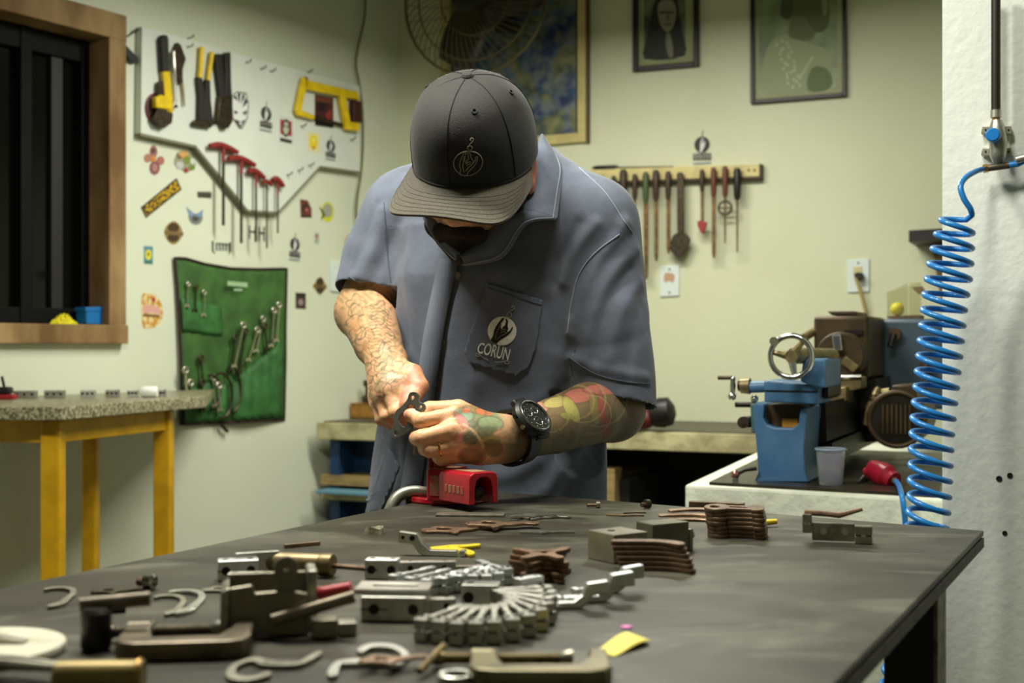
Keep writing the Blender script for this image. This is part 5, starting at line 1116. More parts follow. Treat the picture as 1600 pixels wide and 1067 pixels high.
# ---- framed pictures
M_ivory = mat('ivory_picture_frame', (196, 182, 120), 0.5, var=0.08, scale=20); M_frm = mat('black_picture_frame', (30, 22, 16), 0.4)
def picture(name, label, x0, y0, x1, yl, yr, fw, m, cat='picture', dp=0.022):
    w = WT(WB, name, label, cat, (x0+x1)/2, (yl+yr)/2-60)
    sl = (yr-yl)/(x1-x0); yb = lambda x: yl+(x-x0)*sl
    w.prism('frame_stile', [(x0,y0),(x0+fw,y0),(x0+fw,yb(x0+fw)),(x0,yb(x0))], 0, dp, m, bevel=0.002); w.prism('frame_stile', [(x1-fw,y0),(x1,y0),(x1,yb(x1)),(x1-fw,yb(x1-fw))], 0, dp, m, bevel=0.002)
    w.prism('frame_rail', [(x0+fw,yb(x0+fw)-fw),(x1-fw,yb(x1-fw)-fw),(x1-fw,yb(x1-fw)),(x0+fw,yb(x0+fw))], 0, dp, m, bevel=0.002)
    w.prism('frame_rail', [(x0+fw,y0),(x1-fw,y0-0.0),(x1-fw,y0+fw),(x0+fw,y0+fw)], 0, dp, m, bevel=0.002)
    return w
m = bpy.data.materials.new('blue_olive_pattern'); m.use_nodes = True; nt = m.node_tree; pb = nt.nodes['Principled BSDF']; pb.inputs['Roughness'].default_value = 0.35
tc = nt.nodes.new('ShaderNodeTexCoord'); n1 = nt.nodes.new('ShaderNodeTexNoise'); n1.inputs['Scale'].default_value = 4.2; n1.inputs['Detail'].default_value = 3; n1.inputs['Distortion'].default_value = 1.2
n2 = nt.nodes.new('ShaderNodeTexVoronoi'); n2.inputs['Scale'].default_value = 26; n3 = nt.nodes.new('ShaderNodeTexNoise'); n3.inputs['Scale'].default_value = 22; n3.inputs['Detail'].default_value = 4
for n_ in (n1, n2, n3): nt.links.new(tc.outputs['Object'], n_.inputs['Vector'])
r1 = nt.nodes.new('ShaderNodeValToRGB'); cr = r1.color_ramp; cr.elements[0].position = 0.36; cr.elements[0].color = (*lin((38, 58, 104)), 1); cr.elements[1].position = 0.66; cr.elements[1].color = (*lin((128, 124, 84)), 1)
e = cr.elements.new(0.46); e.color = (*lin((72, 100, 134)), 1); e = cr.elements.new(0.54); e.color = (*lin((86, 98, 74)), 1)
r2 = nt.nodes.new('ShaderNodeValToRGB'); cr = r2.color_ramp; cr.elements[0].position = 0.38; cr.elements[0].color = (*lin((24, 34, 62)), 1); cr.elements[1].position = 0.62; cr.elements[1].color = (*lin((150, 148, 104)), 1)
mx = nt.nodes.new('ShaderNodeMix'); mx.data_type = 'RGBA'; mx.inputs[0].default_value = 0.42; nt.links.new(n1.outputs['Fac'], r1.inputs['Fac']); nt.links.new(n3.outputs['Fac'], r2.inputs['Fac'])
nt.links.new(r1.outputs['Color'], mx.inputs[6]); nt.links.new(r2.outputs['Color'], mx.inputs[7]); nt.links.new(mx.outputs[2], pb.inputs['Base Color']); M_art = m
w = picture('large_picture', 'large ivory-framed picture of a dense blue and olive pattern behind the fan', 688, -110, 917, 240, 221, 15, M_ivory)
w.prism('canvas', [(702,-98),(903,-98),(903,208),(702,226)], 0, 0.010, M_art); w.prism('dark_lip', [(900,-98),(904,-98),(904,210),(900,210)], 0.0, 0.016, M_frm); w.prism('outer_edge', [(915,-110),(919,-110),(919,222),(915,222)], 0, 0.024, mat('brown_frame_edge', (88, 68, 36), 0.5))
M_mat = mat('aged_green_mat', (150, 156, 112), 0.6, var=0.08, scale=12); M_ph = mat('dark_portrait_ground', (60, 62, 52), 0.5, rgb2=(112, 112, 88), scale=14)
w = picture('portrait_picture', 'black-framed old portrait of a person with long dark hair', 988, -60, 1091, 112, 103, 8, M_frm)
w.prism('mat_board', [(995,-52),(1084,-52),(1084,97),(995,105)], 0, 0.008, M_mat)
for i, (nm, pts, rgb) in enumerate((('photo_ground', [(1006,-30),(1071,-30),(1071,87),(1006,93)], M_ph), ('robe', smooth2([(1008,92),(1010,60),(1016,30),(1026,8),(1050,6),(1062,26),(1066,50),(1069,87)], 3), (44,44,40)), ('hair', smooth2([(1018,40),(1020,12),(1030,-8),(1046,-12),(1058,0),(1061,24),(1058,44),(1050,30),(1030,30),(1026,52)], 3), (34,34,32)),
     ('face', smooth2([(1028,8),(1036,0),(1048,0),(1055,8),(1056,26),(1051,42),(1043,50),(1034,42),(1029,28)], 3), (134,132,112)), ('eye_shade', [(1030,17),(1053,17),(1053,21),(1030,22)], (76,74,62)), ('nose_shade', [(1043,18),(1047,30),(1041,31)], (96,94,80)), ('mouth', [(1037,37),(1049,36.5),(1049,39),(1037,39.5)], (84,80,68)), ('braid', smooth2([(1042,52),(1048,56),(1052,84),(1046,90),(1040,70)], 3), (120,120,100)))):
    w.prism(nm, pts, 0.0078, 0.0085+0.0005*i, rgb if not isinstance(rgb, tuple) else flat('print_%d_%d_%d' % rgb, rgb))
w = picture('figure_picture', 'black-framed faded green picture of a figure seen from behind', 1172, -70, 1322, 162, 150, 6, M_frm)
M_gg = mat('faded_green_photo', (96, 112, 72), 0.4, rgb2=(132, 148, 104), scale=7)
w.prism('mat_board', [(1178,-64),(1316,-64),(1316,145),(1178,157)], 0, 0.008, mat('faded_mat', (150, 154, 112), 0.5)); w.prism('photo_ground', [(1186,-50),(1308,-50),(1308,137),(1186,148)], 0.008, 0.0085, M_gg)
for i, (nm, pts, rgb) in enumerate((('back', smooth2([(1190,145),(1192,100),(1204,66),(1226,54),(1246,54),(1262,66),(1290,76),(1300,92),(1296,110),(1276,104),(1262,122),(1258,143)], 3), (150,158,122)), ('neck', smooth2([(1232,56),(1236,30),(1244,18),(1262,24),(1274,52),(1262,64),(1246,62)], 3), (104,110,74)),
     ('head', smooth2([(1222,20),(1222,-4),(1236,-20),(1268,-24),(1290,-14),(1296,12),(1292,44),(1274,50),(1258,28),(1240,24)], 3), (88,96,62)), ('hair_knot', smooth2([(1220,24),(1222,0),(1232,-10),(1240,4),(1234,30)], 3), (70,78,50)), ('face_light', smooth2([(1284,-8),(1294,4),(1292,20),(1286,22)], 3), (132,138,100)), ('shadow', smooth2([(1262,122),(1272,104),(1292,108),(1300,128),(1290,140),(1264,142)], 3), (98,114,72)))):
    w.prism(nm, pts, 0.0083, 0.0088+0.0005*i, flat('print_%d_%d_%d' % rgb, rgb))
for i in range(26):
    t = i/25; x = 1222+10*math.sin(i*2.4)+t*20; y = 64+t*72; w.prism('paint_dot', ell_(x, y, 2.2, 2.6, 8), 0.0083, 0.0096, flat('print_196_200_168', (186, 192, 158)))
    if i < 14: w.prism('paint_dot', ell_(1250+t*60*0.6, 122-t*62, 2.0, 2.4, 8), 0.0083, 0.0096, flat('print_196_200_168', (186, 192, 158)))
logo_sticker(WB, 1097, 226, 13, 'black hand emblem sticker above the rail of files', sy=1.0, sk=-0.05, fs=0.95)

# ---- tool rail with files and screwdrivers
RD = 0.03
w_ = WT(WB, 'tool_rail', 'cream wooden rail holding a row of files and screwdrivers', 'rail', 1055, 270)
w_.prism('board', [(921,264),(1188,257),(1188,277),(921,286)], 0, RD, mat('cream_rail_wood', (206, 192, 132), 0.6, var=0.1, scale=20), bevel=0.002)
w_.prism('underside_shade', [(921,284),(1188,275),(1188,279),(921,288)], 0, RD+0.004, mat('dark_rail_edge', (64, 50, 32), 0.6)); w_.prism('end_cap', [(1186,256),(1190,256),(1190,279),(1186,279)], 0, RD+0.002, mat('dark_rail_edge', (64, 50, 32), 0.6))  # dark strip below the board: the rail's shaded underside put into colour
for x in (1170, 1179): w_.prism('screw_hole', ell_(x, 266, 1.8, 2.2, 10), RD-0.001, RD+0.001, M_blk)
M_hb = mat('dark_brown_handle', (62, 46, 30), 0.5, var=0.2, scale=40); M_hg = mat('dark_green_handle', (70, 82, 50), 0.5); M_rust = mat('rusty_file_steel', (112, 88, 54), 0.55, 0.6, var=0.3, scale=60); M_hr = mat('red_brown_handle', (100, 54, 36), 0.5)
TL = [(926,277,312,14,330,M_hb,4,'short dark-handled file at the left end of the rail'),(941,277,318,14,350,M_hb,4,'small file with plain dark handle second on the rail'),(959,277,320,14,360,M_hb,4,'dark-handled tool with a yellow band on the rail'),(974,267,316,20,400,M_hb,5,'stout dark-handled file reaching the top of the rail'),
      (992,274,312,15,376,M_hb,4,'slim round file with dark handle on the rail'),(1009,271,318,17,436,M_hg,7,'long flat file with green handle on the rail'),(1025,268,314,18,408,M_hb,6,'broad dark-handled file next to the green handle'),(1044,270,312,16,396,M_hb,6,'dark-handled file with worn brassy blade'),
      (1097,267,300,13,350,M_hb,5,'short-handled tool with a red tip on the rail'),(1115,264,308,15,403,M_hr,6,'long file with red-brown handle on the rail'),(1133,262,308,15,380,M_hr,4,'tool with a round guard under its red-brown handle'),(1152,265,312,19,394,M_blk,4,'black-handled screwdriver last on the rail')]
sc_px = lambda px_, Y=4.7: px_/F*Y
for (x, ya, yh, hw, yt, hm, bw, lb) in TL:
    k = WT(WB, 'hand_file', lb, 'file', x, ya, 'files and screwdrivers on the rail', RD); dd = RD+0.022; r = sc_px(hw/2*0.62)
    k.tube('handle', [(x,ya-2,dd),(x,ya+4,dd),(x,(ya+yh)/2,dd),(x,yh-6,dd),(x,yh,dd)], [r*0.7, r, r*1.05, r*0.9, r*0.65], hm)
    if bw > 4: k.prism('blade', [(x-bw*0.5,yh-2),(x+bw*0.5,yh-2),(x+bw*0.45,yt-8),(x+bw*0.2,yt),(x-bw*0.2,yt),(x-bw*0.45,yt-8)], dd-0.004, dd+0.004, M_rust, bevel=0.001)
    else: k.tube('shaft', [(x,yh-2,dd),(x,yt,dd)], [sc_px(bw/2*0.9), sc_px(bw/2*0.6)], M_rust)
    k.tube('hanging_pin', [(x,ya+3,RD-0.002),(x,ya+3,RD+0.03)], 0.0025, M_iron, n=6)
    if x == 959: k.tube('yellow_band', [(x,296,dd),(x,302,dd)], r*1.1, M_yel)
    if x == 1097: k.prism('red_tip', [(x-8,346),(x-2,344),(x+7,347),(x+5,356),(x+1,366),(x-3,362),(x-7,354)], dd-0.008, dd+0.008, mat('red_tip_paint', (150, 42, 44), 0.5), bevel=0.002)
    if x == 1133: k.ring('round_guard', x, 325, dd, 0.024, 0.004, M_iron); k.tube('guard_spoke', [(x-10,325,dd),(x+10,325,dd)], 0.003, M_iron)
k = WT(WB, 'fork_spanner', 'heavy dark pronged spanner hanging in the middle of the rail', 'spanner', 1062, 300, d=RD); dd = RD+0.02
k.prism('shank', [(1057,272),(1060,269),(1065,269),(1068,272),(1069,368),(1058,370)], dd-0.005, dd+0.005, M_iron, bevel=0.002); k.prism('head', smooth2([(1050,370),(1058,364),(1070,364),(1078,374),(1074,384),(1068,396),(1062,402),(1054,398),(1046,388)], 3), dd-0.006, dd+0.006, M_iron, bevel=0.002)
k = WT(WB, 'long_file', 'long black-handled file lying along the top of the rail', 'file', 990, 264, d=0.012); k.tube('handle', [(926,264,0.02),(932,263.5,0.02),(962,262.5,0.02),(968,263,0.02)], [0.008, 0.012, 0.012, 0.006], M_blk); k.tube('blade', [(968,262.5,0.02),(1052,260.5,0.02)], [0.005, 0.003], M_iron)
# ---- switch plate and socket
w_ = WT(WB, 'switch_plate', 'white switch plate with a worn sticker below the files', 'switch', 1046, 438)
w_.prism('plate', [(1031,416),(1061,414),(1061,462),(1031,464)], 0, 0.008, M_pl, bevel=0.002); w_.prism('worn_sticker', smooth2([(1038,428),(1046,426),(1054,430),(1052,441),(1045,439),(1038,441)], 3), 0.008, 0.0088, flat('tan_worn_print', (186, 150, 120)))
for y in (421, 457): w_.prism('screw', ell_(1046, y, 1.6, 1.8, 8), 0.0075, 0.0088, M_iron)
w_ = WT(WB, 'power_socket', 'white power socket with a plug and cream cord above the lathe', 'socket', 1341, 430)
w_.prism('plate', [(1324,406),(1358,404),(1358,456),(1324,457)], 0, 0.008, M_pl, bevel=0.002); w_.prism('insert', [(1333,417),(1347,416),(1347,428),(1333,429)], 0.008, 0.011, mat('cream_socket_insert', (200, 190, 140), 0.5), bevel=0.001); w_.prism('screw', ell_(1341, 411, 1.6, 1.8, 8), 0.0075, 0.0088, M_iron)
w_ = WT(WB, 'power_plug', 'dark plug with cream cord in the socket above the lathe', 'plug', 1341, 432, d=0.012)
w_.prism('plug_body', [(1334,428),(1340,425),(1348,427),(1348,435),(1341,438),(1335,434)], 0.012, 0.04, M_blk, bevel=0.003); M_cord = mat('cream_cord', (170, 152, 96), 0.6)
w_.tube('cord', [(1337,434,0.036),(1342,448,0.034),(1348,468,0.03),(1353,490,0.02),(1356,520,0.012)], 0.006, M_cord, sm=5)
# ---- black wall shelf end and bracket
w_ = WT(WB, 'wall_shelf', 'small black shelf sticking out of the back wall behind the hose', 'shelf', 1450, 372)
w_.prism('board', [(1420,360),(1500,355),(1500,374),(1420,378)], 0.0, 0.20, mat('black_shelf', (26, 20, 16), 0.5)); w_.prism('bracket', [(1456,380),(1478,380),(1478,470),(1470,468),(1462,420)], 0.0, 0.05, mat('brown_bracket', (120, 96, 60), 0.6))

# ================================================================== benches
BZ = 0.833
M_conc = mat('rough_plastered_concrete', (150, 142, 104), 0.8, rgb2=(190, 184, 140), scale=12, bump=0.7, bscale=50); M_concw = mat('white_painted_concrete', (216, 220, 200), 0.75, var=0.08, scale=14, bump=1.0, bscale=45)
M_sheet = mat('dark_metal_bench_sheet', (84, 78, 64), 0.45, 0.5, var=0.25, scale=7, rvar=0.12)
fo = WB.o+WB.n*0.58
def WBp(u, d): return WB.pt(u, 0, d)
CT = thing('back_counter', 'concrete counter with dark metal top along the back wall', 'counter', WBp(0.9, 0.29))
quad_slab([WBp(0.03, 0.012), WBp(-0.02, 0.58), WBp(1.82, 0.58), WBp(1.82, 0.012)], BZ-0.065, BZ-0.004, 'slab', M_conc, CT, 0.003)
quad_slab([WBp(0.04, 0.014), WBp(0.0, 0.56), WBp(1.82, 0.56), WBp(1.82, 0.014)], BZ-0.004, BZ, 'metal_sheet', M_sheet, CT)
M_blue = mat('dark_blue_panel', (16, 50, 84), 0.5, var=0.15, scale=8); M_brd = mat('raw_shelf_board', (146, 124, 78), 0.7, var=0.2, scale=14, stretch=(1, 1, 6)); M_void = mat('cupboard_inside_shade', (22, 20, 17), 0.8)  # near-black panels: the shade under the counter put into their colour
def cbox(name, u0, u1, d0, d1, z0, z1, m): return quad_slab([WBp(u0, d1), WBp(u0, d0), WBp(u1, d0), WBp(u1, d1)], z0, z1, name, m, CT)
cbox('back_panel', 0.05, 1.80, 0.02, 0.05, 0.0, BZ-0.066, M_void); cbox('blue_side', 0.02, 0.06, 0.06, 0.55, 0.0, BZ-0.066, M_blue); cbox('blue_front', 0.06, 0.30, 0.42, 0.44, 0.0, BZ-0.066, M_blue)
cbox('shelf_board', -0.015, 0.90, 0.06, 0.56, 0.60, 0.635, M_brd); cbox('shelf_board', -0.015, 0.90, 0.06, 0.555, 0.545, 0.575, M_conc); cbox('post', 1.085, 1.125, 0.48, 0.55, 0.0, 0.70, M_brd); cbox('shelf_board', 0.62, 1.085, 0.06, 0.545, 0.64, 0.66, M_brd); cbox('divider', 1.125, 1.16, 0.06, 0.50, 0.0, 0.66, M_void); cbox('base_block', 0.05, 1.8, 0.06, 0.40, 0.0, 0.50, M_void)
# things on and under the counter
def onC(x, y, z=BZ): return onz(x, y, z)
def put_box(name, lb, cat, c_, sx, sy, sz, m, rz=WB.rz, bev=0.003):
    t = thing(name, lb, cat, c_, rz); b = MB(); b.box((-sx/2, -sy/2, 0), (sx/2, sy/2, sz)); b.build('body', m, t, smooth=0, bevel=bev); return t
t = put_box('wooden_box', 'yellow-brown wooden box at the end of the back counter', 'box', onC(572, 652), 0.10, 0.07, 0.05, mat('honey_wood', (150, 106, 40), 0.6, var=0.15, scale=30))
b = MB(); b.box((-0.052, -0.037, 0.0505), (0.052, 0.037, 0.056)); b.build('lid', mat('honey_wood', (150, 106, 40)), t, smooth=0, bevel=0.002)
t = thing('machine_part', 'dark rusty machine part standing on the wooden box', 'machine part', onC(578, 652)+Vector((0, 0, 0.058)), WB.rz); b = MB(); b.lathe([(0.03, 0), (0.032, 0.02), (0.018, 0.03), (0.018, 0.06), (0.026, 0.065), (0.026, 0.085)], n=20); b.build('body', M_hb, t); b = MB(); b.cyl((0.0, -0.02, 0.045), (0.03, -0.03, 0.055), 0.006); b.build('lever', M_iron, t)
put_box('grey_block', 'pale grey block leaning at the corner of the back counter', 'block', onC(551, 645), 0.03, 0.05, 0.12, mat('pale_grey_block', (170, 170, 130), 0.7))
t = thing('angle_grinder', 'black angle grinder with dark red body lying on the back counter', 'grinder', onC(1010, 672), WB.rz+0.1)
b = MB(); b.lathe([(0.028, -0.05), (0.034, -0.02), (0.034, 0.05), (0.025, 0.07)], (-0.05, 0, 0.036), (1, 0, 0), 20); b.build('body', mat('dark_red_shell', (96, 30, 26), 0.5), t); b = MB(); b.lathe([(0.02, -0.01), (0.042, 0.0), (0.05, 0.03), (0.046, 0.06), (0.02, 0.075)], (0.02, 0, 0.052), (1, 0, 0.2), 20); b.build('guard', M_blk, t)
put_box('light_blue_sheet', 'light blue folded sheet on the shelf under the counter', 'sheet', onz(555, 771, 0.5751), 0.26, 0.12, 0.012, mat('light_blue_sheet', (96, 140, 160), 0.6))
t = thing('bucket', 'dark round bucket standing under the back counter', 'bucket', WBp(0.88, 0.42)+Vector((0, 0, 0.51)), 0); b = MB(); b.lathe([(0.07, 0), (0.09, 0.10), (0.094, 0.105), (0.088, 0.105), (0.068, 0.01)], n=28); b.build('body', mat('dark_grey_bucket', (58, 52, 44), 0.6), t)

# ---- lathe bench along the right
bf0 = onz(1070, 757, BZ); bf1 = onz(1474, 781, BZ); bd = (bf1-bf0).normalized(); bend = bf0+bd*1.25
bl1 = onz(1182, 706, BZ); side = (bl1-bf0).normalized()
BN = thing('lathe_bench', 'white painted concrete bench carrying the lathe', 'bench', (bf0.x+0.4, bf0.y+0.4, 0))
bb1 = bf0+side*1.35
quad_slab([bf0, bend, bend+WB.n*-1.15, bb1], BZ-0.11, BZ, 'slab', M_concw, BN, 0.006)
quad_slab([bf0+side*0.10+bd*0.25, bend-bd*0.03+side*0.10, bend+WB.n*-1.1, bb1+bd*0.25], 0.0, BZ-0.111, 'pier', M_concw, BN)
tray = quad_slab([onz(1108, 757, BZ+0.001), onz(1466, 777, BZ+0.001), onz(1466, 777, BZ+0.001)+side*0.95, onz(1108, 757, BZ+0.001)+side*0.95], BZ+0.0005, BZ+0.006, 'drip_tray', mat('oily_black_tray', (54, 48, 38), 0.35, 0.4, var=0.3, scale=12, rvar=0.15), None)
tag(tray, 'thin oily dark metal sheet under the lathe', 'tray')
# ---- the lathe, built in planes parallel to the back wall; d is the distance behind its tail end
LO = onz(1230, 753, BZ+0.006); WLa = Wall((LO.x, LO.y), WB.u)
L_ = WT(WLa, 'bench_lathe', 'old blue bench lathe with brown headstock and chrome handwheel', 'lathe', 1230, 753)
L_.t.location = (LO.x, LO.y, BZ+0.0062); L_.v0 = BZ+0.0062
M_lbl = mat('worn_blue_enamel', (58, 96, 134), 0.42, rgb2=(72, 110, 146), scale=10, bump=0.08, bscale=60); M_lbr = mat('brown_oily_cast_iron', (74, 58, 36), 0.45, 0.3, var=0.25, scale=14); M_ldk = mat('dark_oily_steel', (40, 36, 28), 0.4, 0.5, var=0.2, scale=20); M_ltan = mat('tan_oily_steel', (132, 118, 80), 0.42, 0.6, var=0.25, scale=30)
yb_ = 752.8
L_.prism('tail_leg', [(1178,yb_),(1184,740),(1182,700),(1176,640),(1180,628),(1194,632),(1192,652),(1198,664),(1210,668),(1238,669),(1248,662),(1250,640),(1258,636),(1261,640),(1256,700),(1258,738),(1264,yb_+1)], -0.16, 0.0, M_lbl, bevel=0.003)
L_.prism('leg_inside', [(1190,632),(1252,632),(1252,668),(1190,668)], -0.12, -0.03, M_lbr); L_.prism('yellow_label', [(1222,654),(1247,654),(1247,668),(1222,667)], -0.028, -0.022, mat('yellow_rag_inside', (170, 120, 26), 0.7))
L_.prism('saddle', [(1194,598),(1200,594),(1280,603),(1278,632),(1194,628)], -0.12, 0.02, M_lbl, bevel=0.003); L_.prism('slide_seam', [(1195,609),(1279,611),(1279,613),(1195,611)], 0.019, 0.022, M_ldk)
L_.prism('tailstock_body', [(1250,596),(1254,566),(1262,560),(1290,561),(1290,606),(1276,606)], -0.14, 0.03, M_lbl, bevel=0.004); L_.prism('tailstock_side', [(1288,562),(1294,560),(1294,620),(1288,624)], -0.16, -0.01, M_ldk)
L_.tube('quill', [(1240,556,0.06),(1300,556,-0.2)], 0.016, M_ltan)
HX, HY = 1236, 557
wheel = L_.ring('handwheel', HX, HY, 0.09, 0.040, 0.0055, M_chr)
for a in (0.9, 2.9, 4.9): c_ = L_.c(HX, HY, 0.085); b = MB(); b.tube([c_, c_+Vector((0.038*math.cos(a), 0, 0.038*math.sin(a)))], [0.009, 0.005], 8); b.build('wheel_spoke', M_chr if a > 4 else M_ltan, L_.t)
L_.disc('wheel_hub', HX, HY, 0.05, 0.10, 0.012, M_ltan); L_.tube('wheel_handle', [(1210,533,0.09),(1209,533,0.125)], [0.006, 0.0085], M_chr)
L_.tube('cross_slide_screw', [(1196,604,-0.02),(1168,605,-0.02)], 0.012, M_lbl); L_.tube('graduated_collar', [(1172,603,-0.02),(1158,603,-0.02)], [0.017, 0.015], M_ltan); L_.tube('collar_ring', [(1158,602,-0.02),(1154,602,-0.02)], 0.012, M_ldk)
L_.tube('crank_arm', [(1145,592,-0.02),(1145,603,-0.02),(1144,616,-0.02)], [0.004, 0.006, 0.005], M_chr); L_.ball('crank_ball', 1144, 619, -0.02, 0.0085, M_chr); L_.ball('crank_hub', 1145, 592, -0.02, 0.006, M_chr); L_.tube('crank_grip', [(1144,590,-0.02),(1122,590,-0.02)], 0.0045, M_iron)
L_.tube('half_nut_lever', [(1182,632,-0.03),(1149,632,-0.03)], 0.006, M_ldk); L_.ball('lever_ball', 1179, 623, -0.03, 0.008, M_chr); L_.prism('apron', [(1172,632),(1184,630),(1184,676),(1174,676)], -0.10, -0.02, mat('green_blue_apron', (60, 96, 96), 0.5), bevel=0.002)
L_.prism('apron_box', [(1158,652),(1174,650),(1174,668),(1158,668)], -0.08, -0.03, M_ldk, bevel=0.004); L_.disc('apron_knob', 1161, 660, -0.03, -0.015, 0.012, M_iron)
L_.tube('foot_lever', [(1182,732,0.01),(1164,734,0.02),(1152,740,0.02)], 0.004, M_ldk); L_.tube('foot_lever_stem', [(1149,744,0.02),(1149,754,0.02)], 0.006, M_chr); L_.ball('foot_lever_ball', 1149, 741, 0.02, 0.009, mat('red_chrome_ball', (170, 120, 110), 0.2, 0.8))
L_.prism('bed', [(1256,632),(1290,628),(1292,690),(1256,700)], -0.80, -0.15, M_ldk); L_.prism('bed_base', [(1256,700),(1300,692),(1302,722),(1256,733)], -0.80, -0.15, M_ldk); L_.prism('head_pedestal', [(1268,594),(1368,592),(1374,690),(1268,694)], -0.90, -0.60, M_ldk)
L_.prism('carriage', [(1291,592),(1346,589),(1346,607),(1325,612),(1324,632),(1300,628),(1294,612)], -0.50, -0.42, M_ltan, bevel=0.003); L_.prism('tool_post', [(1310,606),(1322,604),(1322,626),(1310,630)], -0.42, -0.38, M_ltan, bevel=0.002); L_.tube('carriage_edge', [(1291,590,-0.42),(1346,589,-0.42)], 0.006, M_chr)
L_.prism('headstock', [(1271,494),(1357,493),(1357,592),(1271,593)], -0.86, -0.58, M_lbr, bevel=0.008); L_.prism('headstock_lid', [(1292,486),(1336,486),(1340,493),(1300,493)], -0.80, -0.62, M_lbr, bevel=0.003); L_.prism('headstock_plate', [(1319,516),(1348,516),(1348,523),(1319,523)], -0.58, -0.572, M_ldk)
L_.disc('chuck', 1312, 556, -0.58, -0.51, 0.056, M_lbr, bevel=0.004)
for a in (1.7, 3.9, 5.6): c_ = L_.c(1312, 556, -0.50); b = MB(); b.box((0.012, -0.012, -0.010), (0.05, 0.022, 0.010), Matrix.Translation(c_) @ Matrix.Rotation(-a, 4, 'Y')); b.build('chuck_jaw', M_ltan if a > 2 else M_chr, L_.t, smooth=0, bevel=0.002)
L_.tube('feed_rod', [(1256,528,-0.55),(1275,516,-0.60)], 0.010, M_ltan)
L_.prism('gear_cover', [(1366,498),(1480,498),(1480,640),(1376,640)], -1.02, -0.86, mat('grey_blue_enamel', (66, 82, 96), 0.45, var=0.12, scale=10), bevel=0.01)
for (x, y, lx, ly) in ((1397, 522, 1391, 542), (1446, 572, 1452, 580)): L_.disc('selector_boss', x, y, -0.86, -0.83, 0.016, M_lbr); L_.tube('selector_lever', [(x,y,-0.83),(lx,ly,-0.82)], 0.008, M_ldk)
L_.disc('motor_end', 1401, 655, -0.62, -0.40, 0.064, M_ldk, bevel=0.01); L_.ring('motor_rim', 1401, 655, -0.40, 0.060, 0.006, M_lbr)
for i in range(7): L_.prism('motor_vent', [(1378+i*7,632),(1381+i*7,632),(1381+i*7,678),(1378+i*7,678)], -0.402, -0.396, M_lbr)
L_.prism('terminal_box', [(1393,602),(1428,600),(1433,620),(1430,632),(1394,632)], -0.55, -0.42, M_lbr, bevel=0.004); L_.tube('conduit', [(1372,610,-0.50),(1366,622,-0.48),(1360,640,-0.46),(1356,664,-0.46)], 0.011, M_ltan, sm=4); L_.tube('cable_gland', [(1390,612,-0.5),(1376,614,-0.5)], 0.010, M_ltan)
for i in range(6): c_ = L_.c(1369-i*2.2, 618+i*7, -0.47); b = MB(); b.torus(c_, (0.2, 0, 1), 0.012, 0.002, 14, 6); b.build('conduit_rib', M_ldk, L_.t)
# acrylic box and yellow ball on the cover
hz = WLa.uv(1430, 498, -0.94)[1]
A_ = WT(WLa, 'acrylic_box', 'clear acrylic box standing on the lathe gear cover', 'box', 1410, 497, d=-0.94); M_acr = mat('clear_acrylic', (214, 214, 180), 0.08, trans=0.85, ior=1.2, alpha=0.55)
A_.prism('base', [(1386,494),(1438,492),(1438,497),(1386,497)], -0.99, -0.90, mat('brown_box_base', (110, 80, 52), 0.6)); A_.prism('front_pane', [(1386,458),(1418,442),(1418,494),(1386,494)], -0.902, -0.90, M_acr); A_.prism('side_pane', [(1421,442),(1440,441),(1440,492),(1421,494)], -0.902, -0.90, M_acr); A_.prism('rear_pane', [(1386,456),(1438,442),(1438,492),(1386,494)], -0.99, -0.988, M_acr); A_.prism('flap', [(1424,449),(1441,447),(1448,458),(1436,460)], -0.90, -0.896, mat('brown_flap', (128, 106, 66), 0.6))
c_ = WLa.pt(*WLa.uv(1402, 483, -0.945), -0.945); b = MB(); b.ball((0, 0, 0), 0.018, 14); o = b.build('yellow_ball', mat('yellow_plastic', (214, 200, 10), 0.45), smooth=60); o.location = c_; tag(o, 'small yellow ball inside the clear acrylic box', 'ball')
# plastic cup
c_ = onz(1298, 757, BZ+0.006); CUP = thing('plastic_cup', 'clear plastic cup standing in front of the lathe', 'cup', c_+Vector((0, 0, 0.0003))); kq = c_.y/F; M_cup = mat('clear_cup_plastic', (220, 222, 232), 0.12, trans=0.85, ior=1.18, alpha=0.6)
b = MB(); b.lathe([(0.0005, 0.0), (17*kq, 0.0), (18*kq, 3*kq), (22.5*kq, 54*kq), (21.5*kq, 54*kq), (16.5*kq, 4*kq), (0.0005, 3*kq)], n=36, caps=False); b.build('body', M_cup, CUP, smooth=50); b = MB(); b.torus((0, 0, 55*kq), (0, 0, 1), 23.5*kq, 1.7*kq, 36, 8); b.build('rim', mat('cup_rim', (170, 186, 204), 0.2, trans=0.4, alpha=0.9), CUP)
for h_ in (44, 46): b = MB(); b.torus((0, 0, h_*kq), (0, 0, 1), 21.8*kq, 0.5*kq, 36, 6); b.build('moulded_ring', M_cup, CUP)
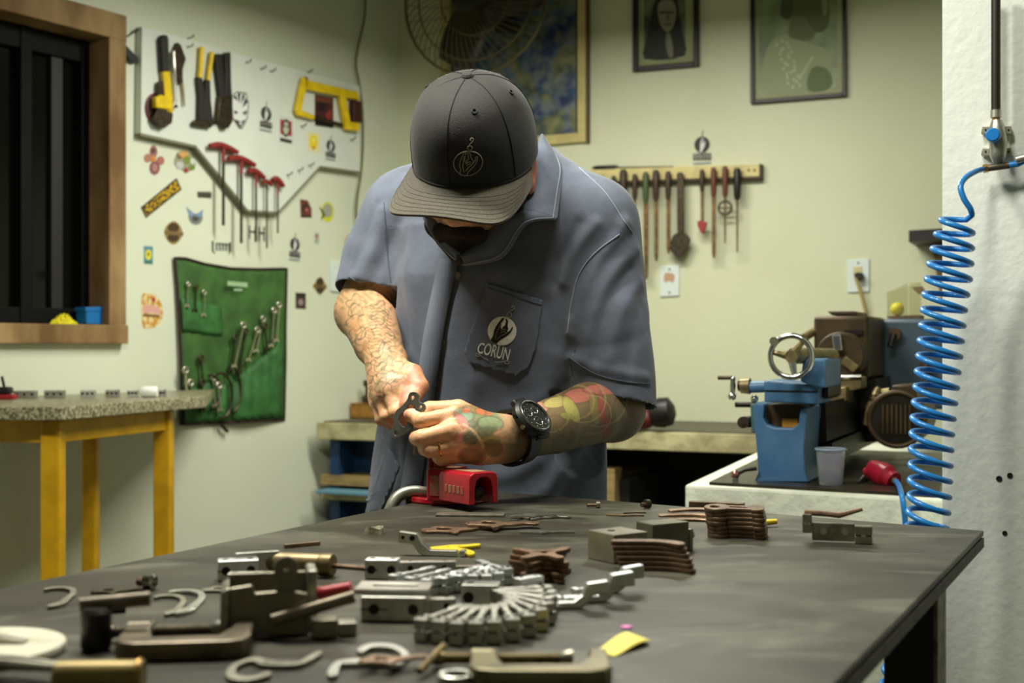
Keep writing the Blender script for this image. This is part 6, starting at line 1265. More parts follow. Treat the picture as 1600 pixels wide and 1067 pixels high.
# red air gun with its blue hose
M_hose = mat('blue_air_hose', (34, 124, 196), 0.32, coat=0.2); M_airr = mat('red_air_gun', (142, 20, 40), 0.35)
g0 = onz(1392, 757, BZ+0.006); g0.z += 0.02; G_ = thing('air_blow_gun', 'red air blow gun lying on the lathe bench', 'air gun', (g0.x, g0.y, BZ+0.0063)); gl = lambda x, y, dY, dz=0.0: P(x, y, g0.y+dY)-Vector((g0.x, g0.y, BZ+0.0063))
b = MB(); b.tube(bez([gl(1354,738,0.05), gl(1368,736,0.03), gl(1384,744,0.0), gl(1397,752,-0.02)], 5), [0.010]*4+[0.022]*4+[0.024]*4+[0.018]*4, 14); b.build('body', M_airr, G_); b = MB(); b.tube([gl(1396,750,-0.02), gl(1401,753,-0.03)], [0.007, 0.006], 10); b.build('brass_fitting', M_ltan, G_); b = MB(); b.tube([gl(1362,742,0.045), gl(1350,748,0.05), gl(1342,756,0.03)], [0.010, 0.007, 0.005], 10); b.build('nozzle', M_blk, G_)
b = MB(); hp = bez([P(1400,752,g0.y-0.035), P(1405,760,g0.y-0.10), P(1409,774,g0.y-0.185), P(1412,792,g0.y-0.205), P(1415,830,g0.y-0.20), P(1418,960,g0.y-0.19), P(1420,1120,g0.y-0.19)], 6); b.tube(hp, 0.0052, 10); relief(tag(b.build('straight_hose', M_hose), 'straight blue air hose hanging from the red blow gun over the bench edge', 'hose'), hp[0])

# ================================================================== the white column on the right
M_galv = mat('galvanised_steel', (176, 176, 160), 0.4, 0.8, var=0.15, scale=50); M_brass = mat('brass', (170, 132, 66), 0.35, 0.9)
R_ = WT(WR, 'air_valve', 'air valve with blue knob and perforated brackets on the white column', 'valve', 1555, 215)
R_.tube('supply_pipe', [(1556,-12,0.03),(1556,178,0.03)], 0.0072, mat('black_pipe', (38, 32, 26), 0.5)); R_.tube('pipe_collar', [(1556,172,0.03),(1556,184,0.03)], 0.0085, M_galv); R_.tube('brass_nut', [(1556,184,0.03),(1556,190,0.03)], 0.0065, M_brass, n=6)
R_.tube('valve_body', [(1557,188,0.03),(1558,200,0.03),(1560,225,0.03),(1559,245,0.03),(1558,258,0.03)], [0.008, 0.012, 0.014, 0.012, 0.005], M_galv, sm=3); R_.disc('blue_knob', 1551, 210, 0.048, 0.070, 0.0108, mat('blue_knob_plastic', (28, 122, 200), 0.35), bevel=0.002)
R_.tube('knob_stem', [(1553,210,0.03),(1551,210,0.055)], 0.005, M_galv)
for y in (203, 237):
    R_.prism('bracket', [(1534,y-6),(1580,y-6),(1581,y+6),(1533,y+6)], 0.002, 0.014, M_galv, bevel=0.001)
    for x in (1540, 1547, 1570, 1576): R_.prism('bracket_hole', ell_(x, y, 1.6, 2.0, 8), 0.0135, 0.0148, M_blk)
R_.tube('brass_neck', [(1558,245,0.03),(1558,252,0.03)], 0.008, M_brass, n=6); R_.tube('tee_fitting', [(1541,263,0.03),(1577,258,0.03)], 0.0058, mat('dark_tee', (96, 88, 70), 0.45, 0.6)); R_.tube('hose_nut', [(1536,264,0.03),(1544,262.5,0.03)], 0.0068, M_brass, n=6)
R_.tube('outlet_hose', [(1576,258,0.03),(1590,256,0.032),(1602,250,0.035)], 0.0055, M_hose); R_.tube('outlet_ferrule', [(1588,250,0.036),(1604,246,0.036)], 0.007, M_galv)
# coiled hose
pts = [WR.pt(*WR.uv(1538, 264, 0.03), 0.03), P(1524,268,2.02), P(1508,278,2.00), P(1501,292,1.99), P(1506,310,1.985), P(1516,326,1.985), P(1519,336,1.99)]
path = bez(pts, 8); turns = [(1498,330),(1491,370),(1484,420),(1476,470),(1471,520),(1466,570),(1461,620),(1456,670),(1454,720),(1452,770),(1449,820),(1440,880),(1428,960),(1416,1030),(1400,1120)]
NTn = 33; per = 20
def axis(y): x = np.interp(y, [t[1] for t in turns], [t[0] for t in turns]); return x
y = 338.0; k = 0
hel = []
while y < 1105:
    ph = 2*PI*k/per; rad = np.interp(y, [338, 365, 420, 820, 1100], [22, 27, 32, 30, 30])*1.985/F
    ax_ = P(axis(y), y, 1.985); hel.append(ax_+Vector((rad*math.cos(ph), rad*math.sin(ph)*0.95, -rad*math.cos(ph)*0.20+rad*math.sin(ph)*0.12)))
    k += 1; y += np.interp(y, [338, 400, 820, 1100], [22, 24, 24.5, 25])/per
full = path+hel[2:]
b = MB(); b.tube(full, 0.0046, 8); relief(tag(b.build('coiled_hose', M_hose, smooth=60), 'coiled blue air hose hanging beside the white column', 'hose'), full[0])
# drill holes in the column
for i, (x, y, r, lb) in enumerate(((1561,748,0.0042,'drilled hole in the column, the left one of a close pair'),(1578,743,0.0040,'drilled hole in the column, the right one of a close pair'),(1570,833,0.0034,'single drilled hole in the column below the pair'))):
    q = WR.pt(*WR.uv(x, y, 0.001), 0.0); b = MB(); b.lathe([(r*1.15, 0), (r*1.15, 0.0012), (r*0.9, 0.0012), (r*0.9, 0.0004), (0.0001, 0.0004)], (0, 0, 0), WR.n, 14, caps=False); o = b.build('wall_plug', mat('dark_hole', (24, 22, 18), 0.8)); o.location = q; tag(o, lb.replace('drilled hole', 'dark plugged hole').replace('the left one', 'the lower one').replace('the right one', 'the upper one'), 'hole')
# ================================================================== the vise, the held plates and everything on the table
# ---- red bench vise
M_vred = mat('red_vise_enamel', (176, 16, 34), 0.32, rgb2=(150, 14, 30), scale=30, coat=0.3, bump=0.10, bscale=140); M_dust = mat('dusty_worn_red', (150, 112, 84), 0.6, rgb2=(176, 40, 48), scale=50, lo=0.45, hi=0.62)
vy = 1.70; V0 = T(702, 783)
VI = thing('bench_vise', 'small red bench vise clamped to the table in front of the man', 'vise', (V0.x, V0.y, TZ+0.0002))
vl = lambda x, y, Y: P(x, y, Y)-Vector((V0.x, V0.y, TZ+0.0002))
def vprism(name, pts, Ya, Yb, m, bev=0.002, sh=0.0):
    """outline traced in the plane Y=Ya and carried back to Y=Yb (parallel, no narrowing)"""
    f = [vl(x, y, Ya) for x, y in pts]; n = len(f); bk = [p+Vector((sh, Yb-Ya, 0)) for p in f]
    b = MB(); b.add(f+bk, [tuple(range(n)), tuple(range(2*n-1, n-1, -1))]+[(i, n+i, n+(i+1) % n, (i+1) % n) for i in range(n)]); return b.build(name, m, VI, smooth=30, bevel=bev)
# the base: a half-round foot on the table
b = MB(); fo_ = [(655,791),(672,796),(700,798),(726,796),(738,790)]; c_ = T(702, 783)-Vector((V0.x, V0.y, TZ)); 
base = [(c_.x+0.054*math.cos(t), c_.y+0.046*math.sin(t)) for t in np.linspace(0, 2*PI, 30)[:-1]]
n = len(base); b.add([Vector((x, y, 0)) for x, y in base]+[Vector((x*0.97, y*0.97, 0.008)) for x, y in base], [tuple(range(n-1, -1, -1)), tuple(range(n, 2*n))]+[(i, (i+1) % n, n+(i+1) % n, n+i) for i in range(n)]); b.build('base', M_vred, VI, smooth=30, bevel=0.002)
Mv = Matrix.Rotation(math.radians(-28), 4, 'Z'); o_ = T(694, 788)-Vector((V0.x, V0.y, TZ))
def vbox(name, lo, hi, m, bev=0.002): b = MB(); b.box(lo, hi, Matrix.Translation(o_) @ Mv); return b.build(name, m, VI, smooth=0, bevel=bev)
# local x: along the slide towards the front right, y: away, z: up
vbox('fixed_body', (-0.012, -0.026, 0.006), (0.020, 0.030, 0.048), M_vred, 0.003); vbox('body_top_dust', (-0.010, -0.022, 0.0482), (0.018, 0.028, 0.0490), M_dust, 0)
vbox('body_panel', (-0.006, -0.0268, 0.014), (0.014, -0.0262, 0.040), M_dust, 0)
vbox('fixed_jaw', (-0.022, 0.002, 0.040), (-0.004, 0.036, 0.070), M_vred, 0.003); vbox('jaw_rib', (-0.020, -0.008, 0.046), (-0.016, 0.002, 0.066), M_vred, 0.001); vbox('jaw_rib', (-0.010, -0.010, 0.046), (-0.006, 0.002, 0.060), M_vred, 0.001)
vbox('jaw_insert', (-0.0265, 0.004, 0.056), (-0.0222, 0.034, 0.070), M_iron, 0.001)
# the sliding bar: hollow arch section
arch = []; W_, H_ = 0.0225, 0.040
def sect(w, h, r): return [(-w, 0), (-w, h-r), (-w+r*0.3, h-r*0.3), (-w+r, h), (w-r, h), (w-r*0.3, h-r*0.3), (w, h-r), (w, 0)]
outr = sect(W_, H_, 0.008); inr = [(x*0.62, max(z-0.006, 0) if z > 0 else 0) for x, z in sect(W_, H_, 0.014)][::-1]
prof = outr+inr; Msl = Matrix.Translation(o_+Vector((0, 0, 0.009))) @ Matrix.Rotation(math.radians(38), 4, 'Z')
b = MB(); b.prism(prof, -0.020, -0.088, Msl @ Matrix.Translation((0, 0, 0))); sl_o = b.build('sliding_bar', M_vred, VI, smooth=30, bevel=0.001)
b = MB(); b.box((-0.011, -0.080, H_), (0.011, -0.022, H_+0.0006), Msl); b.build('bar_dust', M_dust, VI, smooth=0)
b = MB(); b.tube([Msl @ Vector((0, -0.02, 0.013)), Msl @ Vector((0, -0.078, 0.013))], 0.0075, 14); b.build('screw', M_iron, VI)
b = MB(); b.torus(Msl @ Vector((0, -0.078, 0.013)), Msl.to_3x3() @ Vector((0, 1, 0)), 0.006, 0.002, 18, 6); b.build('screw_ring', M_iron, VI)
for i in range(5): b = MB(); x0 = -0.075+i*0.009; b.box((-W_-0.0006, x0, 0.012), (-W_+0.0002, x0+0.006, 0.022), Msl); b.build('cast_letter', M_dust, VI, smooth=0, bevel=0.0004)
b = MB(); q0 = o_+Vector((-0.040, 0.028, -0.004)); b.tube(bez([q0+Vector((0.03, 0.0, 0.012)), q0+Vector((0.0, 0.0, 0.018)), q0+Vector((-0.022, -0.004, 0.012)), q0+Vector((-0.034, -0.010, -0.010)), q0+Vector((-0.036, -0.012, -0.055))], 5), 0.0080, 12); b.build('clamp_hook', M_galv, VI)
b = MB(); b.tube([q0+Vector((-0.008, 0.0, -0.030)), q0+Vector((-0.008, 0.0, 0.010))], 0.006, 10); b.build('clamp_screw', M_iron, VI)

# ---- flat plate shapes (millimetres, drawn once)
def mm(pts, n=4): return smooth2([(x/1000, y/1000) for x, y in pts], n)
def hole(x, y, r, n=14, ry=None): return circ(x/1000, y/1000, r/1000, n, ry/1000 if ry else None)
LEV = (mm([(-4,0),(0,4.5),(6,5),(12,9),(20,11),(30,9),(38,5),(52,5),(66,8),(76,7),(80,3.5),(76,0.5),(64,2),(52,-2),(40,-4),(34,-10),(30,-12),(26,-8),(14,-5),(6,-4.5),(0,-4.5)]), [hole(0,0,2), mm([(14,-1),(16,6),(26,6),(32,1),(28,-3)], 3), hole(75,4,1.5)])
def strip(pts, ws):
    L_, R2 = [], []
    for i, (x, y) in enumerate(pts):
        a, b_ = pts[max(i-1, 0)], pts[min(i+1, len(pts)-1)]; dx, dy = b_[0]-a[0], b_[1]-a[1]; q = math.hypot(dx, dy) or 1
        L_.append((x-dy/q*ws[i]/2, y+dx/q*ws[i]/2)); R2.append((x+dy/q*ws[i]/2, y-dx/q*ws[i]/2))
    return mm(L_+R2[::-1], 4)
AR2 = (strip([(-34,10),(-26,14),(-14,14),(-2,8),(7,-4),(10,-18),(12,-30),(5,-38)], [5,3.6,4,4.6,5.4,6,9,6]), [hole(-30,12,1.1), hole(11,-29,1.8)])
HOK = (strip([(-30,-22),(-28,-8),(-22,-4),(0,-4),(14,-8),(20,4),(10,18),(-6,20),(-14,12)], [6,5,5,7,5,5,5,5,6]), [hole(0,-4,2)])
YPL = (mm([(-28,16),(-22,18),(-14,12),(0,9),(14,14),(22,22),(28,20),(22,10),(12,2),(10,-8),(16,-20),(10,-24),(2,-14),(-8,-14),(-18,-22),(-24,-18),(-14,-6),(-16,4)]), [hole(0,-2,4), mm([(-12,4),(0,6),(12,6),(4,2),(-6,1)], 2), hole(-23,14,1.6)])
KNK = (mm([(-26,-6),(-30,0),(-26,6),(-18,8),(-10,14),(-2,16),(8,13),(18,12),(26,14),(31,9),(30,2),(25,-2),(26,-10),(22,-14),(14,-12),(4,-10),(-6,-13),(-16,-11)]), [hole(-24,0,3.2), hole(24,8,3), hole(21,-8,2.6), mm([(-12,-5),(-10,6),(-2,9),(4,4),(2,-4)], 3), mm([(8,-4),(8,6),(16,6),(16,-4)], 3)])
CRV = (mm([(-34,-3),(-36,1),(-32,4),(-16,7),(0,9),(18,8),(32,3),(34,-1),(31,-5),(16,0),(0,1),(-18,-1)]), [hole(-32,0.5,1.6), hole(30,-0.5,1.6)])
REC = (mm([(-31,-9),(-31,9),(-20,10),(-18,7),(6,7),(10,10),(20,12),(29,8),(32,0),(29,-8),(20,-12),(10,-10),(6,-7),(-18,-7),(-20,-10)], 3), [hole(21,0,6), mm([(-14,-3),(-14,3),(4,3),(4,-3)], 2)])
ARC = (mm([(-30,0),(-26,4),(-14,5),(0,2),(12,-4),(20,-12),(27,-14),(31,-9),(24,-4),(18,4),(6,11),(-8,13),(-22,10),(-31,5)]), [hole(-27,2,1.8), hole(26,-9,2.4)])
M_cop = mat('copper_brown_steel', (142, 116, 94), 0.40, 0.75, var=0.22, scale=70); M_copd = mat('dark_copper_steel', (114, 92, 74), 0.40, 0.8, var=0.25, scale=60); M_pol = mat('polished_steel', (214, 214, 206), 0.30, 1.0, var=0.08, scale=60); M_gry = mat('dull_grey_steel', (150, 146, 132), 0.4, 0.9, var=0.2, scale=70); M_ylp = mat('yellow_painted_plate', (214, 190, 44), 0.4); M_brn = mat('brown_phosphate_plate', (116, 88, 62), 0.5, 0.5, var=0.2, scale=60)
PM = {}
def plate(shape, key, th, m, name, lb, cat, x, y, rz, group=None, dz=0.0, sc=1.0, rot=None, loc=None, ky=1.0):
    k = (key, th, m.name)
    if k not in PM: PM[k] = plate_mesh(name, shape[0], shape[1], th, min(0.0005, th*0.2), m)
    o = mobj(name, PM[k]); o.location = loc if loc is not None else T(x, y)+Vector((0, 0, dz+0.0002)); o.rotation_euler = rot if rot is not None else (0, 0, math.radians(rz)); o.scale = (sc, sc*ky, sc)
    return tag(o, lb, cat, group)
# ---- plates in his hands
plate(KNK, 'knk', 0.0035, mat('dark_cut_steel', (140, 138, 126), 0.4, 0.9, var=0.2, scale=70), 'cut_plate', 'grey cut steel frame plate with round holes held between his hands', 'metal plate', 0, 0, 0, loc=P(637, 652, 1.702), rot=(Matrix.Rotation(math.radians(-22), 3, 'Z') @ Matrix.Rotation(math.radians(84), 3, 'X') @ Matrix.Rotation(math.radians(56), 3, 'Z')).to_euler(), sc=1.08)
plate(CRV, 'crv_h', 0.003, M_cop, 'copper_link', 'small copper-coloured link plate held below his left fingers', 'metal plate', 0, 0, 0, loc=P(653, 690, 1.715), rot=(Matrix.Rotation(math.radians(80), 3, 'X') @ Matrix.Rotation(math.radians(74), 3, 'Z')).to_euler(), sc=0.5)
# ---- loose flat levers
LV = [(664,832,12,M_cop,'long copper-brown lever plate lying in front of the vise','cop',LEV,0.98),(733,826,-4,M_cop,'copper-brown lever plate overlapping the polished lever','cop2',LEV,1.0),(800,813,16,M_pol,'polished lever lying across the copper-brown lever','pol',LEV,0.72),(803,809,-10,M_gry,'grey lever with an open end behind the polished lever','gry',LEV,0.86),(815,833,-3,M_pol,'slim polished lever with a curled tip near the vise','pol',LEV,0.74)]
for (x, y, rz, m, lb, key, shp, sc) in LV: plate(shp, 'lev', 0.0032, m, 'lever_plate', lb, 'metal plate', x, y, rz, 'flat lever plates on the table', dz=0.0034 if 'across' in lb or 'overlapping' in lb else 0.0, sc=sc, ky=1.0 if 'polished' in lb[:15] or 'slim' in lb else 2.4)
bx_ = MB(); bx_.box((-0.042, -0.012, 0), (0.042, 0.012, 0.003)); o = bx_.build('steel_strip', M_gry, smooth=0, bevel=0.0006); o.location = T(735, 806); o.rotation_euler.z = math.radians(-3); tag(o, 'flat grey steel strip lying right before the vise', 'metal strip')
plate(LEV, 'lev', 0.0032, M_cop, 'lever_plate', 'copper-brown lever with a steel end at the far edge of the table', 'metal plate', 950, 806, -8, 'flat lever plates on the table', sc=0.55); plate(CRV, 'crv', 0.0032, M_copd, 'curved_plate', 'short copper-brown curved plate behind the steel-ended lever', 'metal plate', 992, 802, 14, sc=0.42)
YLW = (mm([(-24,-2),(-22,4),(-12,8),(-2,12),(14,14),(28,18),(30,13),(18,8),(6,4),(14,0),(24,-6),(30,-14),(28,-20),(22,-17),(14,-10),(0,-6),(-14,-6)]), [hole(-4,6,2.6,12,1.8), hole(8,9,2.4,12,1.6), hole(26,-15,1.6)])
plate(YLW, 'ylw', 0.004, M_ylp, 'yellow_bracket', 'bright yellow painted bracket plate lying on the table', 'metal plate', 704, 862, -4, sc=0.9, ky=2.0)
for (x, y, rz, m, lb, shp, key, sc) in ((108,930,0,M_gry,'dull curved lever lying alone at the left of the table',AR2,'ar2',0.62),(146,927,10,M_iron,'thin dark rod lever beside the lone curved lever',LEV,'lev',0.44),(280,942,0,M_gry,'curved grey lever with a square foot, the shorter of two',AR2,'ar2',0.58),(308,937,-4,M_pol,'curved bright lever with a square foot, the longer of two',AR2,'ar2',0.70),(318,925,12,M_gry,'small grey lever lying behind the two curved levers',LEV,'lev',0.48),
     (410,1046,170,M_gry,'grey hooked lever near the front of the table',HOK,'hok',0.70),(590,1036,4,M_pol,'bright open-ended lever near the front of the table',HOK,'hok',0.76),(566,1050,12,M_cop,'copper-edged lever crossing the bright open-ended lever',LEV,'lev',0.45)):
    plate(shp, key, 0.004, m, 'lever_plate', lb, 'metal plate', x, y, rz, sc=sc*1.2, dz=0.0055 if 'crossing' in lb else 0.0, ky=2.0)
# ---- stacks
def stack(shp, key, th, m, n, x, y, rz, step, lb, group, sc=1.0, sh=(0, 0), rs=3.0, dz0=0.0, name='stacked_plate', ky=1.0):
    pos = ['lowest', 'second', 'third', 'fourth', 'fifth', 'sixth', 'seventh', 'eighth', 'ninth', 'tenth']
    for i in range(n):
        q = lb % ('topmost' if i == n-1 else (pos[i]+(' from below' if i else '')))
        o = plate(shp, key, th, m, name, q, 'metal plate', x, y, rz+random.uniform(-rs, rs), group, dz=dz0+i*step, sc=sc, ky=ky); o.location.x += sh[0]*i+random.uniform(-0.001, 0.001); o.location.y += sh[1]*i+random.uniform(-0.001, 0.001)
stack(REC, 'rec', 0.0044, M_copd, 7, 1153, 838, 168, 0.0046, 'copper-brown frame plate, %s of the tall stack', 'tall stack of copper-brown frame plates', sc=1.0, sh=(-0.0006, 0.0004), rs=2.5, ky=2.0)
stack(YPL, 'ypl', 0.0046, M_brn, 5, 850, 903, 10, 0.0048, 'brown Y-shaped plate, %s of the short stack', 'short stack of brown Y-shaped plates', sc=0.95, rs=7, sh=(0.0002, 0), ky=1.4)
stack(CRV, 'crv2', 0.0042, M_copd, 6, 1030, 893, -14, 0.0044, 'dark curved bar, %s of the fanned stack', 'fanned stack of curved bars', sc=0.98, sh=(-0.0016, 0.0022), rs=1.5, ky=1.8)
for i, (x, y, rz) in enumerate(((1080,815,-6),(1072,812,2),(1086,808,8))): plate(CRV, 'crv3', 0.003, M_cop, 'curved_plate', ('copper-brown curved plate, %s of three beside the tall stack' % ('undermost', 'middle', 'topmost')[i]), 'metal plate', x, y, rz, 'curved plates beside the tall stack', dz=i*0.0034, sc=0.92, ky=2.2)
# ---- machined silver arms (a clamp block with a slit and a flat arm)
def arm_parts(w=0.0104, h=0.0165, dp=0.016, L=0.060):
    b1 = MB(); b1.box((-w/2, 0, 0), (w/2, dp, h*0.47)); b2 = MB(); b2.box((-w/2, 0, h*0.53), (w/2, dp, h)); b2.box((-w/2, dp*0.72, h*0.46), (w/2, dp, h*0.54))
    b3 = MB(); b3.prism([(-0.0022, h*0.25), (0.0022, h*0.25), (0.0022, h*0.98), (-0.0022, h*0.98)], dp-0.001, L, Matrix.Identity(4))
    b3.prism([(-0.0035, h*0.45), (0.0035, h*0.45), (0.0035, h*1.02), (-0.0035, h*1.02)], L*0.72, L*1.0, Matrix.Identity(4))
    b4 = MB(); 
    for s in (-0.27, 0.27): b4.lathe([(0.0019, 0), (0.0019, 0.0007), (0.0001, 0.0007)], (s*w, dp*0.5, h), (0, 0, 1), 10)
    b5 = MB(); b5.ball((w*0.28, -0.0004, h*0.5), 0.0018, 6)
    return b1, b2, b3, b4, b5
proto = None; proto2 = None
def make_arm(lb, group, m):
    t = thing('clamp_block', lb, 'metal part', (0, 0, 0), 0, group); a = arm_parts()
    a[0].build('lower_jaw', m, t, smooth=0, bevel=0.0008, seg=1); a[1].build('upper_jaw', m, t, smooth=0, bevel=0.0008, seg=1); a[2].build('arm_blade', m, t, smooth=0, bevel=0.0006, seg=1); a[3].build('screw_holes', M_ldk, t); a[4].build('set_screw', M_chr, t); return t
def row(n, lb, group, m, place, sc=1.0):
    p = make_arm(lb, group, m)
    for i in range(n):
        o = p if i == 0 else dup(p); l, rz = place(i/(n-1)); o.location = (l.x, l.y, l.z); o.rotation_euler = (0, 0, rz); o.scale = (sc, sc, sc)
# the fan: blocks along an arc from front left round to the right, blades towards its middle
FC = T(752, 950)
def fan(t):
    pts = [T(655,1004), T(684,1007), T(712,1010), T(742,1010), T(772,1008), T(802,1004), T(828,997), T(848,988), T(861,977), T(867,966), T(868,956), T(862,947)]
    k = t*11; i = min(int(k), 10); p = lerp(pts[i], pts[i+1], k-i); d = FC-p; return p+Vector((0, 0, 0.0003)), math.atan2(d.y, d.x)-PI/2+math.radians(-10+14*t)
row(12, 'silver clamp arm standing in the front fan of arms', 'front fan of silver arms', M_alud, fan)
def arr(t):
    pts = [T(612,926), T(638,930), T(664,933), T(690,930), T(714,926), T(738,926), T(760,926), T(780,922), T(796,915)]
    k = t*8; i = min(int(k), 7); p = lerp(pts[i], pts[i+1], k-i); return p+Vector((0, 0, 0.0003)), math.radians(-38+70*t*t)
row(9, 'silver clamp arm standing in the rear row of arms', 'rear row of silver arms', M_alu, arr, 0.9)
# bent silver fork levers
def fork(lb, x, y, rz, sc=1.0, m=M_pol, group=None):
    t = thing('fork_lever', lb, 'lever', T(x, y)+Vector((0, 0, 0.0003)), math.radians(rz), group); s = sc
    b = MB(); prof = [(0.0, 0.0), (0.034, 0.0), (0.034, 0.006), (0.006, 0.006), (-0.002, 0.012), (-0.007, 0.022), (-0.026, 0.024), (-0.027, 0.012), (-0.012, 0.011), (-0.006, 0.003)]
    b.prism([(p[0]*s, p[1]*s) for p in prof], -0.0045*s, 0.0045*s, Matrix.Identity(4)); b.build('lever_arm', m, t, smooth=0, bevel=0.0012*s)
    for (hx, hz, r) in ((-0.012, 0.0175, 0.0028), (-0.0215, 0.018, 0.0019)): b = MB(); b.lathe([(r*s, 0), (r*s, 0.0008), (0.0001, 0.0008)], (hx*s, -0.0043*s, hz*s), (0, -1, 0), 14); b.build('bore', M_ldk, t)
    b = MB(); b.prism([(0.036*s, 0.0), (0.042*s, 0.0), (0.042*s, 0.0065*s), (0.036*s, 0.0065*s)], -0.005*s, 0.005*s, Matrix.Identity(4)); b.build('end_stop', m, t, smooth=0, bevel=0.0008); return t
fork('polished fork lever lying beside the yellow bracket', 664, 868, -10, 1.0)
fork('bright fork lever pointing away beside the fan of arms', 942, 940, 196, 1.0, M_alu); fork('bright fork lever lying furthest from the fan of arms', 962, 926, 200, 0.95, M_alu); fork('small silver fork lever touching the fan of arms', 905, 950, 190, 0.9, M_alu)
def bar_part(lb, x, y, rz, L, w, h, m, name='machined_bar', holes=2, dz=0.0, slot=True):
    t = thing(name, lb, 'metal part', T(x, y)+Vector((0, 0, 0.0003+dz)), math.radians(rz)); b = MB(); b.box((-L/2, -w/2, 0), (L/2, w/2, h)); b.build('body', m, t, smooth=0, bevel=0.001)
    for i in range(holes): hx = -L*0.3+i*L*0.6/max(1, holes-1); b = MB(); b.lathe([(h*0.22, 0), (h*0.22, 0.0005), (0.0001, 0.0005)], (hx, -w/2, h*0.5), (0, -1, 0), 14); b.build('bore', M_ldk, t); b = MB(); b.lathe([(w*0.16, 0), (w*0.16, 0.0005), (0.0001, 0.0005)], (hx, 0, h), (0, 0, 1), 14); b.build('screw_head', M_chr, t)
    if slot: b = MB(); b.box((-L/2-0.0002, -w/2-0.0003, h*0.46), (-L*0.1, w/2+0.0003, h*0.52)); b.build('slit', M_ldk, t, smooth=0)
    return t
bar_part('silver clamp block at the end of the brass tool shaft', 598, 904, -4, 0.030, 0.016, 0.018, M_alu); bar_part('flat silver arm lying behind the rear row of arms', 668, 897, 4, 0.052, 0.010, 0.012, M_pol, slot=False); bar_part('thin flat silver arm with a stepped end behind the rear row', 722, 892, 10, 0.050, 0.008, 0.005, M_gry, slot=False)
bar_part('silver clamp block lying left of the brass tool', 372, 905, 14, 0.036, 0.018, 0.018, M_alu); bar_part('small silver clamp block lying below the first one', 384, 920, 4, 0.030, 0.014, 0.014, M_alud); bar_part('flat silver plate leaning against the brass tool', 402, 900, 22, 0.040, 0.006, 0.022, M_pol, slot=False)
bar_part('slotted grey bracket standing left of the fan of arms', 618, 968, -4, 0.050, 0.020, 0.019, M_alud); 
SLP = ([(-0.028,-0.017),(0.028,-0.017),(0.028,0.017),(-0.028,0.017)], [smooth2([(-0.014,-0.005),(0.016,-0.005),(0.019,0.0),(0.016,0.005),(-0.014,0.005),(-0.017,0.0)], 3)])
plate(SLP, 'slp', 0.004, M_pol, 'slotted_plate', 'bright slotted plate lying on the grey bracket', 'metal plate', 616, 962, -3, dz=0.0196); bar_part('short silver arm between the bracket and the fan of arms', 676, 958, 6, 0.036, 0.010, 0.012, M_pol, slot=False)
bar_part('pale flat silver blade lying in the middle of the fan of arms', 752, 950, -6, 0.030, 0.020, 0.020, M_pol, slot=False, holes=1); bar_part('silver hinge block between the fan and the brown Y stack', 826, 935, 40, 0.026, 0.010, 0.018, M_alu, slot=False)
# the finished assembly at the right
AS = thing('machined_assembly', 'finished steel assembly with a lever standing at the right of the table', 'metal part', T(1308, 848)+Vector((0, 0, 0.0003)), math.radians(-14))
for nm, lo, hi in (('main_plate', (-0.026, -0.004, 0.002), (0.018, 0.004, 0.021)), ('end_block', (-0.036, -0.006, 0.010), (-0.0262, 0.006, 0.030)), ('clamp_jaw', (0.0182, -0.007, 0.0), (0.036, 0.007, 0.0085)), ('clamp_jaw', (0.0182, -0.007, 0.0095), (0.036, 0.007, 0.019))):
    b = MB(); b.box(lo, hi); b.build(nm, M_gry, AS, smooth=0, bevel=0.001)
for (hx, hz, r) in ((-0.014, 0.012, 0.0034), (0.008, 0.012, 0.0034), (0.027, 0.009, 0.0026), (-0.033, 0.020, 0.0016), (-0.029, 0.020, 0.0016)): b = MB(); b.lathe([(r, 0), (r, 0.0006), (0.0001, 0.0006)], (hx, -0.0062 if abs(hx) > 0.02 else -0.0039, hz), (0, -1, 0), 14); b.build('screw', M_chr, AS)
b = MB(); b.tube([(-0.034, 0, 0.031), (-0.010, 0, 0.030), (0.002, 0, 0.029), (0.026, 0.002, 0.036)], [0.003, 0.003, 0.0032, 0.002], 8); b.build('lever', M_cop, AS)
# ---- steel blocks
t = put_box('steel_block', 'grey steel block with a drilled top beside the curved bars', 'block', T(965, 874)+Vector((0, 0, 0.0003)), 0.042, 0.042, 0.028, mat('ground_steel_block', (156, 150, 134), 0.35, 0.8, var=0.12, scale=30), math.radians(34), 0.001)
b = MB(); b.lathe([(0.004, 0), (0.004, 0.0004), (0.0001, 0.0004)], (-0.005, 0.004, 0.028), (0, 0, 1), 16); b.build('bore', M_ldk, t)
t = put_box('angle_block', 'dark steel angle block with a set screw beside the steel block', 'block', T(1035, 861)+Vector((0, 0, 0.0003)), 0.045, 0.03, 0.030, mat('dark_ground_steel', (126, 122, 108), 0.3, 0.8, var=0.15, scale=30), math.radians(30), 0.001)
b = MB(); b.box((0.024, -0.014, 0.0), (0.029, 0.014, 0.022)); b.build('end_plate', M_gry, t, smooth=0, bevel=0.001); b = MB(); b.lathe([(0.003, 0), (0.003, 0.006), (0.0045, 0.006), (0.0045, 0.009)], (0.029, 0, 0.014), (1, 0, 0), 12); b.build('set_screw', M_pol, t)
put_box('steel_bar', 'rusty brown square bar lying behind the tall stack', 'bar', T(1120, 798)+Vector((0, 0, 0.0003)), 0.070, 0.012, 0.011, M_copd, math.radians(-20), 0.001)
b = MB(); b.tube([(-0.012, 0, 0.004), (0.012, 0.002, 0.006)], [0.004, 0.003], 10); o = b.build('yellow_stub', M_ylp); o.location = T(1198, 823); tag(o, 'tiny yellow stub sticking out behind the tall stack', 'stub')
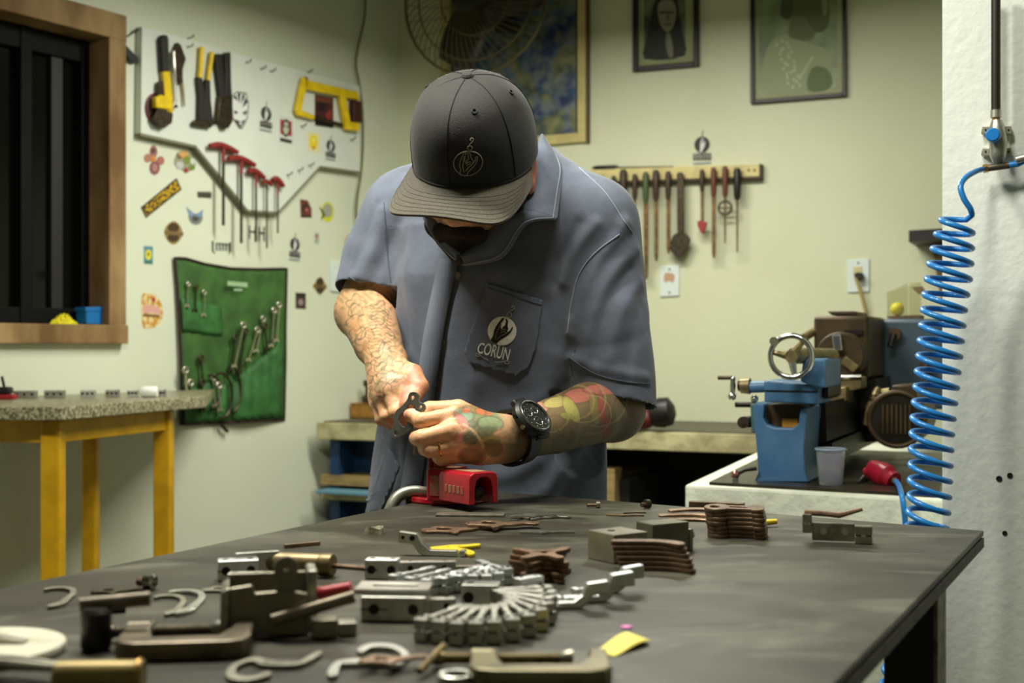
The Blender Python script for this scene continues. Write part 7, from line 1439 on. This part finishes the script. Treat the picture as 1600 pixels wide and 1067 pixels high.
# ---- bits and screws
def screw(lb, x, y, rz, L=0.012, r=0.0022, m=M_gry, stand=False):
    t = thing('screw', lb, 'screw', T(x, y)+Vector((0, 0, 0.0003)), math.radians(rz)); b = MB(); b.tube([(0, 0, r*1.6), (L, 0, r*1.6)], r, 10); b.build('thread', M_copd, t); b = MB(); b.lathe([(r*1.9, 0), (r*1.9, r*2.2), (r*1.2, r*2.6), (r*1.2, r*1.4), (0.0001, r*1.4)], (L, 0, r*1.9), (1, 0, 0), 14); b.build('head', m, t); return t
screw('small cap screw lying near the far edge by the vise', 917, 794, 12); screw('dark hollow screw near the far edge behind the steel-ended lever', 1002, 795, 30, 0.006, 0.003, M_iron); screw('shiny bolt catching the light at the left of the table', 216, 920, -20, 0.008, 0.0036, M_chr)
b = MB(); vs = [(0.012*math.cos(a)*(1+0.2*math.sin(3*a)), 0.008*math.sin(a), 0.0) for a in np.linspace(0, 2*PI, 13)[:-1]]; n = len(vs); b.add([Vector(v) for v in vs]+[Vector((v[0]*0.8, v[1]*0.8, 0.007+0.002*math.sin(i))) for i, v in enumerate(vs)], [tuple(range(n-1, -1, -1)), tuple(range(n, 2*n))]+[(i, (i+1) % n, n+(i+1) % n, n+i) for i in range(n)]); o = b.build('stone_chip', mat('grey_chip', (120, 114, 90), 0.8, var=0.3, scale=200), smooth=0); o.location = T(585, 834); tag(o, 'small grey chip of stone on the left part of the table', 'chip')
b = MB(); b.box((-0.020, -0.0025, 0), (0.020, 0.0025, 0.004)); o = b.build('brass_strip', M_cop, smooth=0, bevel=0.0005); o.location = T(472, 854); o.rotation_euler.z = 0.6; tag(o, 'thin coppery strip leaning out behind the brass tool', 'metal strip')
t = put_box('square_nut', 'small dark square nut at the left of the table', 'nut', T(181, 956)+Vector((0, 0, 0.0003)), 0.015, 0.013, 0.006, M_ldk, 0.3, 0.0008); b = MB(); b.lathe([(0.003, 0), (0.003, 0.0004), (0.0001, 0.0004)], (0, 0, 0.006), (0, 0, 1), 12); b.build('bore', M_blk, t)
b = MB(); b.torus((0, 0, 0.0022), (0, 0, 1), 0.010, 0.0022, 24, 8); o = b.build('washer', M_pol); o.location = T(712, 1062); tag(o, 'bright round washer at the front of the table', 'washer')
# yellow note and pink spot
M_note = mat('yellow_paper', (246, 226, 110), 0.7); pc = [T(931,1018), T(960,1027), T(1017,1006), T(980,988)]; b = MB(); NN = 10; vs = []
for j in range(NN+1):
    for i in range(NN+1):
        u_, v_ = i/NN, j/NN; p = lerp(lerp(pc[0], pc[1], u_), lerp(pc[3], pc[2], u_), v_); vs.append(p+Vector((0, 0, 0.0006+0.007*math.sin(PI*v_)*(0.4+0.6*math.sin(PI*u_))*(v_)+0.002*u_*v_)))
b.add(vs, [(j*(NN+1)+i, j*(NN+1)+i+1, (j+1)*(NN+1)+i+1, (j+1)*(NN+1)+i) for j in range(NN) for i in range(NN)]); o = b.build('paper_note', M_note, smooth=80); md = o.modifiers.new('thickness', 'SOLIDIFY'); md.thickness = 0.0003; relief(tag(o, 'bent yellow paper note lying on the table', 'paper'), pc[0])
b = MB(); b.lathe([(0.0042, 0), (0.0042, 0.0008), (0.0036, 0.0012), (0.0001, 0.0012)], n=20); o = b.build('pink_dot', mat('pink_plastic', (226, 120, 190), 0.5)); o.location = T(979, 981)+Vector((0, 0, 0.0002)); tag(o, 'small pink disc beside the yellow note', 'disc')
# ---- C clamps
def c_clamp(lb, loc, rz, L, D, w, h, m, ms, scr_out=0.03, tilt=0.0, handle=True):
    """lying flat: spine along x, jaws towards +y; screw through the jaw at -x"""
    t = thing('c_clamp', lb, 'clamp', loc, math.radians(rz)); q = w
    pts = [(0, 0), (L, 0), (L, D), (L-q*1.1, D), (L-q*1.1, D*0.62), (L-q*1.5, q*1.2), (q*1.5, q*1.2), (q*1.1, D*0.62), (q*1.1, D), (0, D)]
    pts = [(0.003, 0.0), (L*0.15, -0.003), (L*0.85, -0.003), (L-0.003, 0.0), (L+0.001, 0.008), (L, D), (L-q*0.9, D), (L-q*1.0, D*0.62), (L-q*1.8, q*1.25), (q*1.8, q*1.15), (q*1.2, D*0.60), (q*1.2, D), (-0.002, D), (-0.002, 0.008)]
    me = plate_mesh('frame', [(x, y) for x, y in pts], [], h, 0.002, m); mobj('frame', me, t)
    b = MB(); b.box((q*1.9, -0.004, h*0.25), (L-q*1.9, -0.0028, h*0.75)); b.build('cast_rib', m, t, smooth=0, bevel=0.0005)
    ys = D-q*0.62; zz = h*0.5; b = MB(); b.lathe([(q*0.75, 0), (q*0.75, q*1.5)], (-0.004, ys, zz), (1, 0, 0), 18); b.build('threaded_boss', m, t)
    b = MB(); prof = []; x = -scr_out; r = q*0.36
    while x < L-q*1.9-0.012: prof += [(r, x), (r*1.16, x+0.0009), (r, x+0.0018)]; x += 0.0018
    b.lathe(prof, (0, ys, zz), (1, 0, 0), 12); b.build('screw', ms, t)
    b = MB(); b.lathe([(r*0.9, x), (r*1.7, x+0.003), (r*2.0, x+0.008), (r*1.3, x+0.0085), (r*1.2, x+0.006), (0.0001, x+0.006)], (0, ys, zz), (1, 0, 0), 16); b.build('swivel_pad', M_gry, t)
    b = MB(); b.lathe([(r*1.3, -scr_out-0.008), (r*1.5, -scr_out-0.004), (r*1.3, -scr_out)], (0, ys, zz), (1, 0, 0), 14); b.build('screw_head', ms, t)
    if handle: b = MB(); c_ = Vector((-scr_out-0.004, ys, zz)); b.tube([c_+Vector((-0.010, -0.028, -zz+0.004)), c_+Vector((0.003, 0.008, 0.006))], 0.0026, 10); b.build('tommy_bar', ms, t)
    return t
M_olive = mat('olive_cast_iron', (116, 108, 80), 0.42, 0.6, var=0.2, scale=40); M_dirty = mat('dirty_brass_thread', (128, 112, 76), 0.42, 0.7, var=0.25, scale=60); M_dkcl = mat('dark_cast_iron', (100, 90, 74), 0.42, 0.6, var=0.25, scale=40)
c_clamp('olive-grey C-clamp lying at the front of the table', T(742, 1072)+Vector((0, 0, 0.0003)), -1, 0.082, 0.052, 0.009, 0.011, M_olive, M_dirty, 0.022)
c_clamp('dark brown C-clamp with a thick screw lying at the left', T(186, 1034)+Vector((0, 0, 0.0003)), 7, 0.082, 0.066, 0.010, 0.013, M_dkcl, M_dkcl, 0.014, handle=False)
t = thing('rod_end', 'dark knurled rod end lying against the brown C-clamp', 'rod', T(150, 1016)+Vector((0, 0, 0.0003))); b = MB(); b.lathe([(0.009, 0), (0.0105, 0.003), (0.0105, 0.026), (0.008, 0.029)], (0, 0, 0), (0, 0, 1), 20); b.build('barrel', M_ldk, t); b = MB(); b.tube([(-0.012, 0.004, 0.030), (0.034, 0.012, 0.033)], 0.0052, 12); b.build('cross_rod', M_dkcl, t)
# ---- brass-coloured scriber with shaft
t = thing('brass_handle_tool', 'brass-coloured cylindrical tool handle with a thin steel shaft', 'hand tool', T(462, 899)+Vector((0, 0, 0.0003)), math.radians(-14)); M_br2 = mat('aged_brass_tube', (138, 120, 84), 0.42, 0.55, var=0.15, scale=30)
b = MB(); b.lathe([(0.006, -0.044), (0.0092, -0.042), (0.0098, -0.038), (0.0098, 0.024)], (0, 0, 0.0105), (1, 0, 0), 28); b.build('barrel', M_br2, t); b = MB(); b.lathe([(0.0102, 0.0245), (0.0105, 0.026), (0.0105, 0.036), (0.0095, 0.037)], (0, 0, 0.0105), (1, 0, 0), 28); b.build('end_collar', M_dirty, t)
b = MB(); b.tube([(0.037, 0, 0.010), (0.075, 0, 0.0085)], 0.0024, 10); b.build('shaft', M_copd, t); b = MB(); b.lathe([(0.0042, 0), (0.0046, 0.0006), (0.0036, 0.0008), (0.0001, 0.0006)], (-0.028, -0.0075, 0.0165), (0, -0.75, 0.66), 18); b.build('side_hole', mat('dark_red_hole', (70, 18, 16), 0.5), t)
# ---- heavy angle jig with ring and rod
J = thing('welding_jig', 'heavy dark steel jig with an eye tab and a round rod', 'jig', T(425, 996)+Vector((0, 0, 0.0003)), math.radians(12)); M_jig = mat('jig_dark_steel', (122, 116, 100), 0.42, 0.7, var=0.15, scale=30)
Mi = Matrix.Identity(4); b = MB(); b.prism([(-0.030, 0.001), (0.026, 0.0), (0.026, 0.030), (0.012, 0.033), (-0.012, 0.032), (-0.014, 0.038), (-0.030, 0.036)], 0.0, 0.006, Mi); b.build('face_plate', M_jig, J, smooth=0, bevel=0.0015)
b = MB(); b.prism([(-0.037, 0.001), (-0.030, 0.001), (-0.030, 0.037), (-0.036, 0.034)], -0.002, 0.040, Mi); b.build('side_wall', M_gry, J, smooth=0, bevel=0.0015); b = MB(); b.prism([(0.026, 0.0), (0.033, 0.0), (0.033, 0.045), (0.026, 0.045)], 0.010, 0.044, Mi); b.build('side_wall', M_gry, J, smooth=0, bevel=0.0015)
b = MB(); b.prism([(-0.030, 0.0), (0.026, 0.0), (0.026, 0.040), (-0.030, 0.040)], 0.038, 0.043, Mi); b.build('rear_wall', M_jig, J, smooth=0, bevel=0.001)
me = plate_mesh('eye_tab', mm([(-6,0),(-5,12),(-8,17),(-7,23),(0,27),(7,23),(8,17),(5,12),(6,0)], 4), [hole(0,19,3)], 0.005, 0.0008, M_jig); o = mobj('eye_tab', me, J); o.rotation_euler = (PI/2, 0, 0); o.location = (0.010, 0.006, 0.030)
b = MB(); b.tube([(0.000, -0.010, 0.014), (0.058, -0.012, 0.029)], 0.0046, 14); b.build('rod', mat('worn_rod_steel', (110, 100, 84), 0.4, 0.8, var=0.2, scale=40), J); b = MB(); b.tube([(0.034, 0.02, 0.026), (0.058, 0.012, 0.031)], 0.0045, 12); b.build('red_rod', mat('red_painted_rod', (190, 52, 58), 0.4), J)
b = MB(); b.box((0.028, -0.012, 0.0), (0.046, 0.004, 0.013)); b.build('foot_block', M_jig, J, smooth=0, bevel=0.001); b = MB(); b.box((0.047, -0.010, 0.0), (0.060, 0.006, 0.010)); b.build('foot_block', M_gry, J, smooth=0, bevel=0.001)
# ---- marble disc, brass cylinder and knife at the near left
mc = T(-34, 1022); MD = thing('marble_disc', 'round white marble disc at the near left of the table', 'disc', mc+Vector((0, 0, 0.0003))); rmd = (T(101, 1018)-mc).length
b = MB(); b.lathe([(rmd*0.99, 0), (rmd, 0.001), (rmd, 0.005), (rmd*0.99, 0.006), (0.0001, 0.006)], n=56); b.build('slab', mat('grey_veined_marble', (206, 200, 174), 0.3, rgb2=(226, 222, 200), scale=26, lo=0.42, hi=0.55, detail=8), MD)
kn = thing('knife', 'grey steel blade lying on the marble disc', 'knife', T(-22, 1016)+Vector((0, 0, 0.0065)), math.radians(-6)); b = MB(); b.prism([(-0.03, 0), (0.012, 0), (0.03, 0.001), (0.012, 0.004), (-0.03, 0.005)], -0.006, 0.004, Mi); b.build('blade', M_gry, kn, smooth=0); b = MB(); b.box((-0.075, -0.008, 0), (-0.031, 0.006, 0.008)); b.build('handle', M_ldk, kn, smooth=0, bevel=0.002)
k2 = thing('steel_tongs', 'dull steel tongs poking in at the near left corner', 'tongs', T(28, 1062)+Vector((0, 0, 0.0065)), math.radians(-14))
for s in (-1, 1): b = MB(); b.tube([(-0.05, s*0.002, 0.004), (0.0, s*0.005, 0.004), (0.030, s*0.002, 0.003)], [0.004, 0.0035, 0.0025], 10); b.build('arm', M_gry, k2)
c_ = T(155, 1085); BC = thing('brass_cylinder', 'thick brass cylinder lying at the near left of the table', 'cylinder', c_+Vector((0, 0, 0.0003)), math.radians(3)); b = MB(); b.lathe([(0.0088, -0.026), (0.0098, -0.025), (0.0098, 0.0), (0.0098, 0.022), (0.0102, 0.0225), (0.0102, 0.0255), (0.0092, 0.0265)], (0, 0, 0.0104), (1, 0, 0), 32); b.build('tube', mat('dull_brass_tube', (130, 112, 62), 0.42, 0.5, var=0.15, scale=40, stretch=(1, 6, 6)), BC); b = MB(); b.torus((0.024, 0, 0.0104), (1, 0, 0), 0.0102, 0.0010, 28, 6); b.build('end_rim', M_brass, BC)
